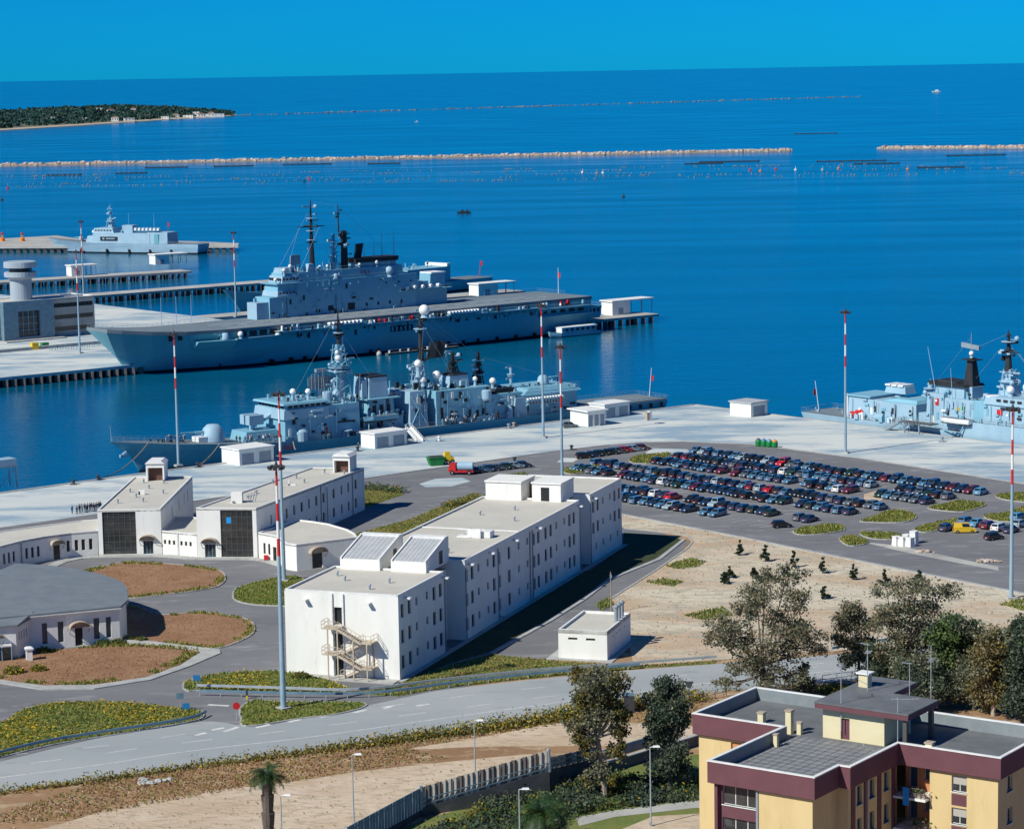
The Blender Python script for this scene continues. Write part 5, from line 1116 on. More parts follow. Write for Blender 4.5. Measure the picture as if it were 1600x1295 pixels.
rail(t,[(118.5,-7.4,4.1),(147.4,-6.7,4.1),(147.4,6.7,4.1),(118.5,7.4,4.1)],1.0,'safety_net',step=1.6); ports(t,128,145,-6.9,3.0,6,.9,1.1,name='stern_opening_shade')  # stern openings are black panels, their inner shade painted on
MB().tube((146.6,0,4.2),(147.4,0,11.6),.1,.06,5).build('ensign_staff','pole_white',t); MB().box(147.42,147.46,-.7,.1,8.2,9.6).build('ensign','red_paint',t)
put('pennant_number',text_mesh('D 551'[0:1]+' 560' if False else 'D 560',1.9,'red_number'),t,(31,-7.12,2.0),(math.pi/2-.1,0,0)) if False else None
def wires(t,pts,r=.025,m='steel_grey'):
    b=MB()
    for a,c in pts: b.tube(a,c,r,r,4,0,False)
    b.build('rigging',m,t)
wires(DD,[((53.3,0,32),(38,-3,13)),((53.3,0,31),(76.4,0,31)),((53.3,0,29),(60,-3,17)),((76.4,0,31),(93,0,19)),((76.4,0,29),(104,0,11)),((53.3,-2,27),(50,-5,12)),((76.4,-1.5,27.5),(72,-5.5,12.6)),((76.4,-1.5,27.5),(84,-5.5,12.2)),((93.2,0,19),(112,0,13))])
wires(CV,[((73.6,8.5,48),(84.4,8.8,46)),((73.6,4,40),(66,5,26)),((73.6,8.5,46),(60,8,27)),((84.4,8.8,46),(105,9,29)),((69,8.5,40),(64,8.5,27)),((78,8.5,40),(80,8.5,30))],.035)
def side_gear(t,x0,x1,y,z0,z1,n,seed,ms=('ship_black','ship_black','ship_light','ship_grey','white_paint')):
    rr=random.Random(seed)
    for i in range(n):
        x=rr.uniform(x0,x1); z=rr.uniform(z0,z1); k=rr.random(); b=MB()
        if k<.35: b.box(x-.35,x+.35,y-.05,y+.1,z-.8,z+.8); nm='watertight_door'
        elif k<.6: b.box(x-rr.uniform(.3,1.1),x+.3,y-.3,y+.1,z-.2,z+.25); nm='side_locker'
        elif k<.8: b.tube((x,y-.1,z0),(x,y-.1,z1),.07,.07,5); nm='side_pipe'
        else: b.box(x-.25,x+.25,y-.06,y+.1,z-.25,z+.25); nm='porthole'
        b.build(nm,rr.choice(ms),t)
side_gear(DD,35,54,-6.62,4.9,10.8,30,1); side_gear(DD,77,92,-6.42,5,11.5,34,2); side_gear(DD,93,101,-6.32,5,9.4,14,3); side_gear(DD,56,67,-4.55,4.8,7,14,4); side_gear(DD,58.5,65.5,-4.3,8,11,10,5); side_gear(DD,69.3,74,-5.75,5,11.5,10,6); side_gear(DD,102.5,118,-6.62,4.6,6.6,16,7)
CG=('ship_grey','ship_hull','ship_light','ship_grey','ship_hull','ship_black'); side_gear(CV,55,111,4.97,13.2,18.2,34,8,CG); side_gear(CV,62,110,4.88,19.4,22.6,26,9,CG); side_gear(CV,62,88,5.75,23.6,25.6,10,10,CG); side_gear(CV,50,150,-13.0,7.5,9.6,40,11,('ship_black','ship_grey','ship_light','ship_black'))
for i in range(34): MB().hexa([(47+3*i,-13.0,8.6),(47.25+3*i,-13.0,8.6),(47.25+3*i,-12.8,8.6),(47+3*i,-12.8,8.6),(47+3*i,-14.5,9.9),(47.25+3*i,-14.5,9.9),(47.25+3*i,-12.8,9.9),(47+3*i,-12.8,9.9)]).build('gallery_bracket','ship_hull',CV)
put('hull_number',text_mesh('D 560',1.8,'red_number'),DD,(31.5,-7.02,2.3),(math.pi/2,0,0))
# gangway
gx,gy=G(632,668,4.6)
gw=thing('gangway','white gangway leading from the quay up to the destroyer deck','gangway',(*G(656,690),LAND),0)
tp=wp(DD,67.5,-7.0,4.3); v=Vector((tp[0]-gw.location[0],tp[1]-gw.location[1],tp[2]-LAND)); sd_=Vector((-v.y,v.x,0)).normalized()*.8
b=MB(); b.hexa([tuple(-sd_),tuple(sd_),tuple(v+sd_),tuple(v-sd_)]+[tuple(-sd_+Vector((0,0,.2))),tuple(sd_+Vector((0,0,.2))),tuple(v+sd_+Vector((0,0,.2))),tuple(v-sd_+Vector((0,0,.2)))]); b.build('walkway','white_paint',gw)
for sg in (-1,1):
    q=sd_*sg; b=MB()
    for hh in (.55,1.1): b.tube(q+Vector((0,0,hh)),q+v+Vector((0,0,hh)),.05,.05,5)
    for k in range(9): b.tube(q+v*(k/8),q+v*(k/8)+Vector((0,0,1.1)),.045,.045,4)
    b.hexa([tuple(q*.98),tuple(q*1.02),tuple(q*1.02+v),tuple(q*.98+v),tuple(q*.98+Vector((0,0,.6))),tuple(q*1.02+Vector((0,0,.6))),tuple(q*1.02+v+Vector((0,0,.6))),tuple(q*.98+v+Vector((0,0,.6)))])
    b.build('handrail','white_paint',gw)
# mooring lines
def moor(label,a,b_,sag,r=.13):
    A,B=Vector(a),Vector(b_); pts=[]
    for k in range(11):
        u=k/10; p=A.lerp(B,u); p.z-=sag*4*u*(1-u); pts.append(p-A)
    t_=thing('mooring_line',label,'rope',a); MB().path(pts,r,5).build('line','rope',t_)
moor('slack mooring rope from destroyer bow to the far left quay edge',wp(DD,1.0,-3.0,7.0),(*G(153,750),LAND+.3),1.6)
moor('mooring rope falling steeply from destroyer foredeck beside the lamp mast',wp(DD,17.5,-5.6,5.2),(*G(309,730),LAND+.3),.6,.17)
moor('mooring rope from destroyer side to the quay by the white shed',wp(DD,36,-7.0,4.2),(*G(462,704),LAND+.3),.5)
# ---- frigate on the right ---------------------------------------------------------
t=thing('frigate','pale blue frigate at the right quay with black topped funnel and boarding stair','warship',(70.46,622.51,0),math.radians(-50.5)); FF=t
st=[(1.5,5.0,.5,5.4,2.4,0,5.6),(20,5.7,20,6.0,2.4,20,6.1),(51,6.0,51,6.2,2.4,51,6.3)]
loft_hull(t,st,lambda x:3.7,6.3,m='ship_light'); 
st=[(51.01,6.0,51.01,6.2,3.0,51.01,6.3),(54,6.0,54,6.3,3.0,54.6,6.4),(80,5.6,80,6.2,3,80,6.4),(105,3.2,106,4.6,3.6,107,5.2),(124,.3,127,.8,4,130,1.2)]
loft_hull(t,st,lambda x:3.7 if x<52 else 6.3+(.0 if x<80 else (x-80)**1.4*.009),6.3,m='ship_light')
rail(t,[(51,.1,3.7),(0,.8,3.7),(0,11.8,3.7),(30,12.4,3.7)],1.05,step=1.8); rail(t,[(55,-.1,6.3),(90,.2,6.6)],1.05,step=2)
MB().tube((.6,6.3,3.7),(-.6,6.3,10.8),.1,.06,5).build('ensign_staff','pole_white',t); MB().box(-.5,-.46,5.6,6.4,7.2,8.8).build('ensign','red_paint',t)
blk(t,15,22.2,1.3,11.3,3.7,9.0,'ship_light',name='hangar',tx=.1,ty=.2); MB().box(14.6,22.5,1.0,11.6,9.0,9.3).build('hangar_roof','ship_grey',t); MB().box(14.7,15.0,1.2,1.5,3.7,9.4).build('hangar_post','white_paint',t)
blk(t,22.2,37.0,1.0,11.5,3.7,8.6,'ship_light',ty=.3,tx=0,tx1=.3); b=MB(); b.hexa([(26,1.2,8.6),(37,1.2,8.6),(37,11,8.6),(26,11,8.6),(29,2,9.4),(36.4,2,9.4),(36.4,10.6,9.4),(29,10.6,9.4)]); b.build('roof_slope','ship_grey',t)
blk(t,37,39.4,1.8,10.8,3.7,6.8,'ship_light'); ports(t,24,35,1.05,6.5,3,.6,1.4,name='side_door')
b=MB().tube((27.2,6.3,9.2),(27.2,6.3,10.4),1.3,1.0,10); b.frus((24,30.6,4.4,8.2),(24.4,30.2,4.7,7.9),10.2,11.9); b.build('missile_launcher','ship_light',t)
for k in range(3): MB().box(24.2+2*k,25.8+2*k,4.3,8.3,11.9,12.3).build('launcher_lid','white_paint',t)
blk(t,39.4,44.8,1.6,11,3.7,11.7,'ship_light',ty=.3,tx=.2); mast(t,37.8,5,9,13.8,.8,.5,'ship_light',((13.2,.9),),5,seed=71,name='director_mast'); MB().box(42.2,43.2,1.66,1.8,9.0,10.6).build('fire_locker','red_paint',t)
blk(t,44.8,57.2,1.6,11,3.7,10.9,'ship_light',ty=.4,tx=0,tx1=.5); blk(t,53.8,57.4,1.5,11,6.3,11.2,'ship_grey',tx=.1)
blk(t,41.0,49.6,3.2,9.4,10.9,13.5,'ship_light',name='funnel',tx=.1,ty=.2); b=MB(); b.hexa([(39.4,2.8,13.5),(50.2,2.8,13.5),(50.2,9.8,13.5),(39.4,9.8,13.5),(39.0,2.7,14.4),(49.8,2.7,14.0),(49.8,9.9,14.0),(39.0,9.9,14.4)]); b.hexa([(40.2,3.4,14.2),(47.5,3.4,14.0),(47.5,9.2,14.0),(40.2,9.2,14.2),(41.4,4,14.8),(46.8,4,14.5),(46.8,8.6,14.5),(41.4,8.6,14.8)]); b.build('funnel_cap','ship_black',t)
blk(t,47.2,51.0,4.4,8.2,10.9,13.6,'ship_light',name='mast_foot'); b=MB().frus((47.8,50.7,4.9,7.7),(48.5,49.9,5.6,7.0),13.6,20.2).box(47.3,51.2,4.7,7.9,19.7,19.9); b.build('mast_tower','ship_black',t); dome(t,49.1,6.3,20.2,.6,.5); b=MB().tube((49,6.3,21.5),(49,6.3,26),.12,.06,5).hexa([(46.6,5.6,22.6),(51,6.6,22.0),(51,7.2,22.0),(46.6,6.2,22.6),(46.6,5.6,23.7),(51,6.6,23.0),(51,7.2,23.0),(46.6,6.2,23.7)]); b.build('search_radar','steel_grey',t)
MB().tube((42.4,2.2,10),(39.4,2.2,22.4),.11,.05,5).tube((47.2,2.0,10),(46.5,2,18),.08,.05,5).build('whip_antenna','ship_light',t)
# bridge and foremast
blk(t,57.4,76,.6,12,6.3,10.8,'ship_light',name='bridge_block',ty=.2,tx=.2); blk(t,57.8,75,.4,12.2,10.8,12.6,'ship_light',name='wheelhouse',ty=.3,tx=.2); ports(t,62,74,.45,11.9,7,1.2,.6,name='bridge_window'); MB().lathe((58.8,2.2,10.0),[(.8,0),(1.5,.6),(1.6,2.6),(1.2,2.7)],14).build('director_tub','white_paint',t); MB().box(61.5,63,.5,.66,8.6,9.8).build('fire_locker','red_paint',t)
mast(t,60.4,6.3,12.6,18.4,1.7,1.0,'ship_light',((17.6,3.0),(15,2.4)),12,seed=81,legs=True,name='foremast'); mast(t,60,6.3,18.0,27.3,.9,.14,'ship_black',((22.4,3.1),(24.4,1.9),(26,.9)),9,seed=82,name='topmast'); blk(t,58.8,62.4,4.6,8,12.6,16,'ship_light',name='mast_foot',tx=.4,ty=.4)
dome(t,63,3.5,12.6,.9,.8); dome(t,65.8,6,12.6,1.1,1.2); clutter(t,58,76,1,11,12.6,12,83,.8,('ship_light','ship_grey','white_paint')); clutter(t,40,57,2,10,10.9,30,84,.8,('ship_light','ship_grey','ship_black')); clutter(t,15,37,.2,1.0,3.7,30,85,.7,('ship_light','white_paint','ship_grey')); clutter(t,55,76,-.0,.6,6.3,12,86,.5,('ship_black','ship_grey','red_paint','ship_light')); clutter(t,1,14,2,11,3.7,6,87,.4)
LT=('ship_grey','ship_light','white_paint','ship_grey','ship_black'); side_gear(t,15.5,22,1.32,4.6,8.4,5,21,LT); side_gear(t,22.5,36.5,1.05,4.6,8.2,18,22,LT); side_gear(t,40,44.5,1.62,4.6,11,9,23,LT); side_gear(t,45,57,1.6,7.4,10.5,18,24,LT); side_gear(t,58,75,.62,7,10.4,24,25,LT)
wires(t,[((60,6.3,26.5),(49,6.3,22)),((57,6.3,22.4),(50,6.3,15)),((60,6.3,24),(75,6.3,13)),((63,6.3,22.4),(70,6.3,12.6)),((49,6.3,25),(38,6,13))])
for x,z in ((16.6,4.6),(18.2,5.0),(19.4,5.2)): MB().tube((x,.9,z),(x,1.2,z),.75,.75,12).build('hose_reel','red_paint',t)
MB().box(27.5,29.4,.6,1.1,4.2,6.4).tube((24.5,.9,4.6),(27,.9,4.6),.9,.9,12).build('storage_tank','ship_light',t); MB().box(48.5,49.3,1.7,1.9,8.2,9.0).build('signal_flag','yellow_paint',t); MB().box(50.2,51.0,1.7,1.9,8.4,9.4).build('signal_flag','green_paint',t)
turret(t,96,6.3,6.6,1.9,2.8,5,1,.1); 
bt=thing('ship_boat','white edged ship boat hanging at the frigate side over the quay','boat',wp(FF,45.6,-.4,5.6),FF.rotation_euler[2])
loft_hull(bt,[(.4,.1,.2,.2,.6,0,.3),(2,.9,2,1.2,.6,2,1.25),(6,1.1,6,1.35,.6,6,1.4),(9,.7,9.2,1.0,.6,9.3,1.0)],lambda x:1.3,m='white_paint',boot=.2,keel=-.15); clutter(bt,1,8,-.8,.8,1.3,6,6,.4)
MB().path([(46.4,-.5,4.0),(51.4,-.8,3.0),(53.2,-.5,6.2)],.16,5).path([(52.2,-.9,3.0),(53.2,-.9,.2)],.14,5).build('boat_cradle','ship_grey',t)
g=thing('boarding_stair','grey steel boarding stair with landing platform at the frigate side','gangway',wp(FF,31,-2.6,LAND),FF.rotation_euler[2])
MB().box(4.6,14,-.9,2.3,2.4,2.6).build('platform','concrete_dark',g); b=MB()
for k in range(9): b.box(.5*k,.5*k+.45,-.9,.9,.28*k,.28*k+.06)
b.build('step','steel_grey',g); rail(g,[(0,-.9,0),(4.5,-.9,2.5),(14,-.9,2.6)],1.1,'handrail',step=1.0,r=.05); rail(g,[(0,.9,0),(4.5,.9,2.5)],1.1,'handrail',step=1.0,r=.05)
MB().hexa([(0,-.95,-.2),(4.5,-.95,2.2),(4.5,-.85,2.2),(0,-.85,-.2),(0,-.95,.2),(4.5,-.95,2.6),(4.5,-.85,2.6),(0,-.85,.2)]).box(6,6.3,-.8,-.5,0,2.4).box(10.5,10.8,-.8,-.5,0,2.4).build('support','steel_grey',g)
# ---- frigate hidden behind the carrier --------------------------------------------
pa,pb=G(376,489,0),G(752,449,0)
t=thing('moored_frigate','grey frigate mostly hidden behind the carrier island, bow showing left of it','warship',(*pa,0),math.atan2(pb[1]-pa[1],pb[0]-pa[0])); L=math.dist(pa,pb)
loft_hull(t,[(.4,.1,-3,.5,4.5,-8,1),(6,1.2,4,2.4,4.5,2,3),(25,4.6,24,6,4.2,22,6.4),(60,6.4,60,7,3.5,60,7.1),(L-1,5.6,L,6.4,3,L,6.5)],lambda x:4.6+(4.6*((40-x)/48)**1.6 if x<40 else 0))
turret(t,18,0,6.3,2.2,3.4,4,-1,.05,'white_paint'); dome(t,14.8,-1.4,7.0,.8,1.4); dome(t,17,-2.2,8,.8,2.0); blk(t,30,52,-6.4,6.4,4.6,11.5); blk(t,L-48,L-24,-6,6,4.6,10.5,name='hangar'); MB().box(L-26,L-24,-6.2,6.2,10.6,11.8).build('roof_edge','white_paint',t); blk(t,62,72,-4,4,4.6,14,name='funnel'); clutter(t,L-46,L-26,-5,5,10.5,10,91,.8)
MB().tube((L-1,0,4.6),(L,0,11),.12).box(L-.1,L,-.9,0,9,10.8).build('ensign_staff','red_paint',t); rail(t,[(L-22,-6.4,4.6),(L,-6.4,4.6)],1.1)
# ---- patrol ship far left -----------------------------------------------------------
pa,pb=G(90,393.5,0),G(320,396,0)
a=math.atan2(pb[1]-pa[1],pb[0]-pa[0]); L=math.dist(pa,pb)
t=thing('patrol_ship','pale blue patrol ship with smooth sided superstructure at the farthest pier','warship',(pa[0]+math.sin(a)*1.0,pa[1]-math.cos(a)*1.0,0),a)
loft_hull(t,[(1,.1,-1.5,.5,4,-4,1),(8,1.6,6,2.8,4,4,3.6),(22,4.4,21,5.4,4,20,5.8),(50,5.4,50,6,4,50,6.1),(L-1,5,L,5.8,3.4,L,5.9)],lambda x:5.0+(2.2*((30-x)/34)**1.6 if x<30 else 0) if x<L-18 else 4.9,m='ship_light')
blk(t,24,58,-5.9,5.9,5.0,10.2,'ship_light',tx=1.5,ty=.6,tx1=.2); blk(t,24.5,37,-5,5,10.2,12.6,'ship_light',name='bridge',tx=1.0,ty=.5); blk(t,56,68,-5.6,5.6,5,10.6,'ship_light',name='hangar',ty=.4,tx=.2); MB().box(60.5,63,-5.75,-5.3,5,9.8).build('side_opening','ship_hull',t); MB().box(29.6,39.4,-6.0,-5.75,6.4,8.4).build('side_screen','ship_black',t); MB().box(31,32,-6.04,-5.98,7,7.8).box(33,38,-6.04,-5.98,7.2,7.7).build('screen_marking','ship_light',t)
ports(t,26.5,35,-4.95,11.6,6,.9,.6,name='bridge_window'); mast(t,32.5,0,12.6,17.5,1.8,.9,'ship_light',((17,2),),8,seed=101,legs=True); mast(t,32.5,0,17.3,24.4,.5,.15,'ship_grey',((20,1.6),(22,1.2)),6,seed=102); blk(t,40.5,46.5,-2.6,2.6,10.2,14.0,'ship_light',name='funnel'); blk(t,49,60,-3.4,3.4,10.2,11.2,'ship_light'); raft_row(t,49,62,-3.6,12.2,7,.7); clutter(t,38,60,-4,4,10.2,10,103,.8); clutter(t,14,24,-3,3,5.6,6,104,.8)
turret(t,15,0,6.0,1.2,2.4,3,-1,.05); dome(t,22.5,0,8.6,1.0,1.0); blk(t,20,25,-4,4,5.3,8.6,'ship_light',tx=.8,ty=.5)
for x in (43,57.5): MB().tube((x,0,13),(x,0,20),.1,.05,5).build('whip_antenna','ship_light',t)
rail(t,[(68,-5.7,5),(L,-5.7,4.9),(L,5.7,4.9)],1.2,step=3,r=.06)
for x in (18,33,46,58,70): MB().box(x-.4,x+.4,-6.2,-5.0,.2,2.2).build('fender','rubber',t)
MB().tube((65.5,0,10),(65.5,0,16),.1).box(65.5,66.4,-.1,.1,13.6,15.2).build('signal_mast','red_paint',t)
# ------------------------------------------------------------------ RESIDENTIAL BLOCK, lower right
RO=(26.2,220.3); RZ=25.5; a=math.radians(55)
t=thing('apartment_block','yellow apartment block with dark red roof fascia and grey flat roofs','building',(RO[0],RO[1],0),a); AB=t
outline=[(0,0),(4.7,0),(4.7,-1.1),(14.4,-1.1),(14.4,-11.3),(26.6,-11.3),(26.6,21),(14.1,21),(14.1,11.0),(0,11.0)]
def inset(poly,d):
    n=len(poly); A=sum(poly[i][0]*poly[(i+1)%n][1]-poly[(i+1)%n][0]*poly[i][1] for i in range(n)); s=1 if A>0 else -1; r=[]
    for i in range(n):
        p0,p1,p2=Vector(poly[i-1]),Vector(poly[i]),Vector(poly[(i+1)%n]); d1=(p1-p0).normalized(); d2=(p2-p1).normalized()
        n1=Vector((-d1.y,d1.x))*s; n2=Vector((-d2.y,d2.x))*s; r.append(tuple(p1+(n1+n2)*d/(1+n1.dot(n2))) if n1.dot(n2)>-.9 else tuple(p1))
    return r
ring=inset(outline,.22); wl=inset(outline,.45); fz=RZ-2.05
# fascia (dark red), white capping, grey inner lining
def band(poly,inner,z0,z1,m,name):
    b=MB(); n=len(poly)
    for i in range(n):
        p,q,pi,qi=poly[i],poly[(i+1)%n],inner[i],inner[(i+1)%n]
        A=sum(poly[k][0]*poly[(k+1)%n][1]-poly[(k+1)%n][0]*poly[k][1] for k in range(n))
        L=[p,q,qi,pi] if A>0 else [q,p,pi,qi]
        b.hexa([(x,y,z0) for x,y in L]+[(x,y,z1) for x,y in L])
    return b.build(name,m,t)
band(outline,ring,fz,RZ-.06,'maroon','fascia'); band(inset(outline,-.05),inset(outline,.30),RZ-.06,RZ+.04,'white_trim','coping'); band(inset(outline,.222),inset(outline,.31),RZ-1.3,RZ-.065,'parapet_lining','parapet_lining')
MB().prism(inset(outline,.225),RZ-1.6,RZ-1.25).build('roof','membrane',t); MB().prism(inset(outline,.24),fz-.1,fz+.05).build('soffit','maroon',t)
# roof tiles over the front wing
pm=MB().hexa([(.02,.02,0),(1.06,.02,0),(1.06,.86,0),(.02,.86,0),(.1,.1,.05),(.98,.1,.05),(.98,.78,.05),(.1,.78,.05)]).mesh('roof_tile','membrane_panel')
for i in range(14):
    for j in range(12): put('roof_tile',pm,t,(.55+1.1*i,-.0+.88*j+(.12 if i<4 else -.35 if False else .12),RZ-1.249+random.uniform(0,.012)),(0,0,random.uniform(-.01,.01)))
# walls
storey=3.05; wb=MB(); mb=MB(); n=len(wl); wins=[]
tops=[fz-.35-storey*k for k in range(7)]
def P(i): return wl[i%n]
faces=[(9,0,'front'),(0,1,'sideA'),(1,2,'x'),(2,3,'side'),(3,4,'right'),(4,5,'end'),(5,6,'back'),(6,7,'lend'),(7,8,'left'),(8,9,'lside')]
for i,j,nm in faces:
    p,q=P(i),P(j); L=math.dist(p,q); ops=[]
    if nm=='left': 
        for z in tops: ops.append((3.6,4.9,z-1.6,z))
    if nm=='right':
        for z in tops: ops.append((5.6,7.1,z-1.55,z))
    if nm=='side':
        for z in tops:
            for c in (2.2,4.7,7.6): ops.append((c-.5,c+.5,z-1.75,z))
    if nm in('end','back'):
        for z in tops:
            for c in (2.6,6.5): ops.append((c-.6,c+.6,z-1.5,z))
    ops=[o for o in ops if o[2]>LAND]
    if nm=='front':   # left half is the recessed loggia bay
        p2=(p[0],q[1]+5.6); wall_open(wb,p2,q,LAND-1,fz,[]); 
    elif nm=='right':
        p2=(p[0],p[1]-3.4); wall_open(wb,p2,q,LAND-1,fz,[(o[0]-3.4,o[1]-3.4,o[2],o[3]) for o in ops]); p=p2; ops=[(o[0]-3.4,o[1]-3.4,o[2],o[3]) for o in ops]
    else: wall_open(wb,p,q,LAND-1,fz,ops)
    for o in ops:
        w_=window(t,p,q,*o,frame='white_trim' if nm!='side' else 'frame_blue',glass='glass_pane',bars=1,sill=True)
        if nm in('left','right') : put('blind',MB().box(.1,o[1]-o[0]-.1,-.06,-.035,(o[3]-o[2])*.45,o[3]-o[2]-.08).mesh('blind','orange_wall' if nm=='left' else 'blind'),w_)
        if nm in('left','right','side'):   # dark red panel between windows
            d=((q[0]-p[0])/math.dist(p,q),(q[1]-p[1])/math.dist(p,q)); s0=o[0]; 
            A=(p[0]+d[0]*o[0]+d[1]*.03,p[1]+d[1]*o[0]-d[0]*.03); B=(p[0]+d[0]*o[1]+d[1]*.03,p[1]+d[1]*o[1]-d[0]*.03)
            MB().prism([A,B,(B[0]-d[1]*.02,B[1]+d[0]*.02),(A[0]-d[1]*.02,A[1]+d[0]*.02)],o[2]-storey+1.78,o[2]-.2).build('spandrel','maroon',t) if nm!='side' else None
wb.build('wall','yellow_wall',t)
# loggia bay on the front, dark red with white framed glazing
y0,y1=wl[0][1]+5.6,wl[9][1]-.02; x0=wl[0][0]
lg=MB(); wall_open(lg,(x0+.5,y1),(x0+.5,y0),LAND-1,fz,[(.55,y1-y0-.15,z-1.75,z+.1) for z in tops if z-1.75>LAND]); lg.box(x0,x0+.5,y1-.3,y1,LAND-1,fz).build('loggia','maroon',t)
for z in tops:
    if z-1.75<LAND: continue
    window(t,(x0+.5,y1),(x0+.5,y0),.55,y1-y0-.15,z-1.75,z+.1,frame='white_trim',glass='glass_pane',bars=2,name='loggia_window',sill=True)
MB().box(x0-.12,x0-.002,y0-.1,y0+.1,LAND,RZ-.1).build('drainpipe','steel_grey',t); MB().box(wl[7][0]-.35,wl[7][0]+.1,14.9,15.4,LAND,RZ-.07).build('recess_shade','ship_black',t); MB().box(8.6,8.8,wl[3][1]-.12,wl[3][1]-.002,LAND,fz).build('drainpipe','rail_blue',t)  # proud black strip paints the shade of the narrow wall gap
for c in (.9,3.4,6.1,9.0): MB().box(wl[2][0]+c-.35,wl[2][0]+c+.35,wl[2][1]-.1,wl[2][1]-.005,LAND-1,fz).build('pilaster','maroon',t)
# balcony recess on the right wing
xr=wl[3][0]; ya=wl[3][1]; bl=MB(); wall_open(bl,(xr+1.9,ya-.01),(xr+1.9,ya-3.4),LAND-1,fz,[(.4,1.2,z-2.3,z-.1) for z in tops if z>LAND+2.5]+[(1.9,2.7,z-1.5,z-.1) for z in tops if z>LAND+2.5]); bl.box(xr,xr+1.9,ya-3.4-.02,ya-3.41,LAND-1,fz); bl.build('balcony_wall','orange_wall',t)
for k,z in enumerate(tops):
    if z<LAND+2.5: continue
    window(t,(xr+1.9,ya),(xr+1.9,ya-3.4),.4,1.2,z-2.3,z-.1,frame='frame_blue',glass='glass_blue',bars=0,name='balcony_door'); window(t,(xr+1.9,ya),(xr+1.9,ya-3.4),1.9,2.7,z-1.5,z-.1,frame='white_trim',glass='glass_blue',bars=0)
    b=MB().box(xr-.9,xr+1.88,ya-3.38,ya-.05,z-2.75,z-2.55).build('balcony_slab','white_trim',t); r=MB()
    for hh in (.5,.95): r.tube((xr-.85,ya-3.3,z-2.55+hh),(xr-.85,ya-.1,z-2.55+hh),.03,.03,5)
    for i in range(9): r.tube((xr-.85,ya-.1-.4*i,z-2.55),(xr-.85,ya-.1-.4*i,z-1.6),.02,.02,4)
    put('railing',r.mesh('railing','frame_dark'),b)
    if k==0:
        put('towel',MB().hexa([(xr-.92,ya-1.7,z-3.3),(xr-.92,ya-1.1,z-3.3),(xr-.9,ya-1.1,z-3.3),(xr-.9,ya-1.7,z-3.3),(xr-.9,ya-1.72,z-1.6),(xr-.9,ya-1.08,z-1.6),(xr-.82,ya-1.08,z-1.6),(xr-.82,ya-1.72,z-1.6)]).mesh('towel','blue_notice'),b)
    pc=MB()
    for i in range(3): pc.lathe((xr-.5,ya-2.1-.5*i,z-2.55),[(.18,0),(.24,.4)],8)
    put('plant_box',pc.mesh('plant_box','canopy'),b)
    if k<2: put('balcony_plant',quads('balcony_plant',leafquads(np.array([[xr-.5,ya-2.6,z-1.9]])+RNG.normal(size=(60,3))*[.25,.5,.28],.16),['leaf_green']).data,b); bpy.data.objects.remove([o for o in bpy.data.objects if o.name.startswith('balcony_plant') and o.parent is None][0])
# penthouse on the roof
zr=RZ-1.25; b=MB(); Pp=[(16.8,1.6),(28,3.9),(28,8.1),(16.8,8.1)]
Pp=[(16.8,1.6),(22.4,1.6),(22.4,3.9),(26.5,3.9),(26.5,8.1),(16.8,8.1)]; wb=MB(); k=len(Pp)
for i in range(k): wall_open(wb,Pp[i],Pp[(i+1)%k],zr,RZ+1.75,[(1.9,2.85,zr+.05,zr+2.15)] if i==5 else [])
wb.build('penthouse_wall','cream_wall',t); window(t,Pp[5],Pp[0],1.9,2.85,zr+.05,zr+2.15,frame='maroon',glass='maroon',bars=0,name='roof_door',pane='leaf')
pr=[(15.9,-1.3),(22.4,-1.3),(22.5,3.6),(27.8,3.6),(27.8,8.5),(15.9,8.5)]; MB().prism(pr,RZ+1.76,RZ+2.25).build('penthouse_fascia','maroon',t); MB().prism(inset(pr,-.04),RZ+2.253,RZ+2.4).build('penthouse_roof','membrane',t)
MB().box(21.6,22.1,-1.0,-.6,zr,RZ+1.76).build('column','frame_dark',t); MB().box(16.2,16.6,-1.0,-.6,zr,RZ+1.76).build('column','frame_dark',t)
for (x,y,h_,s) in ((16.4,11.5,2.2,.30),(16.6,10.5,1.1,.22),(11.4,10.2,1.15,.2),(18.6,15.8,.95,.3),(14.95,-4.0,1.5,.33)):
    c=MB().box(x-s,x+s,y-s,y+s,zr-.05,zr+h_).build('chimney','cream_wall',t); put('chimney_cap',MB().box(x-s*1.25,x+s*1.25,y-s*1.25,y+s*1.25,zr+h_+.002,zr+h_+.14).mesh('chimney_cap','canopy'),c)
c=MB().box(23.2,24.1,6.6,7.6,RZ+2.4,RZ+3.7).build('chimney','cream_wall',t); put('chimney_cap',MB().box(23.0,24.3,6.4,7.8,RZ+3.702,RZ+3.85).mesh('chimney_cap','white_trim'),c)
def aerial(x,y,z0,z1,arms,label=None):
    b=MB().tube((x,y,z0),(x,y,z1),.05,.035,6)
    for z,ln,an in arms:
        dx,dy=math.cos(an)*ln,math.sin(an)*ln; b.tube((x-dx*.3,y-dy*.3,z),(x+dx,y+dy,z),.025,.025,4)
        for k in range(6): u=-.3+1.3*k/5; b.tube((x+dx*u-dy*.3/ln,y+dy*u+dx*.3/ln,z),(x+dx*u+dy*.3/ln,y+dy*u-dx*.3/ln,z),.015,.015,4)
    b.build('aerial','rail_pale',t)
aerial(16.5,6.0,zr+1,RZ+6.3,[(RZ+6,1.2,.5),(RZ+5.2,.9,2)]); aerial(22,6.0,RZ+2.4,RZ+7.2,[(RZ+7,1.0,1.2),(RZ+6.2,.9,.3)]); aerial(16.0,-.2,zr,RZ+3.9,[(RZ+3.7,1.9,-1.0)]); aerial(26.6,1.5,RZ+0,RZ+6.6,[(RZ+5,1.4,.3)]); aerial(25.0,3.0,RZ+.5,RZ+5,[(RZ+4.9,.8,1.6)])
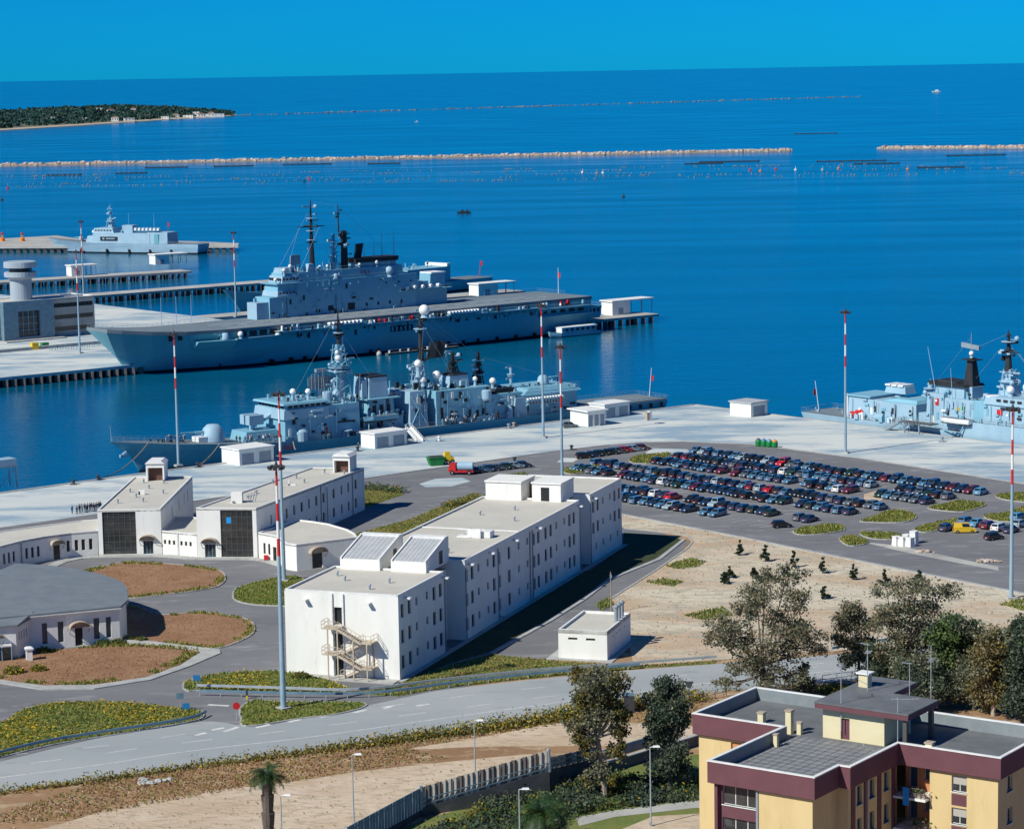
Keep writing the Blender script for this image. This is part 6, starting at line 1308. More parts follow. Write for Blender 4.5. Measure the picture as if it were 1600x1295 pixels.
b=MB().path([(22,6,RZ+6),(26.5,9,RZ+2.4)],.02,4).path([(16.5,6,RZ+5.6),(21,3,RZ+2.4)],.02,4).path([(14.3,.5,zr),(15.5,3,zr+.02),(20,6,zr+.02)],.03,4); b.build('guy_wire','rail_pale',t)
MB().box(-6,4,-20,-14.5,RZ-8.5,RZ-6.8).build('lower_terrace','orange_wall',t); MB().box(-6.1,4.1,-20.1,-14.4,RZ-6.797,RZ-6.65).build('terrace_coping','white_trim',t)
MB().box(-6,4,-20,-14.51,LAND-1,RZ-8.503).build('lower_wall','yellow_wall',t)
# ------------------------------------------------------------------ tall striped lamp masts
def lamp_mast(px,py,h,label,r=.34,z=LAND,seed=1):
    x,y=G(px,py,z); t=thing('lamp_mast',label,'lamp mast',(x,y,z),seed*.7,'tall striped lamp masts')
    rr=lambda q:r-(r-.15)*q/h
    MB().box(-.8,.8,-.8,.8,-.05,.35).build('footing','pavement',t); z0=h-12.0
    MB().tube((0,0,.35),(0,0,z0),rr(0),rr(z0),12).build('shaft','pole_blue',t)
    for k in range(5): MB().tube((0,0,z0+2.4*k),(0,0,z0+2.4*(k+1)),rr(z0+2.4*k),rr(z0+2.4*(k+1)),12).build('band',('pole_red','pole_white')[k%2],t)
    g=MB().lathe((0,0,h),[(.25,0),(.6,.2),(.6,.32),(.25,.4),(.1,.9)],10); 
    for k in range(4): an=math.pi/2*k; g.tube((0,0,h+.3),(1.15*math.cos(an),1.15*math.sin(an),h+.35),.05,.05,5)
    g.tube((0,0,h+.5),(0,0,h+2.2),.035,.02,5); hd=g.build('lamp_head','lamp_dark',t)
    fm=MB().hexa([(-.3,-.2,-.3),(.3,-.2,-.3),(.3,.06,-.33),(-.3,.06,-.33),(-.27,-.1,.1),(.27,-.1,.1),(.27,.17,.07),(-.27,.17,.07)]).mesh('floodlight','lamp_dark')
    for k in range(8):
        an=2*math.pi*k/8; put('floodlight',fm,t,(1.05*math.cos(an),1.05*math.sin(an),h+.15),(0,0,an-math.pi/2+.0))
    return t
lamp_mast(443,1108,33.2,'nearest striped lamp mast rising from the grass island by the road',.40,seed=1)
lamp_mast(444,908,32,'striped lamp mast just behind the nearest one, on the green lawn',.36,seed=2)
lamp_mast(279,728,29.2,'striped lamp mast on the quay in front of the destroyer bow',.32,seed=3)
lamp_mast(849,684,31,'striped lamp mast on the quay left of the grey kiosk',.34,seed=4)
lamp_mast(879,784,31,'striped lamp mast rising behind the white barrack block roof',.34,seed=5)
lamp_mast(1321,708,31.3,'lone striped lamp mast on the open quay right of centre',.34,seed=6)
lamp_mast(1580,935,30.6,'striped lamp mast at the right edge of the car park',.34,seed=7)
lamp_mast(125,552,31.5,'striped lamp mast on the platform before the harbour office',.34,3.0,8)
lamp_mast(131,468,30,'striped lamp mast behind the harbour office roof',.34,3.0,9)
lamp_mast(369,495,29.7,'striped lamp mast behind the aircraft carrier foredeck',.34,3.0,10)
# ordinary street lamps
def street_lamp(px,py,label,h=8.5,rz=0):
    x,y=G(px,py); t=thing('street_lamp',label,'street lamp',(x,y,LAND),rz,'short street lamps in the foreground')
    MB().tube((0,0,0),(0,0,h),.10,.06,8).build('post','rail_pale',t); MB().box(-.14,.14,-.14,.14,0,.5).build('foot','steel_grey',t)
    MB().tube((0,0,h),(.55,0,h+.1),.05,.05,6).frus((.3,1.15,-.18,.18),(.4,1.05,-.1,.1),h+.02,h+.2).build('lamp','white_paint',t)
street_lamp(553,1292,'short street lamp standing in the dry field left of the fence'); street_lamp(743,1234,'short street lamp in front of the corrugated fence')
street_lamp(813,1352,'short street lamp beside the garden palm'); street_lamp(1017,1290,'short street lamp between the trees and the yellow block',9.2); street_lamp(442,1362,'short street lamp close beside the tall palm')
# ------------------------------------------------------------------ fence and garden walls
A,B,C=G(657,1273),G(857,1214,4.7),G(1090,1163); D=G(540,1338)
def fence(name,label,p,q,n_,h,base,style,cat='fence',rise=(0,0)):
    r0,r1=rise; zr_=lambda x:r0+(r1-r0)*x/L
    L=math.dist(p,q); t=thing(name,label,cat,(p[0],p[1],LAND),math.atan2(q[1]-p[1],q[0]-p[0])); w_=L/n_
    MB().hexa([(0,-.35,-.3),(L,-.35,-.3),(L,0,-.3),(0,0,-.3),(0,-.35,base+r0),(L,-.35,base+r1),(L,0,base+r1),(0,0,base+r0)]).build('base_wall','concrete_dark' if style!='wall' else 'concrete_old',t)
    if style=='corrugated':
        pm=[MB().hexa([(0,-.1,0),(w_*.55,-.24,0),(w_*.55,-.18,0),(0,-.04,0),(0,-.1,h),(w_*.55,-.24,h),(w_*.55,-.18,h),(0,-.04,h)]).hexa([(w_*.55,-.24,0),(w_*.97,-.08,0),(w_*.97,-.02,0),(w_*.55,-.18,0),(w_*.55,-.24,h),(w_*.97,-.08,h),(w_*.97,-.02,h),(w_*.55,-.18,h)]).mesh('panel',m) for m in('fence_beige','fence_shade')]
    else: pm=[MB().box(.02,w_*.93,-.12,-.06,0,h).mesh('panel','fence_blue')]*2
    for i in range(n_): put('panel',pm[i%2 if random.random()<.75 else 0],t,(i*w_,random.uniform(-.015,.015),base+.002+zr_(i*w_)),(0,random.uniform(-.008,.008),0))
    for hh in ((.35,.9) if style=='corrugated' else (h*.85,)): (lambda ya,yb,z0:MB().hexa([(0,ya,z0+r0),(L,ya,z0+r1),(L,yb,z0+r1),(0,yb,z0+r0),(0,ya,z0+r0+.12),(L,ya,z0+r1+.12),(L,yb,z0+r1+.12),(0,yb,z0+r0+.12)]))(-.36 if style=='corrugated' else -.05,-.28 if style=='corrugated' else .0,base+hh).build('rail','rail_blue',t)
    for x in (0,L): MB().box(x-.14,x+.14,-.36,.06,base-.2+zr_(x),base+h+.15+zr_(x)).build('post','rail_pale',t)
    return t
mat('fence_beige',(0.60,0.53,0.44),(0.53,0.46,0.38),scale=1.2,rough=0.8); mat('fence_shade',(0.20,0.165,0.145),(0.17,0.14,0.12),scale=1.2,rough=0.8); mat('fence_blue',(0.27,0.36,0.40),(0.22,0.30,0.34),scale=1.5,rough=0.7)  # darker panel colour paints the shaded facets of the corrugation
fence('fence','corrugated beige panel fence on a dark wall, running from post to post',A,B,24,2.5,.9,'corrugated',rise=(0,2.2)); fence('fence','blue grey board fence dropping out at the bottom edge',D,A,26,2.7,.6,'boards'); 
fence('fence','low corrugated fence continuing behind the two garden trees',B,G(935,1195,3.7),9,1.4,1.0,'corrugated',rise=(2.2,1.2))
E2=G(935,1195,3.7); L=math.dist(E2,C); t=thing('retaining_wall','dark retaining wall with pale coping behind the garden trees','wall',(*E2,LAND),math.atan2(C[1]-E2[1],C[0]-E2[0]))
MB().box(0,L,-.4,0,-.3,1.3).build('wall','concrete_dark',t); MB().box(-.05,L,-.5,.1,1.3,1.45).build('coping','pavement',t); MB().box(0,L,3.2,3.4,.3,1.6).build('upper_wall','rail_blue',t)
# ------------------------------------------------------------------ guard rails, signs
def guardrail(label,px,m='rail_blue',h=.75):
    pts=spline(GP(px),4,False); o=pts[0]; t=thing('guardrail',label,'guardrail',(o[0],o[1],LAND)); b=MB()
    for p,q in zip(pts,pts[1:]):
        d=Vector((q[0]-p[0],q[1]-p[1])).normalized(); nx,ny=-d.y*.09,d.x*.09; p=(p[0]-o[0],p[1]-o[1]); q=(q[0]-o[0],q[1]-o[1])
        pl=[(p[0]-nx,p[1]-ny),(q[0]-nx,q[1]-ny),(q[0]+nx,q[1]+ny),(p[0]+nx,p[1]+ny)]; b.prism(pl,h-.18,h+.16)
    b.build('beam',m,t); pm=MB().box(-.06,.06,-.06,.06,-.05,h).mesh('post','rail_pale'); acc=0
    for p,q in zip(pts,pts[1:]):
        L=math.dist(p,q); s=(-acc)%3.0
        while s<L: put('post',pm,t,(p[0]+(q[0]-p[0])*s/L-o[0],p[1]+(q[1]-p[1])*s/L-o[1],0)); s+=3.0
        acc+=L
    return t
guardrail('dark blue guardrail curving round the yellow flower bed',[(-60,1203),(0,1183),(80,1164),(180,1148),(260,1136),(305,1127),(322,1119)])
guardrail('pale guardrail in front of the flower strip, turning blue along the road',[(308,1078),(440,1082),(530,1085),(600,1081),(700,1068),(850,1053),(1000,1042),(1120,1033)],'rail_pale')
guardrail('lower guardrail just below the pale one beside the flower strip',[(312,1087),(440,1090),(540,1091),(620,1086),(720,1072),(860,1057),(1000,1045)])
guardrail('guardrail at the right behind the eucalyptus trees',[(1300,1020),(1370,1008),(1450,1000),(1540,993),(1700,985)])
def roadrail(label,px):
    pts=GP(px); o=pts[0]; t=thing('road_railing',label,'railing',(o[0],o[1],LAND)); L=[(p[0]-o[0],p[1]-o[1],0) for p in pts]; rail(t,L,1.2,'railing','rail_pale',1.8,.05)
roadrail('light grey tube railing beside the road above the apartment roof',[(1072,1101),(1100,1094),(1135,1087)]); roadrail('light grey tube railing beyond the cypress',[(1285,1068),(1330,1062),(1370,1056)])
def sign(px,py,label,shape,m,h=2.4):
    x,y=G(px,py); t=thing('road_sign',label,'road sign',(x,y,LAND),.15); MB().tube((0,0,0),(0,0,h),.04,.04,6).build('post','rail_pale',t)
    (MB().tube((0,-.06,h-.1),(0,-.03,h-.1),.5,.5,14) if shape=='round' else MB().box(-.5,.5,-.06,-.03,h-.55,h+.25)).build('plate',m,t)
sign(308,1082,'small blue road sign at the tip of the flower strip','square','blue_paint',2.3); sign(282,1112,'dark blue road sign at the end of the yellow flower bed','square','rail_blue',2.4); sign(370,1124,'red round stop sign at the junction island','round','red_paint',2.0); sign(291,1112,'little blue sign beside the dark one on the flower bed','square','blue_paint',1.0)
x,y=G(386,1092); t=thing('marker_post','short black and yellow marker post by the lower guardrail','post',(x,y,LAND)); MB().box(-.12,.12,-.12,.12,0,.55).build('base','yellow_paint',t); MB().box(-.14,.14,-.14,.14,.553,1.3).build('head','lamp_dark',t)
x,y=G(1077,1110); t=thing('traffic_sign','dark sign back on a post over the road above the roof','road sign',(x,y,LAND)); MB().tube((0,0,0),(0,0,3.6),.05).build('post','lamp_dark',t); MB().frus((-.2,.2,-.2,.2),(-.6,.6,-.1,.1),3.2,4.0).build('plate','lamp_dark',t)
x,y=G(983,1113); t=thing('bin','dark upright bin half hidden by the eucalyptus at the road','bin',(x,y,LAND)); MB().box(-.7,.7,-.5,.5,0,2.4).build('body','lamp_dark',t); MB().box(-.75,.75,-.55,.55,2.403,2.6).build('lid','rail_blue',t)
x,y=G(955,957); t=thing('wooden_pole','thin pole beside the service path behind the hut','pole',(x,y,LAND)); MB().tube((0,0,0),(0,0,6.6),.11,.08,7).build('shaft','bark_pale',t); MB().box(-.15,.15,-.1,.1,5.6,6.2).build('box','steel_grey',t)
# ------------------------------------------------------------------ TREES AND PLANTS
def crown_points(blobs,n):
    V=np.array([b_[3]**2*b_[4] for b_ in blobs]); cnt=np.maximum(12,(V/V.sum()*n).astype(int)); R=[]
    for b_,c in zip(blobs,cnt):
        k=max(3,int(c/45)); sub=RNG.normal(size=(k,3)); sub/=np.linalg.norm(sub,axis=1)[:,None]; sub*=RNG.uniform(.35,1.0,(k,1))
        per=c//k+1; pts=np.repeat(sub,per,0)+RNG.normal(size=(k*per,3))*.19
        R.append(np.array(b_[:3])+pts*np.array([b_[3],b_[3],b_[3]*b_[4]]))
    return np.concatenate(R)
def tree(name,label,cat,px,py,blobs,n=5000,leaf=.34,mats=('leaf_euca',),wts=None,trunk='bark_pale',tr=.35,lean=(0,0),group=None,fork=.45):
    """blobs as (dx,dy,z,r,squash) in metres about the base"""
    x,y=G(px,py); t=thing(name,label,cat,(x,y,LAND),0,group); zt=max(b_[2] for b_ in blobs); b=MB()
    fk=Vector((lean[0],lean[1],zt*fork)); mid=Vector((lean[0]*.35,lean[1]*.35,zt*fork*.5))
    b.tube((0,0,-.2),mid,tr,tr*.82,8).tube(mid,fk,tr*.82,tr*.65,8)
    for (dx,dy,z,r,s) in blobs:
        e=Vector((dx,dy,z)); st=fk if z>fk.z else mid.lerp(fk,.5); m_=st.lerp(e,.5)+Vector((random.uniform(-.4,.4),random.uniform(-.4,.4),-abs(e.z-st.z)*.12))
        b.tube(st,m_,tr*.42,tr*.27,6).tube(m_,e,tr*.27,tr*.1,5)
        for k in range(4):
            q=Vector((random.gauss(0,1),random.gauss(0,1),random.gauss(.2,.7))).normalized()*r*.75; b.tube(e,e+q,tr*.11,tr*.04,4)
    b.build('trunk',trunk,t); C=crown_points(blobs,n)
    mi=RNG.choice(len(mats),len(C),p=wts) if len(mats)>1 else None
    if len(mats)>1:   # leaf tone follows clumps
        ph=np.sin(C[:,0]*1.1+blobs[0][0])+np.sin(C[:,1]*1.3)+np.sin(C[:,2]*1.2)+RNG.normal(size=len(C))*.7; q=np.argsort(np.argsort(ph))/len(C); cs=np.cumsum(wts or [1/len(mats)]*len(mats)); mi=np.searchsorted(cs,q).clip(0,len(mats)-1)
    quads('crown',leafquads(C,leaf),mats,mi,t); return t
def blobs_px(px,py,lst,depth=2.0):
    """crown masses given by where they stand against the base (sideways, up) with real depth added"""
    bx,by=G(px,py); s=math.hypot(bx,by,CAM_H-LAND)/F_PX; R=[]
    for (qx,qy,r,sq) in lst:
        R.append(((qx-px)*s+ (py-qy)*s*.018, random.uniform(-depth,depth), (py-qy)*s*1.03, r*s, sq))
    return R
EU=('leaf_euca','leaf_rust','leaf_dark')
tree('eucalyptus','large sprawling eucalyptus with brownish crown overlapping the sandy field','tree',1192,1098,blobs_px(1192,1098,[(1228,906,32,.5),(1196,910,24,.5),(1180,935,34,.75),(1235,940,30,.8),(1165,960,26,.7),(1215,975,32,.8),(1128,975,24,.8),(1118,1000,20,.8),(1150,1000,30,.8),(1185,1020,34,.8),(1250,985,30,.8),(1270,1005,24,.9),(1232,1020,30,.8),(1160,1040,28,.7),(1205,1055,34,.7),(1240,1060,22,.8),(1140,1068,22,.5),(1130,1072,18,.5)],2.4),17000,.2,EU,(.5,.28,.22),'bark_dark',.45,fork=.3)
tree('eucalyptus','flat topped dark eucalyptus behind the penthouse aerials','tree',1412,1085,blobs_px(1412,1085,[(1425,920,40,.4),(1385,928,24,.5),(1470,932,30,.4),(1400,955,34,.6),(1440,960,30,.6),(1380,975,26,.7),(1420,990,36,.7),(1455,995,26,.8),(1400,1020,34,.8),(1440,1030,30,.8)],2.2),13000,.2,EU,(.45,.3,.25),'bark_dark',.4,fork=.35)
tree('eucalyptus','smaller dusty eucalyptus left of the flat topped one','tree',1342,1072,blobs_px(1342,1072,[(1332,952,18,.8),(1325,978,24,.8),(1345,975,20,.9),(1318,1002,20,.8),(1345,1010,24,.8),(1330,1028,22,.7),(1365,1030,20,.8)],1.6),8500,.2,EU,(.5,.3,.2),'bark_dark',.25)
tree('evergreen_tree','dark evergreen under the flat topped eucalyptus','tree',1388,1080,blobs_px(1388,1080,[(1375,1030,26,.9),(1395,1045,28,.9),(1360,1050,22,.8),(1410,1055,22,.8)],1.6),7000,.2,('leaf_dark','leaf_green'),(.75,.25),'bark_dark',.25)
tree('evergreen_tree','rounded green tree in the right hand group of trees','tree',1492,1098,blobs_px(1492,1098,[(1490,985,30,.7),(1465,1000,26,.8),(1515,1000,28,.8),(1490,1020,34,.8),(1468,1040,26,.8),(1520,1035,26,.8)],2.2),17000,.23,('leaf_green','leaf_dark','leaf_euca'),(.5,.3,.2),'bark_pale',.32,fork=.3)
tree('eucalyptus','russet eucalyptus near the right edge above the apartment roof','tree',1552,1118,blobs_px(1552,1118,[(1545,1000,30,.7),(1575,1005,30,.8),(1530,1030,28,.8),(1560,1040,34,.8),(1535,1070,26,.8),(1565,1080,30,.8),(1545,1095,24,.7)],2.2),14000,.21,('leaf_rust','leaf_olive','leaf_euca'),(.4,.35,.25),'bark_pale',.34,fork=.3)
tree('evergreen_tree','dark tree cut by the right edge of the view','tree',1598,1128,blobs_px(1598,1128,[(1598,985,22,.8),(1595,1020,28,.9),(1605,1055,34,.9),(1595,1090,30,.9)],2.0),12000,.23,('leaf_dark','leaf_green'),(.75,.25),'bark_dark',.34)
tree('eucalyptus','thin pale trunked eucalyptus between dark trees at right','tree',1460,1105,blobs_px(1460,1105,[(1440,1065,26,.7),(1475,1070,28,.8),(1430,1085,22,.7),(1500,1085,24,.7)],2.0),7000,.19,('leaf_euca','leaf_dark','leaf_rust'),(.5,.3,.2),'bark_pale',.3)
tree('cypress','narrow dark cypress just behind the apartment roof','tree',1258,1092,blobs_px(1258,1092,[(1257,1045,9,1.2),(1258,1060,13,1.1),(1258,1075,16,1.0),(1258,1086,17,.7)],.5),3200,.16,('leaf_dark',),None,'bark_dark',.2)
tree('eucalyptus','tall forked eucalyptus with yellowish crown in the garden','tree',945,1246,blobs_px(945,1246,[(932,1062,34,.6),(905,1060,20,.7),(962,1070,22,.7),(940,1090,36,.7),(912,1098,22,.8),(925,1118,26,.8),(958,1108,20,.9),(897,1132,18,.7),(975,1120,12,.9),(912,1155,22,.8),(968,1140,18,1.0),(962,1170,18,1.0),(925,1180,14,.8),(935,1200,18,.8),(920,1215,16,.8)],1.4),17000,.19,('leaf_euca','leaf_olive','leaf_dark'),(.4,.48,.12),'bark_pale',.42,(-.8,0),fork=.5)
tree('evergreen_tree','dark bluish evergreen between the garden eucalyptus and yellow block','tree',1047,1238,blobs_px(1047,1238,[(1035,1075,18,.9),(1050,1085,20,.9),(1022,1098,18,.9),(1062,1100,16,.9),(1040,1110,28,.9),(1020,1130,18,.9),(1062,1135,18,.9),(1040,1148,28,.8),(1018,1165,16,.8),(1055,1175,24,.8),(1035,1195,24,.8),(1065,1205,20,.8)],1.5),15000,.18,('leaf_dark','leaf_euca'),(.8,.2),'bark_dark',.35)
tree('evergreen_tree','low dark tree right behind the penthouse, under the pale trunked eucalyptus','tree',1428,1112,blobs_px(1428,1112,[(1425,1050,30,.8),(1455,1050,26,.8),(1440,1075,34,.8),(1410,1080,26,.8)],2.0),9000,.22,('leaf_dark','leaf_euca'),(.65,.35),'bark_dark',.28)
tree('eucalyptus','olive eucalyptus filling the gap between green and russet trees','tree',1522,1108,blobs_px(1522,1108,[(1512,1050,26,.8),(1530,1060,28,.8),(1508,1080,28,.8),(1540,1085,26,.8)],2.0),9000,.22,('leaf_euca','leaf_dark','leaf_rust'),(.5,.35,.15),'bark_pale',.28)
# small planted conifers in the sandy field
co=[(1155,867,'small conifer nearest the barrack corner in the sandy field',23),(1196,877,'small conifer by the lot kerb, second from the barrack',26),(1241,887,'bushy small conifer leaning right in the sandy field',26),(1285,896,'slim small conifer left of the forked track',27),(1334,906,'dense upright small conifer right of centre in the sandy field',25),(1382,916,'loose small conifer above the flat topped eucalyptus',26),(1435,909,'round small conifer closest to the lot kerb',17),(1140,903,'tiny conifer beside its twin left of the big eucalyptus',17),(1131,912,'tiny conifer, the lower one of the twin pair',18),(1288,936,'sparse tiny conifer alone right of the big eucalyptus',22),(1178,902,'small conifer peeping over the big eucalyptus crown',15)]
for px,py,lb,hp in co:
    q=[(px+random.uniform(-1,1),py-hp*.9,2.6,1.2),(px+random.uniform(-2,2),py-hp*.68,4.5,.7),(px+random.uniform(-2,2),py-hp*.45,6.5,.6),(px+random.uniform(-2,2),py-hp*.25,8,.5)]
    tree('conifer',lb,'conifer',px,py,blobs_px(px,py,q,.2),650,.2,('leaf_pine',),None,'bark_dark',.09,group='young conifers planted in the sandy field')
# palms
def palm(label,px,py,h,nf,fl,tr,droop,skirt=True,mats='leaf_palm'):
    x,y=G(px,py); t=thing('palm_tree',label,'palm',(x,y,LAND)); b=MB()
    k=14
    for i in range(k):
        z0,z1=h*i/k,h*(i+1)/k; f=1+.12*math.sin(i*2.1); b.tube((0,0,z0-.1),(0,0,z1),tr*(1.1-.15*i/k)*f,tr*(1.18-.15*i/k)*f,10)
    b.build('trunk','bark_dark',t)
    for kind,cnt,mt in (('frond',nf,mats),('dead_frond',nf//2 if skirt else 0,'frond_dead')):
        for i in range(cnt):
            an=2*math.pi*i/cnt+random.uniform(-.2,.2); el=random.uniform(.05,1.25) if kind=='frond' else random.uniform(-1.1,-.4); L=fl*random.uniform(.8,1.1)*(1 if kind=='frond' else .75); V=[]; p=Vector((0,0,h)); dr=Vector((math.cos(an),math.sin(an),0)); e=el; n=9
            for s in range(n):
                q=p+(dr*math.cos(e)+Vector((0,0,math.sin(e))))*L/n; sd=Vector((-dr.y,dr.x,0)); wl_=(.55 if s<n-3 else .35)*(fl/2.4)*(.5 if s==0 else 1)
                for sg in (-1,1):
                    for j in range(2):
                        a0=p.lerp(q,j/2); a1=p.lerp(q,(j+.8)/2); tip=a0.lerp(a1,.9)+sd*sg*wl_+Vector((0,0,-.28*wl_))+(q-p)*.5; V.append([a0,a1,tip,a0.lerp(tip,.6)])
                p=q; e-=droop/n*(1+.5*s/n)
            quads(kind,np.array([[list(v) for v in f] for f in V]),[mt],None,t)
palm('fan palm with thick shaggy trunk at the bottom edge, left of the fence',421,1342,9.3,46,2.7,.62,1.5)
palm('wide feathery palm seen from above at the bottom centre',847,1322,3.9,40,4.0,.45,1.6,False,'leaf_palm')
# ---- ground cover ----
def tufts(name,label,polys,dens,h,mats,wts,cat='grass',z=LAND+.08,wide=.35):
    C=[]
    for poly in polys:
        P_=np.array(poly); A=abs(sum(P_[i][0]*P_[(i+1)%len(P_)][1]-P_[(i+1)%len(P_)][0]*P_[i][1] for i in range(len(P_))))/2; n=int(A*dens)
        if n>0: C.append(scatter(poly,n))
    C=np.concatenate(C); n=len(C); k=RNG.choice(len(mats),n,p=wts); V=[]; c3=np.concatenate([C,np.full((n,1),z)],1)
    hh=h*RNG.uniform(.4,1.25,(n,1)); an=RNG.uniform(0,6.28,n); dx=np.stack([np.cos(an),np.sin(an),np.zeros(n)],1)*wide*RNG.uniform(.5,1.2,(n,1)); up=np.concatenate([RNG.normal(size=(n,2))*.25,np.ones((n,1))],1)*hh
    V=np.stack([c3-dx,c3+dx,c3+dx*.5+up,c3-dx*.7+up*.9],1)
    return stuff(tag(quads(name,V,mats,k),label,cat))
def flowers(name,label,polys,dens,size,z):
    C=np.concatenate([scatter(p,int(abs(sum(p[i][0]*p[(i+1)%len(p)][1]-p[(i+1)%len(p)][0]*p[i][1] for i in range(len(p))))/2*dens)) for p in polys])
    keep=(np.sin(C[:,0]*.45)+np.sin(C[:,1]*.33+C[:,0]*.2)+RNG.normal(size=len(C))*.7)>.05; C=C[keep]
    c3=np.concatenate([C,z+RNG.uniform(0,.3,(len(C),1))],1); return stuff(tag(quads(name,leafquads(c3,size,.4),['flower_yellow']),label,'flowers'))
tufts('bed_grass','green grass and weeds growing in the kerbed beds',[I2,I5,I6,I7],18,.26,['blade_green','blade_olive'],[.72,.28],wide=.16)
flowers('yellow_flowers','yellow wild flowers spread over the roadside beds',[I5,I6],4.2,.22,LAND+.26)
tufts('dry_weeds','brown dry weeds covering the round beds',[I1,I3,I4],9,.12,['blade_dry','blade_olive'],[.88,.12],wide=.13)
def rim(poly,w_): return [strip_ for strip_ in []]
ed=[]
for poly in (I1,I3,I4):
    n=len(poly); cx=sum(p[0] for p in poly)/n; cy=sum(p[1] for p in poly)/n
    for i in range(n):
        p,q=poly[i],poly[(i+1)%n]; f=.9; ed.append([p,q,(q[0]+(cx-q[0])*.12,q[1]+(cy-q[1])*.12),(p[0]+(cx-p[0])*.12,p[1]+(cy-p[1])*.12)])
tufts('edge_grass','greener weeds along the rims of the brown beds',[e for i,e in enumerate(ed) if (i//5)%2==0 or random.random()<.4],14,.4,['blade_green','blade_olive'],[.6,.4],wide=.16)
tufts('lawn_grass','rough grass around the barrack block',[I8,I10,I11],12,.2,['blade_green','blade_olive','blade_dry'],[.5,.3,.2],wide=.15)
tufts('lot_grass','tall weeds on the car park islands',LOTB,18,.4,['blade_green','blade_olive'],[.65,.35],wide=.18); flowers('lot_flowers','yellow flowers among the car park weeds',LOTB[2:5],.7,.2,LAND+.5)
F1=GP([(-60,1292),(150,1222),(330,1197),(560,1167),(740,1144),(905,1118),(980,1108),(1090,1090),(1090,1135),(1000,1130),(880,1128),(760,1150),(640,1170),(700,1185),(560,1205),(330,1240),(100,1282)])
tufts('field_grass','dry grass of the field below the main road',[F1],9,.2,['blade_dry','blade_olive','blade_green','blade_straw'],[.48,.26,.12,.14],wide=.15)
tufts('sparse_weeds','thin scattered weeds on the pale sand of the lower field',[GP([(-60,1296),(330,1240),(560,1205),(760,1185),(855,1178),(800,1195),(660,1240),(540,1340),(0,1400)])],.35,.16,['blade_dry','blade_olive','blade_green','blade_straw'],[.2,.25,.15,.4],wide=.13)
tufts('field_weeds','low dry tufts strewn over the sandy field',[sand[:3]+sand[5:]],.3,.16,['blade_straw','blade_olive','blade_dry','blade_green'],[.55,.2,.18,.07],wide=.13)
gp=[GP(p) for p in ([(1040,885),(1060,878),(1080,873),(1103,878),(1090,886),(1060,890)],[(1010,910),(1040,905),(1068,910),(1050,917)],[(1068,962),(1100,955),(1130,950),(1145,962),(1100,970)],[(930,945),(952,935),(960,945),(940,955)],[(1560,945),(1600,935),(1640,940),(1600,955)],[(1240,1078),(1300,1070),(1330,1080),(1300,1092)])]
tufts('green_patches','small patches of fresh green weeds in the sandy field',gp,14,.35,['blade_green','blade_olive'],[.85,.15],wide=.15)
for px in ([(-40,1238),(100,1224),(250,1204),(400,1184),(560,1163),(650,1152),(740,1141)],[(750,1141),(830,1127),(905,1114),(985,1102),(1070,1092)]):
    pass
b1=spline(GP([(-40,1243),(100,1226),(250,1206),(400,1186),(560,1166),(650,1154),(740,1143),(830,1130),(905,1116),(985,1104),(1080,1093)]),8,False); C=[]
for i,(x,y) in enumerate(b1):
    u=i/len(b1); r=.45+.9*max(0,u-.25)+random.uniform(0,.5); k=int(60+220*u)
    C.append(np.array([x,y-.4,LAND+r*.5])+RNG.normal(size=(k,3))*[r*1.1,r*.7,r*.42])
C=np.concatenate(C); C[:,2]=np.maximum(C[:,2],LAND+.05); stuff(tag(quads('roadside_scrub',leafquads(C,.2),['blade_olive','leaf_olive','leaf_green','flower_yellow'],RNG.choice(4,len(C),p=[.38,.3,.24,.08])),'ragged scrub lining the lower edge of the main road','scrub'))
# garden undergrowth below the fence
GU=GP([(690,1292),(760,1262),(862,1226),(940,1208),(1000,1225),(1088,1215),(1088,1250),(960,1264),(895,1275),(880,1295),(820,1350),(560,1400),(600,1330)])
C=scatter(GU,620); R=[]
for x,y in C:
    r=random.uniform(.4,1.25); k=int(90*r); R.append(np.array([x,y,LAND+r*.55])+RNG.normal(size=(k,3))*[r*.55,r*.55,r*.4])
R=np.concatenate(R); R[:,2]=np.maximum(R[:,2],LAND+.05); ph=np.sin(R[:,0]*.7)+np.sin(R[:,1]*.55+1)+RNG.normal(size=len(R))*.5; mi=np.where(ph>1.1,2,np.where(ph>.1,0,1)); mi=np.where(RNG.random(len(R))<.02,3,mi)
stuff(tag(quads('undergrowth',leafquads(R,.2),['leaf_green','leaf_dark','leaf_olive','flower_yellow'],mi),'dense green undergrowth filling the garden below the fence','undergrowth'))
def bush(label,px,py,r,m=('leaf_green','leaf_olive'),w_=(.6,.4),fl=0,group=None):
    x,y=G(px,py); t=thing('bush',label,'bush',(x,y,LAND),0,group); b=MB()
    for k in range(5): an=1.25*k; b.tube((0,0,0),(r*.5*math.cos(an),r*.5*math.sin(an),r*.7),.05,.02,5)
    b.build('stems','bark_dark',t); n=int(420*r); C=RNG.normal(size=(n,3)); C/=np.linalg.norm(C,axis=1)[:,None]; C*=RNG.uniform(.4,1,(n,1))*[r*1.2,r,r*.75]; C[:,2]=np.abs(C[:,2])+.1
    mm=list(m)+(['flower_yellow'] if fl else []); ww=[q*(1-fl) for q in w_]+([fl] if fl else []); quads('foliage',leafquads(C,.19),mm,RNG.choice(len(mm),n,p=ww),t)
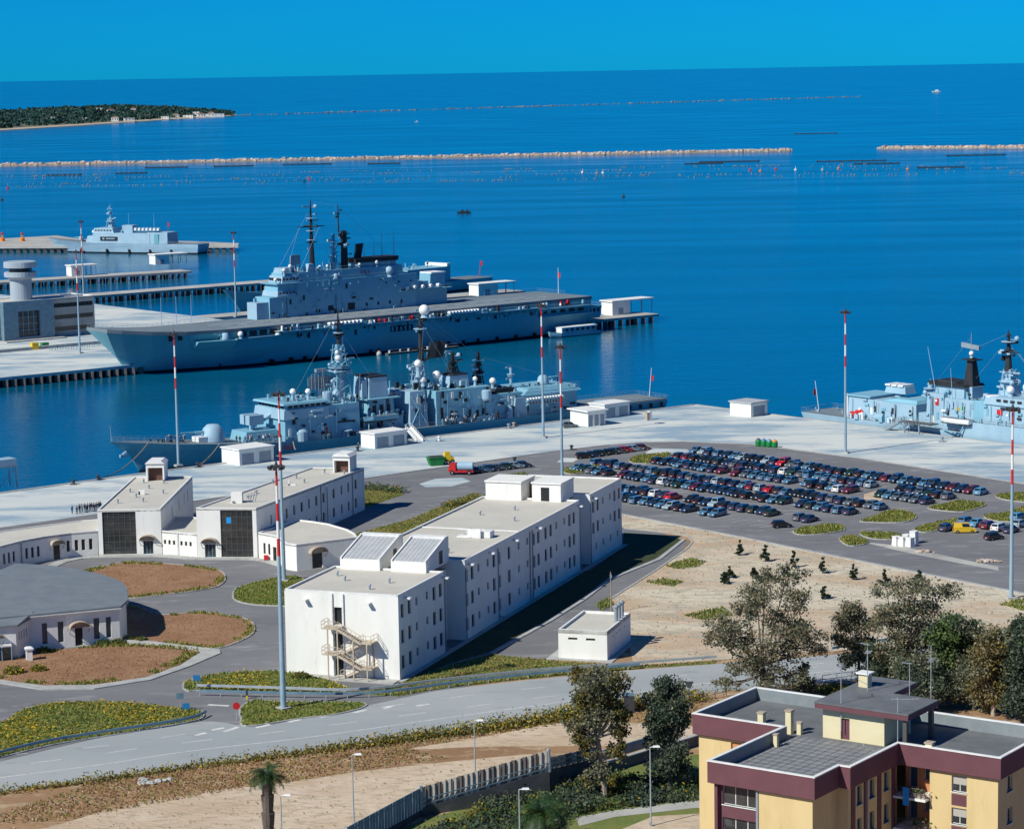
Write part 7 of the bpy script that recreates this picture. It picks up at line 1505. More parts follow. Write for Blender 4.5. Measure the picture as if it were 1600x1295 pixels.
for lb,px,py,r,fl in (('big yellow flowering bush at the left edge below the annex',22,1052,1.5,.3),('yellow flowering bush right of the left edge bush',60,1048,1.2,.25),('dark low bush in the shade beside the round hall',68,1020,1.2,0),('green bush at the round hall corner, left half',160,1008,1.1,0),('green bush at the round hall corner, nearest the path',185,1007,1.2,.03),('small bush behind the path end by the round hall',222,1001,.8,0),('bushy clump left of the barrack fire stair',470,1060,1.3,.1),('yellow green bush behind the apartment roof by the railing',1308,1082,1.7,.25),('bush at the foot of the tall garden eucalyptus',925,1238,1.5,.02),('bush right of the garden eucalyptus foot',985,1232,1.5,.02)):
    bush(lb,px,py,r,fl=fl)
C=np.concatenate([scatter(GP(p),k) for p,k in (([(990,1205),(1085,1195),(1088,1235),(1010,1240)],90),)]); 
hd=[]
for i in range(60):
    u=i/59; x,y=G(395+(480-395)*u*0+ (302+ (374-302)*u), 789-(789-776)*u); hd.append(np.array([x,y-2.5,LAND+.5])+RNG.normal(size=(40,3))*[.7,.6,.35])
stuff(tag(quads('hedge_scrub',leafquads(np.concatenate(hd),.18),['leaf_green','blade_olive'],RNG.choice(2,60*40)),'strip of scrub between the two glazed halls and the quay','scrub'))
hd=[np.array([*G(572+56*u,764+6*u),LAND+.6])+RNG.normal(size=(50,3))*[.8,.8,.45] for u in np.linspace(0,1,22)]
stuff(tag(quads('hedge_scrub',leafquads(np.concatenate(hd),.2),['leaf_dark','leaf_green','flower_yellow'],RNG.choice(3,22*50,p=[.5,.42,.08])),'dark scrub at the far corner of the long glazed hall','scrub'))
# rubble stones scattered in the sandy field
C=scatter(sand[:3]+sand[5:],500); b=MB()
for x,y in C: r=random.uniform(.06,.2); b.ball((x,y,LAND+.03+r*.3),r,5,3,0,(1.2,1,.7),.3)
stuff(tag(b.build('field_stones','rock'),'small stones strewn over the sandy field','stones'))
# ------------------------------------------------------------------ CARS
PAINT={'black':(0.012,0.013,0.016),'dark blue':(0.012,0.035,0.085),'dark green':(0.012,0.045,0.035),'steel blue':(0.07,0.18,0.29),'silver':(0.30,0.40,0.46),'white':(0.72,0.74,0.74),'red':(0.50,0.012,0.02),'maroon':(0.13,0.012,0.025),'grey':(0.10,0.13,0.155),'yellow':(0.72,0.47,0.02),'light blue':(0.10,0.32,0.50)}
for k,v in PAINT.items(): mat('car_'+k.replace(' ','_'),v,rough=0.28,spec=0.5,coat=0.6)
mat('car_glass',(0.012,0.018,0.022),rough=0.08,spec=0.7); mat('tyre',(0.012,0.012,0.012),rough=0.85); mat('hub',(0.32,0.33,0.34),rough=0.4,metal=0.5); mat('lamp_red',(0.35,0.01,0.01),rough=0.3); mat('lamp_clear',(0.7,0.72,0.72),rough=0.2); mat('number_plate',(0.6,0.6,0.55),rough=0.6)
KIND={ # length, cabin bottom back/front, cabin top back/front, bonnet z, roof z, boot z
 'hatchback':(3.75,-1.75,.95,-1.35,.25,.86,1.42,.90),'saloon':(4.35,-1.45,.95,-.85,.3,.84,1.38,.90),'estate':(4.4,-2.05,1.0,-1.75,.35,.86,1.43,.90),'jeep':(4.1,-1.95,.75,-1.75,.4,1.02,1.76,1.05),'van':(4.2,-2.05,1.15,-2.0,.75,1.0,1.85,1.02)}
CARM={}
def car_mesh(kind,colr):
    if (kind,colr) in CARM: return CARM[(kind,colr)]
    L,cb,cf,tb,tf,bz,rz_,bt=KIND[kind]; W=.84; h=L/2; b=MB(); g=MB()
    ring=[(-h,.34,.78),(-h+.05,.62,.82),(-h+.12,bt-.06,.80),(cb,bt,.82),(0,bz+.03,.84),(cf,bz,.83),(h-.55,bz-.1,.80),(h-.1,bz-.2,.74),(h,.55,.72),(h-.02,.32,.72)]
    vs=[]; n=len(ring)
    for x,z,w_ in ring: vs+=[(x,-w_,z),(x,w_,z)]
    fs=[(2*i,2*i+2,2*i+3,2*i+1)[::-1] for i in range(n-1)]; bot=[(-h+.1,.22),(h-.1,.22)]
    o=len(vs); vs+=[(-h+.1,-.76,.22),(-h+.1,.76,.22),(h-.1,-.7,.22),(h-.1,.7,.22)]
    fs+=[tuple([2*i for i in range(n)]+[o+2,o])[::-1],tuple([2*i+1 for i in range(n)]+[o+3,o+1]),(0,1,o+1,o),(2*n-2,2*n-1,o+3,o+2)[::-1],(o,o+1,o+3,o+2)]
    fs[-5]=tuple([2*i for i in range(n)]+[o+2,o]); fs[-4]=tuple(([2*i+1 for i in range(n)]+[o+3,o+1])[::-1])
    b.add(vs,fs); tw=.60
    b.hexa([(cb,-.80,bt-.03),(cf,-.80,bz-.03),(cf,.80,bz-.03),(cb,.80,bt-.03),(tb,-tw,rz_),(tf,-tw,rz_),(tf,tw,rz_),(tb,tw,rz_)])
    # glass: thin slabs just proud of the cabin
    e=.012
    def lerp(p,q,t): return tuple(p[i]+(q[i]-p[i])*t for i in range(3))
    def pane(a,b_,c,d,nx,ny,nz):
        q=[lerp(lerp(a,b_,u),lerp(d,c,u),v) for u,v in ((.07,.16),(.93,.16),(.93,.90),(.07,.90))]; q2=[(p[0]+nx*e,p[1]+ny*e,p[2]+nz*e) for p in q]; g.add(q+q2,[(4,5,6,7),(0,1,5,4),(1,2,6,5),(2,3,7,6),(3,0,4,7)])
    pane((cf,-.8,bz),(cf,.8,bz),(tf,tw,rz_),(tf,-tw,rz_),.7,0,.7); pane((cb,.8,bt),(cb,-.8,bt),(tb,-tw,rz_),(tb,tw,rz_),-.8,0,.6)
    mid=(cb+cf)/2-.05; mt=(tb+tf)/2-.05
    back=kind!='van'
    for s in (-1,1):
        pa,pb=((mid,s*.8,(bt+bz)/2),(cf,s*.8,bz)); ta,tb_=((mt,s*tw,rz_),(tf,s*tw,rz_)); (pane(pa,pb,tb_,ta,0,s,.3) if s<0 else pane(pb,pa,ta,tb_,0,s,.3))
        if back:
            pa,pb=((cb,s*.8,bt),(mid,s*.8,(bt+bz)/2)); ta,tb_=((tb,s*tw,rz_),(mt,s*tw,rz_)); (pane(pa,pb,tb_,ta,0,s,.3) if s<0 else pane(pb,pa,ta,tb_,0,s,.3))
    body=b.mesh('body','car_'+colr.replace(' ','_')); glass=g.mesh('windows','car_glass')
    CARM[(kind,colr)]=(body,glass,h); return CARM[(kind,colr)]
wm=MB().tube((0,-.1,0),(0,.1,0),.30,.30,12,0).tube((0,-.105,0),(0,.105,0),.17,.17,8,1).mesh('wheel',['tyre','hub'])
hlm=MB().box(-.05,.03,-.17,.17,-.07,.07).mesh('headlight','lamp_clear'); tlm=MB().box(-.03,.04,-.13,.13,-.11,.11).mesh('tail_light','lamp_red'); npm=MB().box(-.02,.02,-.25,.25,-.06,.06).mesh('number_plate','number_plate')
def car(x,y,ang,kind,colr,label,group):
    body,glass,h=car_mesh(kind,colr); t=thing('parked_car' if kind!='van' else 'parked_van',label,'car' if kind!='van' else 'van',(x,y,LAND+.03),ang,group)
    put('body',body,t); put('windows',glass,t); k=KIND[kind]
    for sx in (-h+.78,h-.78):
        for sy in (-.72,.72): put('wheel',wm,t,(sx,sy,.30))
    for sy in (-.55,.55): put('headlight',hlm,t,(h-.03,sy,.62)); put('tail_light',tlm,t,(-h+.03,sy,.70))
    put('number_plate',npm,t,(-h-.005,0,.5)); return t
CR=random.Random(21); cols=['black']*9+['dark blue']*11+['dark green']*3+['steel blue']*7+['silver']*2+['grey']*4+['white']*1+['maroon']*1
rowsdef=[('row along the quay road',-57.2,60,143.5,[],{88:'red',133:'maroon',142.4:'red',141:'light blue'},1),
 ('second row from the quay road',-65.4,61,120,[],{102:'steel blue'},0),('third row from the quay road',-73.6,65,122,[(86,88)],{90:'maroon',76:'dark blue',118:'white'},1),
 ('second row beyond the sandy gap',-65.6,125.5,142.5,[],{126:'yellow'},0),('third row beyond the sandy gap',-73.2,129,142,[],{},1),
 ('fourth row from the quay road',-84.0,57,140.5,[],{110:'red'},0),('fifth row from the quay road',-92.2,59.5,140,[],{75.5:'maroon'},1),
 ('sixth row from the quay road',-103.5,84,140.5,[],{101.5:'red',97:'white',113:'silver'},0),('row nearest the sandy field',-111.4,92,121.5,[],{},1)]
allc=[]
for rn,nn_,e0,e1,gaps,special,flip in rowsdef:
    e=e0; row=[]
    while e<=e1:
        if CR.random()<.05 or any(a<=e<=b for a,b in gaps): e+=2.45; continue
        colr=CR.choice(cols); 
        for q,c in special.items():
            if abs(e-q)<1.25: colr=c
        kind=CR.choices(['hatchback','saloon','estate','jeep'],[.5,.26,.17,.07])[0]
        row.append((e,nn_,colr,kind,flip)); e+=2.45+CR.uniform(-.1,.14)
    allc.append((rn,row))
ordw=['first','second','third','fourth','fifth','sixth','seventh','eighth','ninth','tenth','eleventh','twelfth','thirteenth','fourteenth','fifteenth','sixteenth','seventeenth','eighteenth','nineteenth','twentieth']
def ordn(i,n_):
    if i==0: return 'leftmost'
    if i==n_-1: return 'rightmost'
    if i<20: return ordw[i]+' from the left'
    j=n_-1-i
    return (ordw[j]+' from the right') if j<20 else str(i+1)+'th from the left'
seen={}
CAR_ANG=math.radians(48)
lab={}
for rn,row in allc:
    n_=len(row)
    for i,(e,nn_,colr,kind,flip) in enumerate(row):
        f=lambda j: f"{row[j][2]} {row[j][3]}"
        if 0<i<n_-1: l=f"{colr} {kind} between {f(i-1)} and {f(i+1)}, {rn}"
        else: l=f"{colr} {kind}, {ordn(i,n_)} in the {rn}"
        lab.setdefault(l,[]).append((rn,i))
for rn,row in allc:
    n_=len(row)
    for i,(e,nn_,colr,kind,flip) in enumerate(row):
        f=lambda j: f"{row[j][2]} {row[j][3]}"
        l=f"{colr} {kind} between {f(i-1)} and {f(i+1)}, {rn}" if 0<i<n_-1 else f"{colr} {kind}, {ordn(i,n_)} in the {rn}"
        if len(lab[l])>1 or len(l.split())>16: l=f"{colr} {kind}, {ordn(i,n_)} in the {rn}"
        x,y=LOT(e,nn_+CR.uniform(-.3,.3)); car(x,y,CAR_ANG+(math.pi if (flip and CR.random()<.75) or (not flip and CR.random()<.25) else 0)+CR.uniform(-.04,.04),kind,colr,l,'cars parked in the rows of the lot')
def line_cars(p,q,n_,seq,ang,rowname,kinds='hatchback'):
    P_,Q_=G(*p),G(*q)
    for i in range(n_):
        u=i/(n_-1); k=CR.choice(['hatchback','hatchback','saloon','estate']); c=seq[i]
        car(P_[0]+(Q_[0]-P_[0])*u,P_[1]+(Q_[1]-P_[1])*u,ang+CR.uniform(-.04,.04),k,c,f"{c} {k}, {ordn(i,n_)} in the {rowname}",'cars in the short rows')
line_cars((912,716),(1003,703),8,['black','dark blue','dark green','black','grey','red','silver','maroon'],math.radians(20),'short row left of the grass island')
line_cars((742,739),(818,730),7,['dark blue','steel blue','dark blue','grey','dark green','silver','dark blue'],math.radians(15),'line of cars behind the red truck')
line_cars((1510,818),(1580,832),5,['steel blue','light blue','maroon','white','dark blue'],CAR_ANG,'little row behind the yellow van')
car(*G(1478,829),CAR_ANG+.1,'hatchback','dark blue','dark blue hatchback beside the yellow van',None); car(*G(1507,832),CAR_ANG-.9,'van','yellow','bright yellow van standing at the edge of the lower car park',None)
car(*G(1553,843),CAR_ANG-.3,'hatchback','black','black hatchback parked alone below the yellow van row',None); car(*G(1221,824),CAR_ANG-.6,'hatchback','black','black hatchback parked alone on the lane near the sandy field',None)
car(*G(1592,812),CAR_ANG,'estate','light blue','light blue estate at the right edge behind the lamp mast',None); car(*G(1594,823),CAR_ANG,'hatchback','silver','silver hatchback at the right edge below the light blue estate',None); car(*G(891,668),math.radians(12),'hatchback','grey','grey car standing on the quay left of the kiosk',None)
# ------------------------------------------------------------------ lorry, skips, bins
x,y=G(722,741); t=thing('tank_lorry','red lorry with round grey tank at the head of the car line','lorry',(x,y,LAND+.02),math.radians(172))
MB().box(-2.6,2.4,-1.05,1.05,.55,.85).build('chassis','red_paint',t); MB().hexa([(1.2,-1.1,.85),(2.9,-1.1,.7),(2.9,1.1,.7),(1.2,1.1,.85),(1.3,-1,2.4),(2.5,-1,2.4),(2.5,1,2.4),(1.3,1,2.4)]).build('cab','red_paint',t)
MB().hexa([(2.72,-.9,1.55),(2.76,-.9,1.5),(2.76,.9,1.5),(2.72,.9,1.55),(2.5,-.85,2.25),(2.56,-.85,2.25),(2.56,.85,2.25),(2.5,.85,2.25)]).build('windscreen','car_glass',t)
MB().tube((-2.4,0,1.75),(.9,0,1.75),.95,.95,16).build('tank','ship_light',t); lw=MB().tube((0,-.18,0),(0,.18,0),.5,.5,14,0).tube((0,-.185,0),(0,.185,0),.25,.25,8,1).mesh('wheel',['tyre','hub'])
for sx in (-1.7,2.0):
    for sy in (-.95,.95): put('wheel',lw,t,(sx,sy,.5))
x,y=G(681,727); t=thing('skip','green open skip on the quay road verge','skip',(x,y,LAND+.02),math.radians(18)); b=MB(); b.frus((-1.4,1.4,-.9,.9),(-1.9,1.9,-1.1,1.1),.1,1.7); b.build('hull','green_paint',t); MB().box(-2,2,-1.2,1.2,1.703,1.85).build('rim','green_paint',t); MB().box(-1.5,1.5,-.8,.8,1.853,2.1).build('load','frame_dark',t)
x,y=G(697,725); t=thing('loader','yellow wheel loader beside the green skip','loader',(x,y,LAND+.02),math.radians(200)); MB().frus((-1.8,.6,-.8,.8),(-1.6,.3,-.7,.7),.6,1.6).build('body','yellow_paint',t); MB().frus((-.9,.5,-.65,.65),(-.8,.3,-.55,.55),1.603,2.7).build('cab','yellow_paint',t); MB().hexa([(.5,-.6,.8),(2.0,-.6,.3),(2.0,-.4,.3),(.5,-.4,.8),(.5,-.6,1.1),(2.0,-.6,.6),(2.0,-.4,.6),(.5,-.4,1.1)]).build('arm','yellow_paint',t); MB().hexa([(1.9,-1,.1),(2.7,-1,.1),(2.7,1,.1),(1.9,1,.1),(1.9,-1,.9),(2.1,-1,.9),(2.1,1,.9),(1.9,1,.9)]).build('bucket','frame_dark',t)
for sx in (-1.2,.4):
    for sy in (-.8,.8): put('wheel',lw,t,(sx,sy,.55))
for i,(c,lb) in enumerate((('frame_dark','green bell bin with dark top, leftmost of the four on the quay'),('blue_paint','green bell bin with blue top next to the dark topped one'),('rail_blue','green bell bin with greyish top, third along'),('orange_paint','green bell bin with orange band, rightmost of the four'))):
    x,y=G(1185+8.5*i,697+.7*i); t=thing('recycling_bin',lb,'bin',(x,y,LAND+.02),0,'four bell bins on the quay')
    MB().lathe((0,0,0),[(.62,0),(.72,.25),(.72,1.15),(.6,1.4)],14).build('bell','green_paint',t); MB().lathe((0,0,1.4),[(.6,0),(.4,.28),(.1,.38)],14).build('top',c,t); MB().tube((0,0,1.75),(0,0,2.0),.06).build('lifting_eye','steel_grey',t)
for i,(px,py,h_,lb) in enumerate(((1401,852,1.5,'white concrete block, leftmost of the cluster on the lot'),(1411,853,1.5,'white concrete block, second of the cluster'),(1422,854,1.5,'white concrete block nearest the rubble'),(1417,848,1.4,'white concrete block behind the nearest pair'),(1428,849,2.1,'tallest white block at the back of the cluster'))):
    x,y=G(px,py); t=thing('concrete_block',lb,'block',(x,y,LAND+.02),.5+.1*i,'white blocks standing on the car park'); MB().frus((-.65,.65,-.65,.65),(-.55,.55,-.55,.55),0,h_).build('shaft','white_wall',t); MB().box(-.62,.62,-.62,.62,h_+.002,h_+.18).build('cap','white_trim',t)
for px,py,lb,m in ((1448,863,'low heap of reddish rubble on the strip beside the white blocks','rock'),(1545,878,'small reddish rubble heap farther along the strip','rock'),(235,1222,'pale broken slab lying in the dry field','pavement')):
    x,y=G(px,py); t=thing('rubble_heap',lb,'rubble',(x,y,LAND)); b=MB()
    for k in range(9):
        r=random.uniform(.2,.55); b.ball((random.gauss(0,.9),random.gauss(0,.45),r*.4),r,6,4,0,(1.3,1,.7),.3)
    stuff(b.build('stone',m,t))
x,y=G(661,1128+2); 
for px,py,lb in ((548,1175,'') ,): pass
t=thing('quay_bin','brown and white upright post box on the quay beyond the kiosk','post',(*G(1013,656.5),LAND),.6); MB().box(-.7,.0,-.5,.5,0,2.0).build('panel','canopy',t); MB().box(.02,.75,-.5,.5,0,2.2).build('post','white_wall',t); MB().box(-.9,.95,-.7,.7,-.02,.12).build('footing','pavement',t)
for i,(px,py,lb) in enumerate(((686,689,'white mooring bollard near the foot of the gangway'),(795,669,'grey mooring bollard on the quay edge, middle of destroyer'),(803,667,'brownish capstan beside the grey bollard'),(559,705,'small dark bollard left of the white shed'),(804,722,'dark bollard on the apron near the road'),(893,703,'dark bollard right of the lamp mast on the apron'),(1472,690,'bollard at the frigate mooring on the right quay'),(115,757,'bollard at the far left quay edge'),(153,750,'bollard holding the bow rope of the destroyer'),(309,730,'bollard holding the second bow rope'))):
    x,y=G(px,py); t=thing('bollard',lb,'bollard',(x,y,LAND+.02),0,'mooring bollards along the quay'); m=('white_paint','steel_grey','canopy','lamp_dark','lamp_dark','lamp_dark','steel_grey','lamp_dark','lamp_dark','lamp_dark')[i]; MB().lathe((0,0,0),[(.42,0),(.3,.2),(.28,.7),(.48,.85),(.46,1.05),(.15,1.15)],12).build('post',m,t); MB().box(-.7,.7,-.7,.7,-.02,.06).build('plate','concrete_dark',t)
t=thing('quay_crane_frame','grey steel frame gantry at the far left quay edge','gantry',(*G(6,762),LAND),math.radians(38))
for x0 in (-2.2,2.2):
    for y0 in (-1.6,1.6): MB().box(x0-.12,x0+.12,y0-.12,y0+.12,0,4.6).build('leg','steel_grey',t)
MB().box(-2.6,2.6,-1.9,1.9,4.6,4.85).build('deck','steel_grey',t); MB().box(-2.4,2.4,-1.7,1.7,4.853,6.2).build('cabin','ship_light',t); MB().tube((-2.2,-1.6,0),(2.2,-1.6,4.6),.08).build('brace','steel_grey',t)
for px,py,m,lb,h_ in ((54,546,'yellow_paint','yellow container box on the platform by the harbour office',2.0),(70,544,'green_paint','green bin on the platform beside the yellow box',1.6)):
    x,y=G(px,py,3); t=thing('container',lb,'container',(x,y,3.0),.6); MB().box(-1.1,1.1,-.9,.9,.08,h_).build('box',m,t); MB().box(-1.15,1.15,-.95,.95,h_+.002,h_+.15).build('lid',m,t); MB().box(-1,1,-.8,.8,0,.08).build('skid','lamp_dark',t)
x,y=G(78,548,3); t=thing('platform_barrier','row of grey bicycle-like barrier hoops on the platform','barrier',(x,y,3.0),math.radians(38)); hm=MB().path([(0,0,0),(0,0,1.3),(.5,0,1.7),(1.1,0,1.3),(1.1,0,0)],.09,6).mesh('hoop','rail_blue')
for k in range(11): put('hoop',hm,t,(1.9*k,0,0),(0,0,.4))
x,y=G(140,541,3); t=thing('platform_wall','low pale parapet wall along the platform below the office','wall',(*G(-20,553,3),3.0),math.radians(38.5)); MB().box(0,52,-.2,.2,0,.9).build('wall','pavement',t); MB().box(0,52,-.3,.3,.902,1.02).build('coping','white_trim',t)
# ------------------------------------------------------------------ far boats, floats, buoys
for px,py,sc_,lb in ((1456,145,1.6,'white fishing boat near the horizon at right'),(648,191,.8,'tiny white boat in open water beyond the breakwater'),(714,333,.75,'small dark boat in the bay, left of the pair'),(722,333,.7,'small dark boat in the bay, right of the pair')):
    x,y=G(px,py,0); t=thing('small_boat',lb,'boat',(x,y,0),.1); L=8*sc_ if py>160 else 26; s=L/8; m='white_paint' if py<200 else 'float_dark'
    loft_hull(t,[(.6*s,.1*s,0,.2*s,.5*s,-.4*s,.3*s),(2.2*s,.9*s,2*s,1.2*s,.5*s,2*s,1.3*s),(6*s,1.1*s,6*s,1.3*s,.5*s,6*s,1.4*s),(7.8*s,.9*s,8*s,1.1*s,.5*s,8*s,1.2*s)],lambda x:1.1*s,m=m,deckm=m,boot=.15*s); blk(t,3.4*s,6*s,-.9*s,.9*s,1.1*s,2.5*s,m,name='wheelhouse',tx=.2*s); MB().tube((4.5*s,0,2.5*s),(4.5*s,0,4.4*s),.08*s).build('mast','float_dark',t)
FR=random.Random(9); b=MB(); 
for _ in range(1100):
    px=FR.uniform(0,1600); base=262+ (0 if px<500 else 0)-.014*px; row=FR.choice([14,18,23,27,31]); py=base+row+FR.uniform(-1,1)*.8
    if math.sin(px*.011+row)+math.sin(px*.037+row*2)<-.1: continue
    x,y=G(px,py,0); b.ball((x,y,.25),FR.uniform(.4,.75),5,4)
stuff(tag(b.build('mussel_floats','float_dull'),'dotted rows of small mussel farm floats before the breakwater','floats'))
k=0
for px,py,L,lb in ((260,262,52,'long dark mussel raft left of centre below the breakwater'),(365,260,48,'dark mussel raft below the breakwater, second from the left'),(205,271,36,'short dark mussel raft nearer the camera at left'),(100,274,40,'faint dark raft line at far left of the bay'),(480,257,60,'dark raft close under the breakwater left of the carrier masts'),(600,256,40,'short raft under the breakwater above the carrier'),(1140,253,70,'dark raft double line near the breakwater end'),(1100,256,44,'dark raft just left of the double line raft'),(1330,252,80,'dark raft in the gap between the breakwaters'),(1370,256,50,'dark raft in the gap, nearer the camera'),(1525,243,70,'dark raft below the right hand breakwater'),(1275,209,70,'faint dark raft far beyond the breakwater gap'),(1470,262,50,'dark raft low at the right of the bay')):
    x,y=G(px,py,0); t=thing('mussel_raft',lb,'raft',(x,y,0),FR.uniform(-.03,.03),'dark mussel rafts in the bay')
    for yy in (-2,2): MB().tube((-L*.4,yy,.3),(L*.4,yy,.3),.42,.42,6).build('beam','float_dark',t)
    bm_=MB().box(-.25,.25,-2.2,2.2,.3,.8).mesh('crossbar','float_dark')
    for q in range(7): put('crossbar',bm_,t,(-L*.38+L*.127*q,0,.4))
for px,py,c,lb in ((910,270,'white_paint','white marker float in the bay right of centre'),(932,272,'float_pale','pale marker float, second of the white group'),(942,271,'white_paint','white marker float at the right of the white group'),(1172,266,'red_paint','reddish marker float right of the breakwater end'),(1188,268,'orange_paint','orange marker float beside the reddish one'),(1212,265,'red_paint','red marker float in the breakwater gap'),(1243,266,'white_paint','white marker float in the breakwater gap'),(1310,264,'orange_paint','orange marker float left of the right breakwater'),(1285,266,'float_pale','pale marker float mid gap'),(1418,265,'orange_paint','orange marker float below the right breakwater'),(483,281,'red_paint','lone red float above the carrier'),(475,284,'float_dark','dark float beside the lone red one'),(974,308,'float_dark','tiny dark buoy in the open bay'),(12,295,'red_paint','reddish float at the far left of the bay'),(3,313,'float_dark','dark float at the left edge of the bay')):
    x,y=G(px,py,0); t=thing('marker_float',lb,'float',(x,y,0),FR.uniform(0,3),'marker floats of the mussel farm'); MB().lathe((0,0,-.3),[(.9,0),(1.3,.6),(.9,1.3)],10).build('drum',c,t); MB().tube((0,0,1),(.5,0,3.4),.18,.12,6).build('stick',c,t)
for px,lb in ((35,'orange and yellow navigation buoy on the farthest pier'),(4,'orange navigation buoy at the left edge of the farthest pier')):
    x,y=G(px,377,3); t=thing('navigation_buoy',lb,'buoy',(x,y,3.0),0); MB().lathe((0,0,0),[(1.3,0),(1.3,1.6),(.9,1.9)],14).build('float','orange_paint',t); b=MB()
    for k in range(4): an=math.pi/2*k; b.tube((.9*math.cos(an),.9*math.sin(an),1.9),(.4*math.cos(an),.4*math.sin(an),3.6),.1,.1,5)
    b.build('cage','yellow_paint',t); MB().ball((0,0,4.0),.75,10,7).build('top_mark','red_paint',t)
# houses on the headland
hm={}
def house(t_,d,w_,l_,h_,roofm,label,rz):
    x,y,z=on_headland(t_,d); t=thing('house',label,'house',(x,y,z),rz,'houses on the far headland')
    MB().box(-l_/2,l_/2,-w_/2,w_/2,-6,h_).build('wall','white_wall',t); MB().extrude([(-l_/2-.5,h_+.003),(l_/2+.5,h_+.003),(l_/2+.5,h_+.35),(0,h_+2.2) if roofm=='roof_tile_far' else (0,h_+.4),(-l_/2-.5,h_+.35)],-w_/2-.5,w_/2+.5).build('roof',roofm,t)
    for q in (-.3,.05,.35): MB().box(l_*q-.8,l_*q+.8,-w_/2-.05,-w_/2+.05,h_*.35,h_*.75).build('window','glass_dark',t)
HL=[(7.15,.02,10,40,6,'white_trim','long white low building near the headland tip'),(6.95,.03,10,26,6,'white_trim','white beach building left of the long one'),(6.8,.03,12,18,7,'roof_tile_far','white house with red roof above the beach buildings'),(7.0,.09,9,14,7,'roof_tile_far','red roofed house in the trees above the long building'),(6.55,.04,9,22,5,'white_trim','white flat building on the beach, middle of the headland'),(6.3,.07,9,14,7,'roof_tile_far','pale house with red roof facing the bay, mid headland'),(6.1,.03,8,16,5,'white_trim','low white kiosk row by the beach'),(5.3,.03,9,20,6,'white_trim','low white house at the water left of the kiosk row'),(5.0,.05,9,14,8,'roof_tile_far','house with red roof behind the low white house'),(4.9,.35,10,16,8,'roof_tile_far','hilltop house with red roof in the headland wood'),(4.6,.5,10,14,8,'white_trim','white house alone in the headland wood'),(5.4,.4,9,12,8,'roof_tile_far','second hilltop house with red roof'),(4.2,.12,8,12,6,'white_trim','small white house left part of the headland'),(3.4,.2,8,10,6,'white_trim','small white house farthest left in the wood'),(7.3,.03,8,20,5,'white_trim','white beach huts close to the tip'),(6.7,.12,9,14,9,'white_trim','tall white house among trees near the tip'),(5.7,.1,8,12,6,'roof_tile_far','little red roofed house between the two beach groups')]
for (t_,d,w_,l_,h_,rm,lb) in HL: house(t_,d,w_,l_,h_,rm,lb,random.uniform(-.2,.3))
# ------------------------------------------------------------------ PEOPLE (one skinned body each pose, shared)
def body_mesh(pose):
    """joints of a standing figure 1.75 m tall; a Skin modifier grows one continuous body"""
    arm=dict(down=((.24,.02,1.05),(.26,.10,.80)),fold=((.25,.05,1.12),(.05,.22,1.15)),out=((.30,.12,1.22),(.34,.34,1.32)),hip=((.36,-.02,1.15),(.20,.06,1.0)))[pose]
    J=[(0,0,.95,.15,.11),(0,0,1.15,.15,.11),(0,0,1.38,.17,.11),(0,0,1.50,.065,.065),(0,.015,1.60,.085,.095),(0,.01,1.72,.075,.085)]
    E=[(0,1),(1,2),(2,3),(3,4),(4,5)]
    for s in (-1,1):
        o=len(J); J+=[(s*.19,0,1.40,.06,.06),(s*arm[0][0],arm[0][1],arm[0][2],.048,.048),(s*arm[1][0],arm[1][1],arm[1][2],.036,.036),(s*arm[1][0],arm[1][1]+.05,arm[1][2]-.1,.045,.025)]
        E+=[(2,o),(o,o+1),(o+1,o+2),(o+2,o+3)]
        o=len(J); st=.06 if s>0 else -.05; J+=[(s*.10,0,.88,.095,.095),(s*.12,.03+st*.4,.48,.065,.065),(s*.13,st,.09,.045,.05),(s*.14,st+.14,.04,.045,.035)]
        E+=[(0,o),(o,o+1),(o+1,o+2),(o+2,o+3)]
    me=bpy.data.meshes.new('body'); me.from_pydata([j[:3] for j in J],E,[]); o=bpy.data.objects.new('body',me); col.objects.link(o)
    md=o.modifiers.new('skin','SKIN'); sv=me.skin_vertices[0].data
    for i,j in enumerate(J): sv[i].radius=(j[3],j[4])
    sv[0].use_root=True; sb=o.modifiers.new('sub','SUBSURF'); sb.levels=1
    dg=bpy.context.evaluated_depsgraph_get(); r=bpy.data.meshes.new_from_object(o.evaluated_get(dg)); bpy.data.objects.remove(o); r.name='body'; return r
POSES={k:body_mesh(k) for k in ('down','fold','out','hip')}
HAIR=MB().ball((0,-.015,1.70),.112,8,6,0,(.95,1.05,.85)).mesh('hair','hair_dark'); CAP=MB().ball((0,0,1.73),.115,8,5,0,(1,1.1,.6)).mesh('cap','cloth_white')
def dressed(pose,top,legs):
    key=(pose,top,legs)
    if key not in dressed.c:
        me=POSES[pose].copy(); me.materials.clear()
        for m in (top,legs,'skin','tyre'): me.materials.append(MATS[m])
        idx=[]
        for p in me.polygons:
            z=p.center.z; xx=abs(p.center.x); idx.append(2 if z>1.47 else 3 if z<.1 else 1 if z<.93 and xx<.2 else 2 if (xx>.2 and z<.86) else 0)
        me.polygons.foreach_set('material_index',idx); dressed.c[key]=me
    return dressed.c[key]
dressed.c={}
def person(x,y,z,rz,pose,top,legs,cap,label,group):
    t=thing('person',label,'person',(x,y,z),rz,group); put('body',dressed(pose,top,legs),t); put('cap' if cap else 'hair',CAP if cap else HAIR,t); return t
PR=random.Random(3)
tops=['cloth_navy','cloth_navy','cloth_navy','cloth_blue','cloth_white']
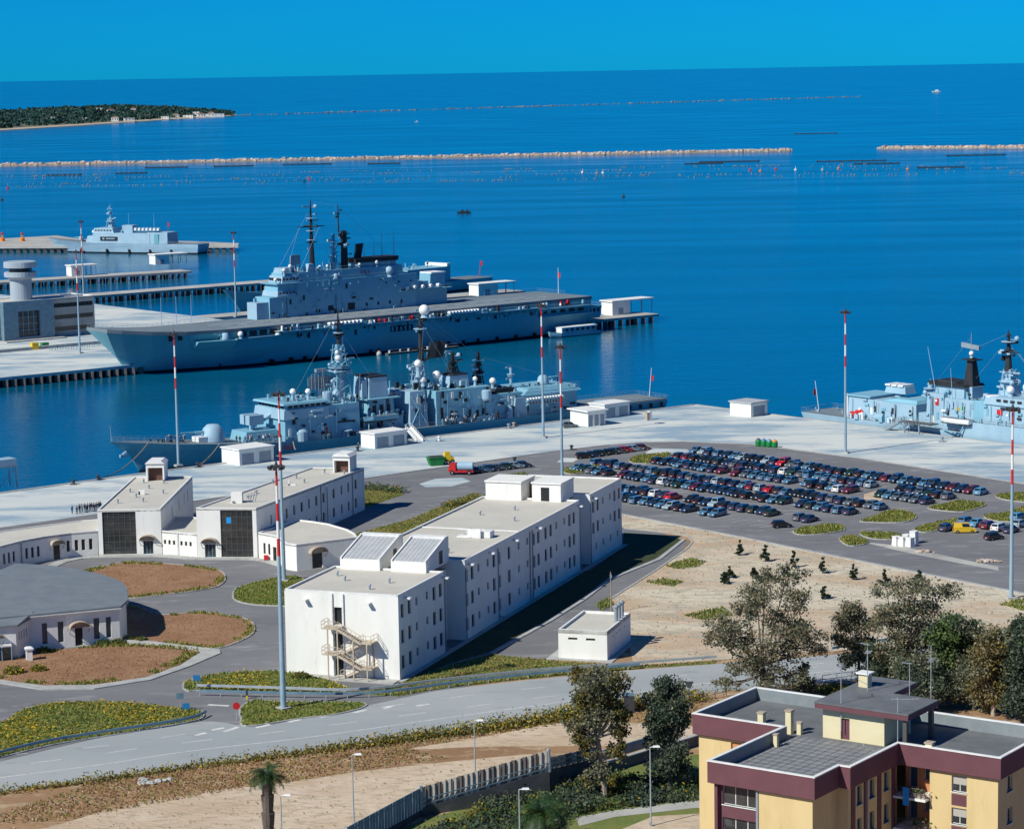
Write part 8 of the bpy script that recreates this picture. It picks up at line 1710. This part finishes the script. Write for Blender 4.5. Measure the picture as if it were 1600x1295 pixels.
nm={'cloth_navy':'dark uniform','cloth_blue':'blue overalls','cloth_white':'white shirt'}
def ordinal(i): return ['first','second','third','fourth','fifth','sixth','seventh','eighth','ninth','tenth','eleventh','twelfth','thirteenth','fourteenth','fifteenth','sixteenth','seventeenth','eighteenth','nineteenth','twentieth','twenty-first','twenty-second','twenty-third','twenty-fourth','twenty-fifth','twenty-sixth'][i]
SS=sorted([PR.uniform(7,12) for _ in range(7)]+[PR.uniform(22.5,36) for _ in range(19)])
for i,s in enumerate(SS):
    yy=PR.uniform(-5.2,-3.4) if s>20 else PR.uniform(-2.4,0); p=wp(DD,s,yy,zdd(s)); tp=PR.choice(tops); cp=PR.random()<.4
    person(*p,PR.uniform(0,6.28),PR.choice(list(POSES)),tp,'cloth_navy' if tp!='cloth_blue' else 'cloth_blue',cp,f"{nm[tp]} sailor {'with white cap ' if cp else ''}at the foredeck rail, {ordinal(i)} from the destroyer bow",'sailors standing along the destroyer foredeck')
SS=sorted(PR.uniform(76,101) for _ in range(16))
for i,s in enumerate(SS):
    p=wp(DD,s,-7.05,4.0); tp=PR.choice(tops); cp=PR.random()<.4
    person(*p,PR.uniform(0,6.28),PR.choice(list(POSES)),tp,'cloth_navy',cp,f"{nm[tp]} sailor {'with white cap ' if cp else ''}on the aft side deck, {ordinal(i)} from the left",'sailors on the destroyer side deck')
for i in range(14):
    u=i/13; x,y=G(121+36*u+PR.uniform(-1,1),803-6*u+PR.uniform(-1.5,1.5)); person(x,y,LAND+.02,PR.uniform(0,6.28),PR.choice(list(POSES)),'cloth_navy','cloth_navy',False,f'person in dark clothes beside the glazed hall, {ordinal(i)} from left in the group','people grouped on the quay by the glazed hall')
person(*G(113,803),LAND+.02,1.0,'down','cloth_blue','cloth_blue',False,'person in blue standing apart at the left of the dark group',None)
person(*G(637,689),LAND+.02,2.0,'hip','cloth_navy','cloth_navy',False,'person in dark clothes between the white shed and the gangway',None)
person(*G(560,704),LAND+.02,2.0,'down','cloth_navy','cloth_navy',True,'person with white cap left of the white gangway shed',None)
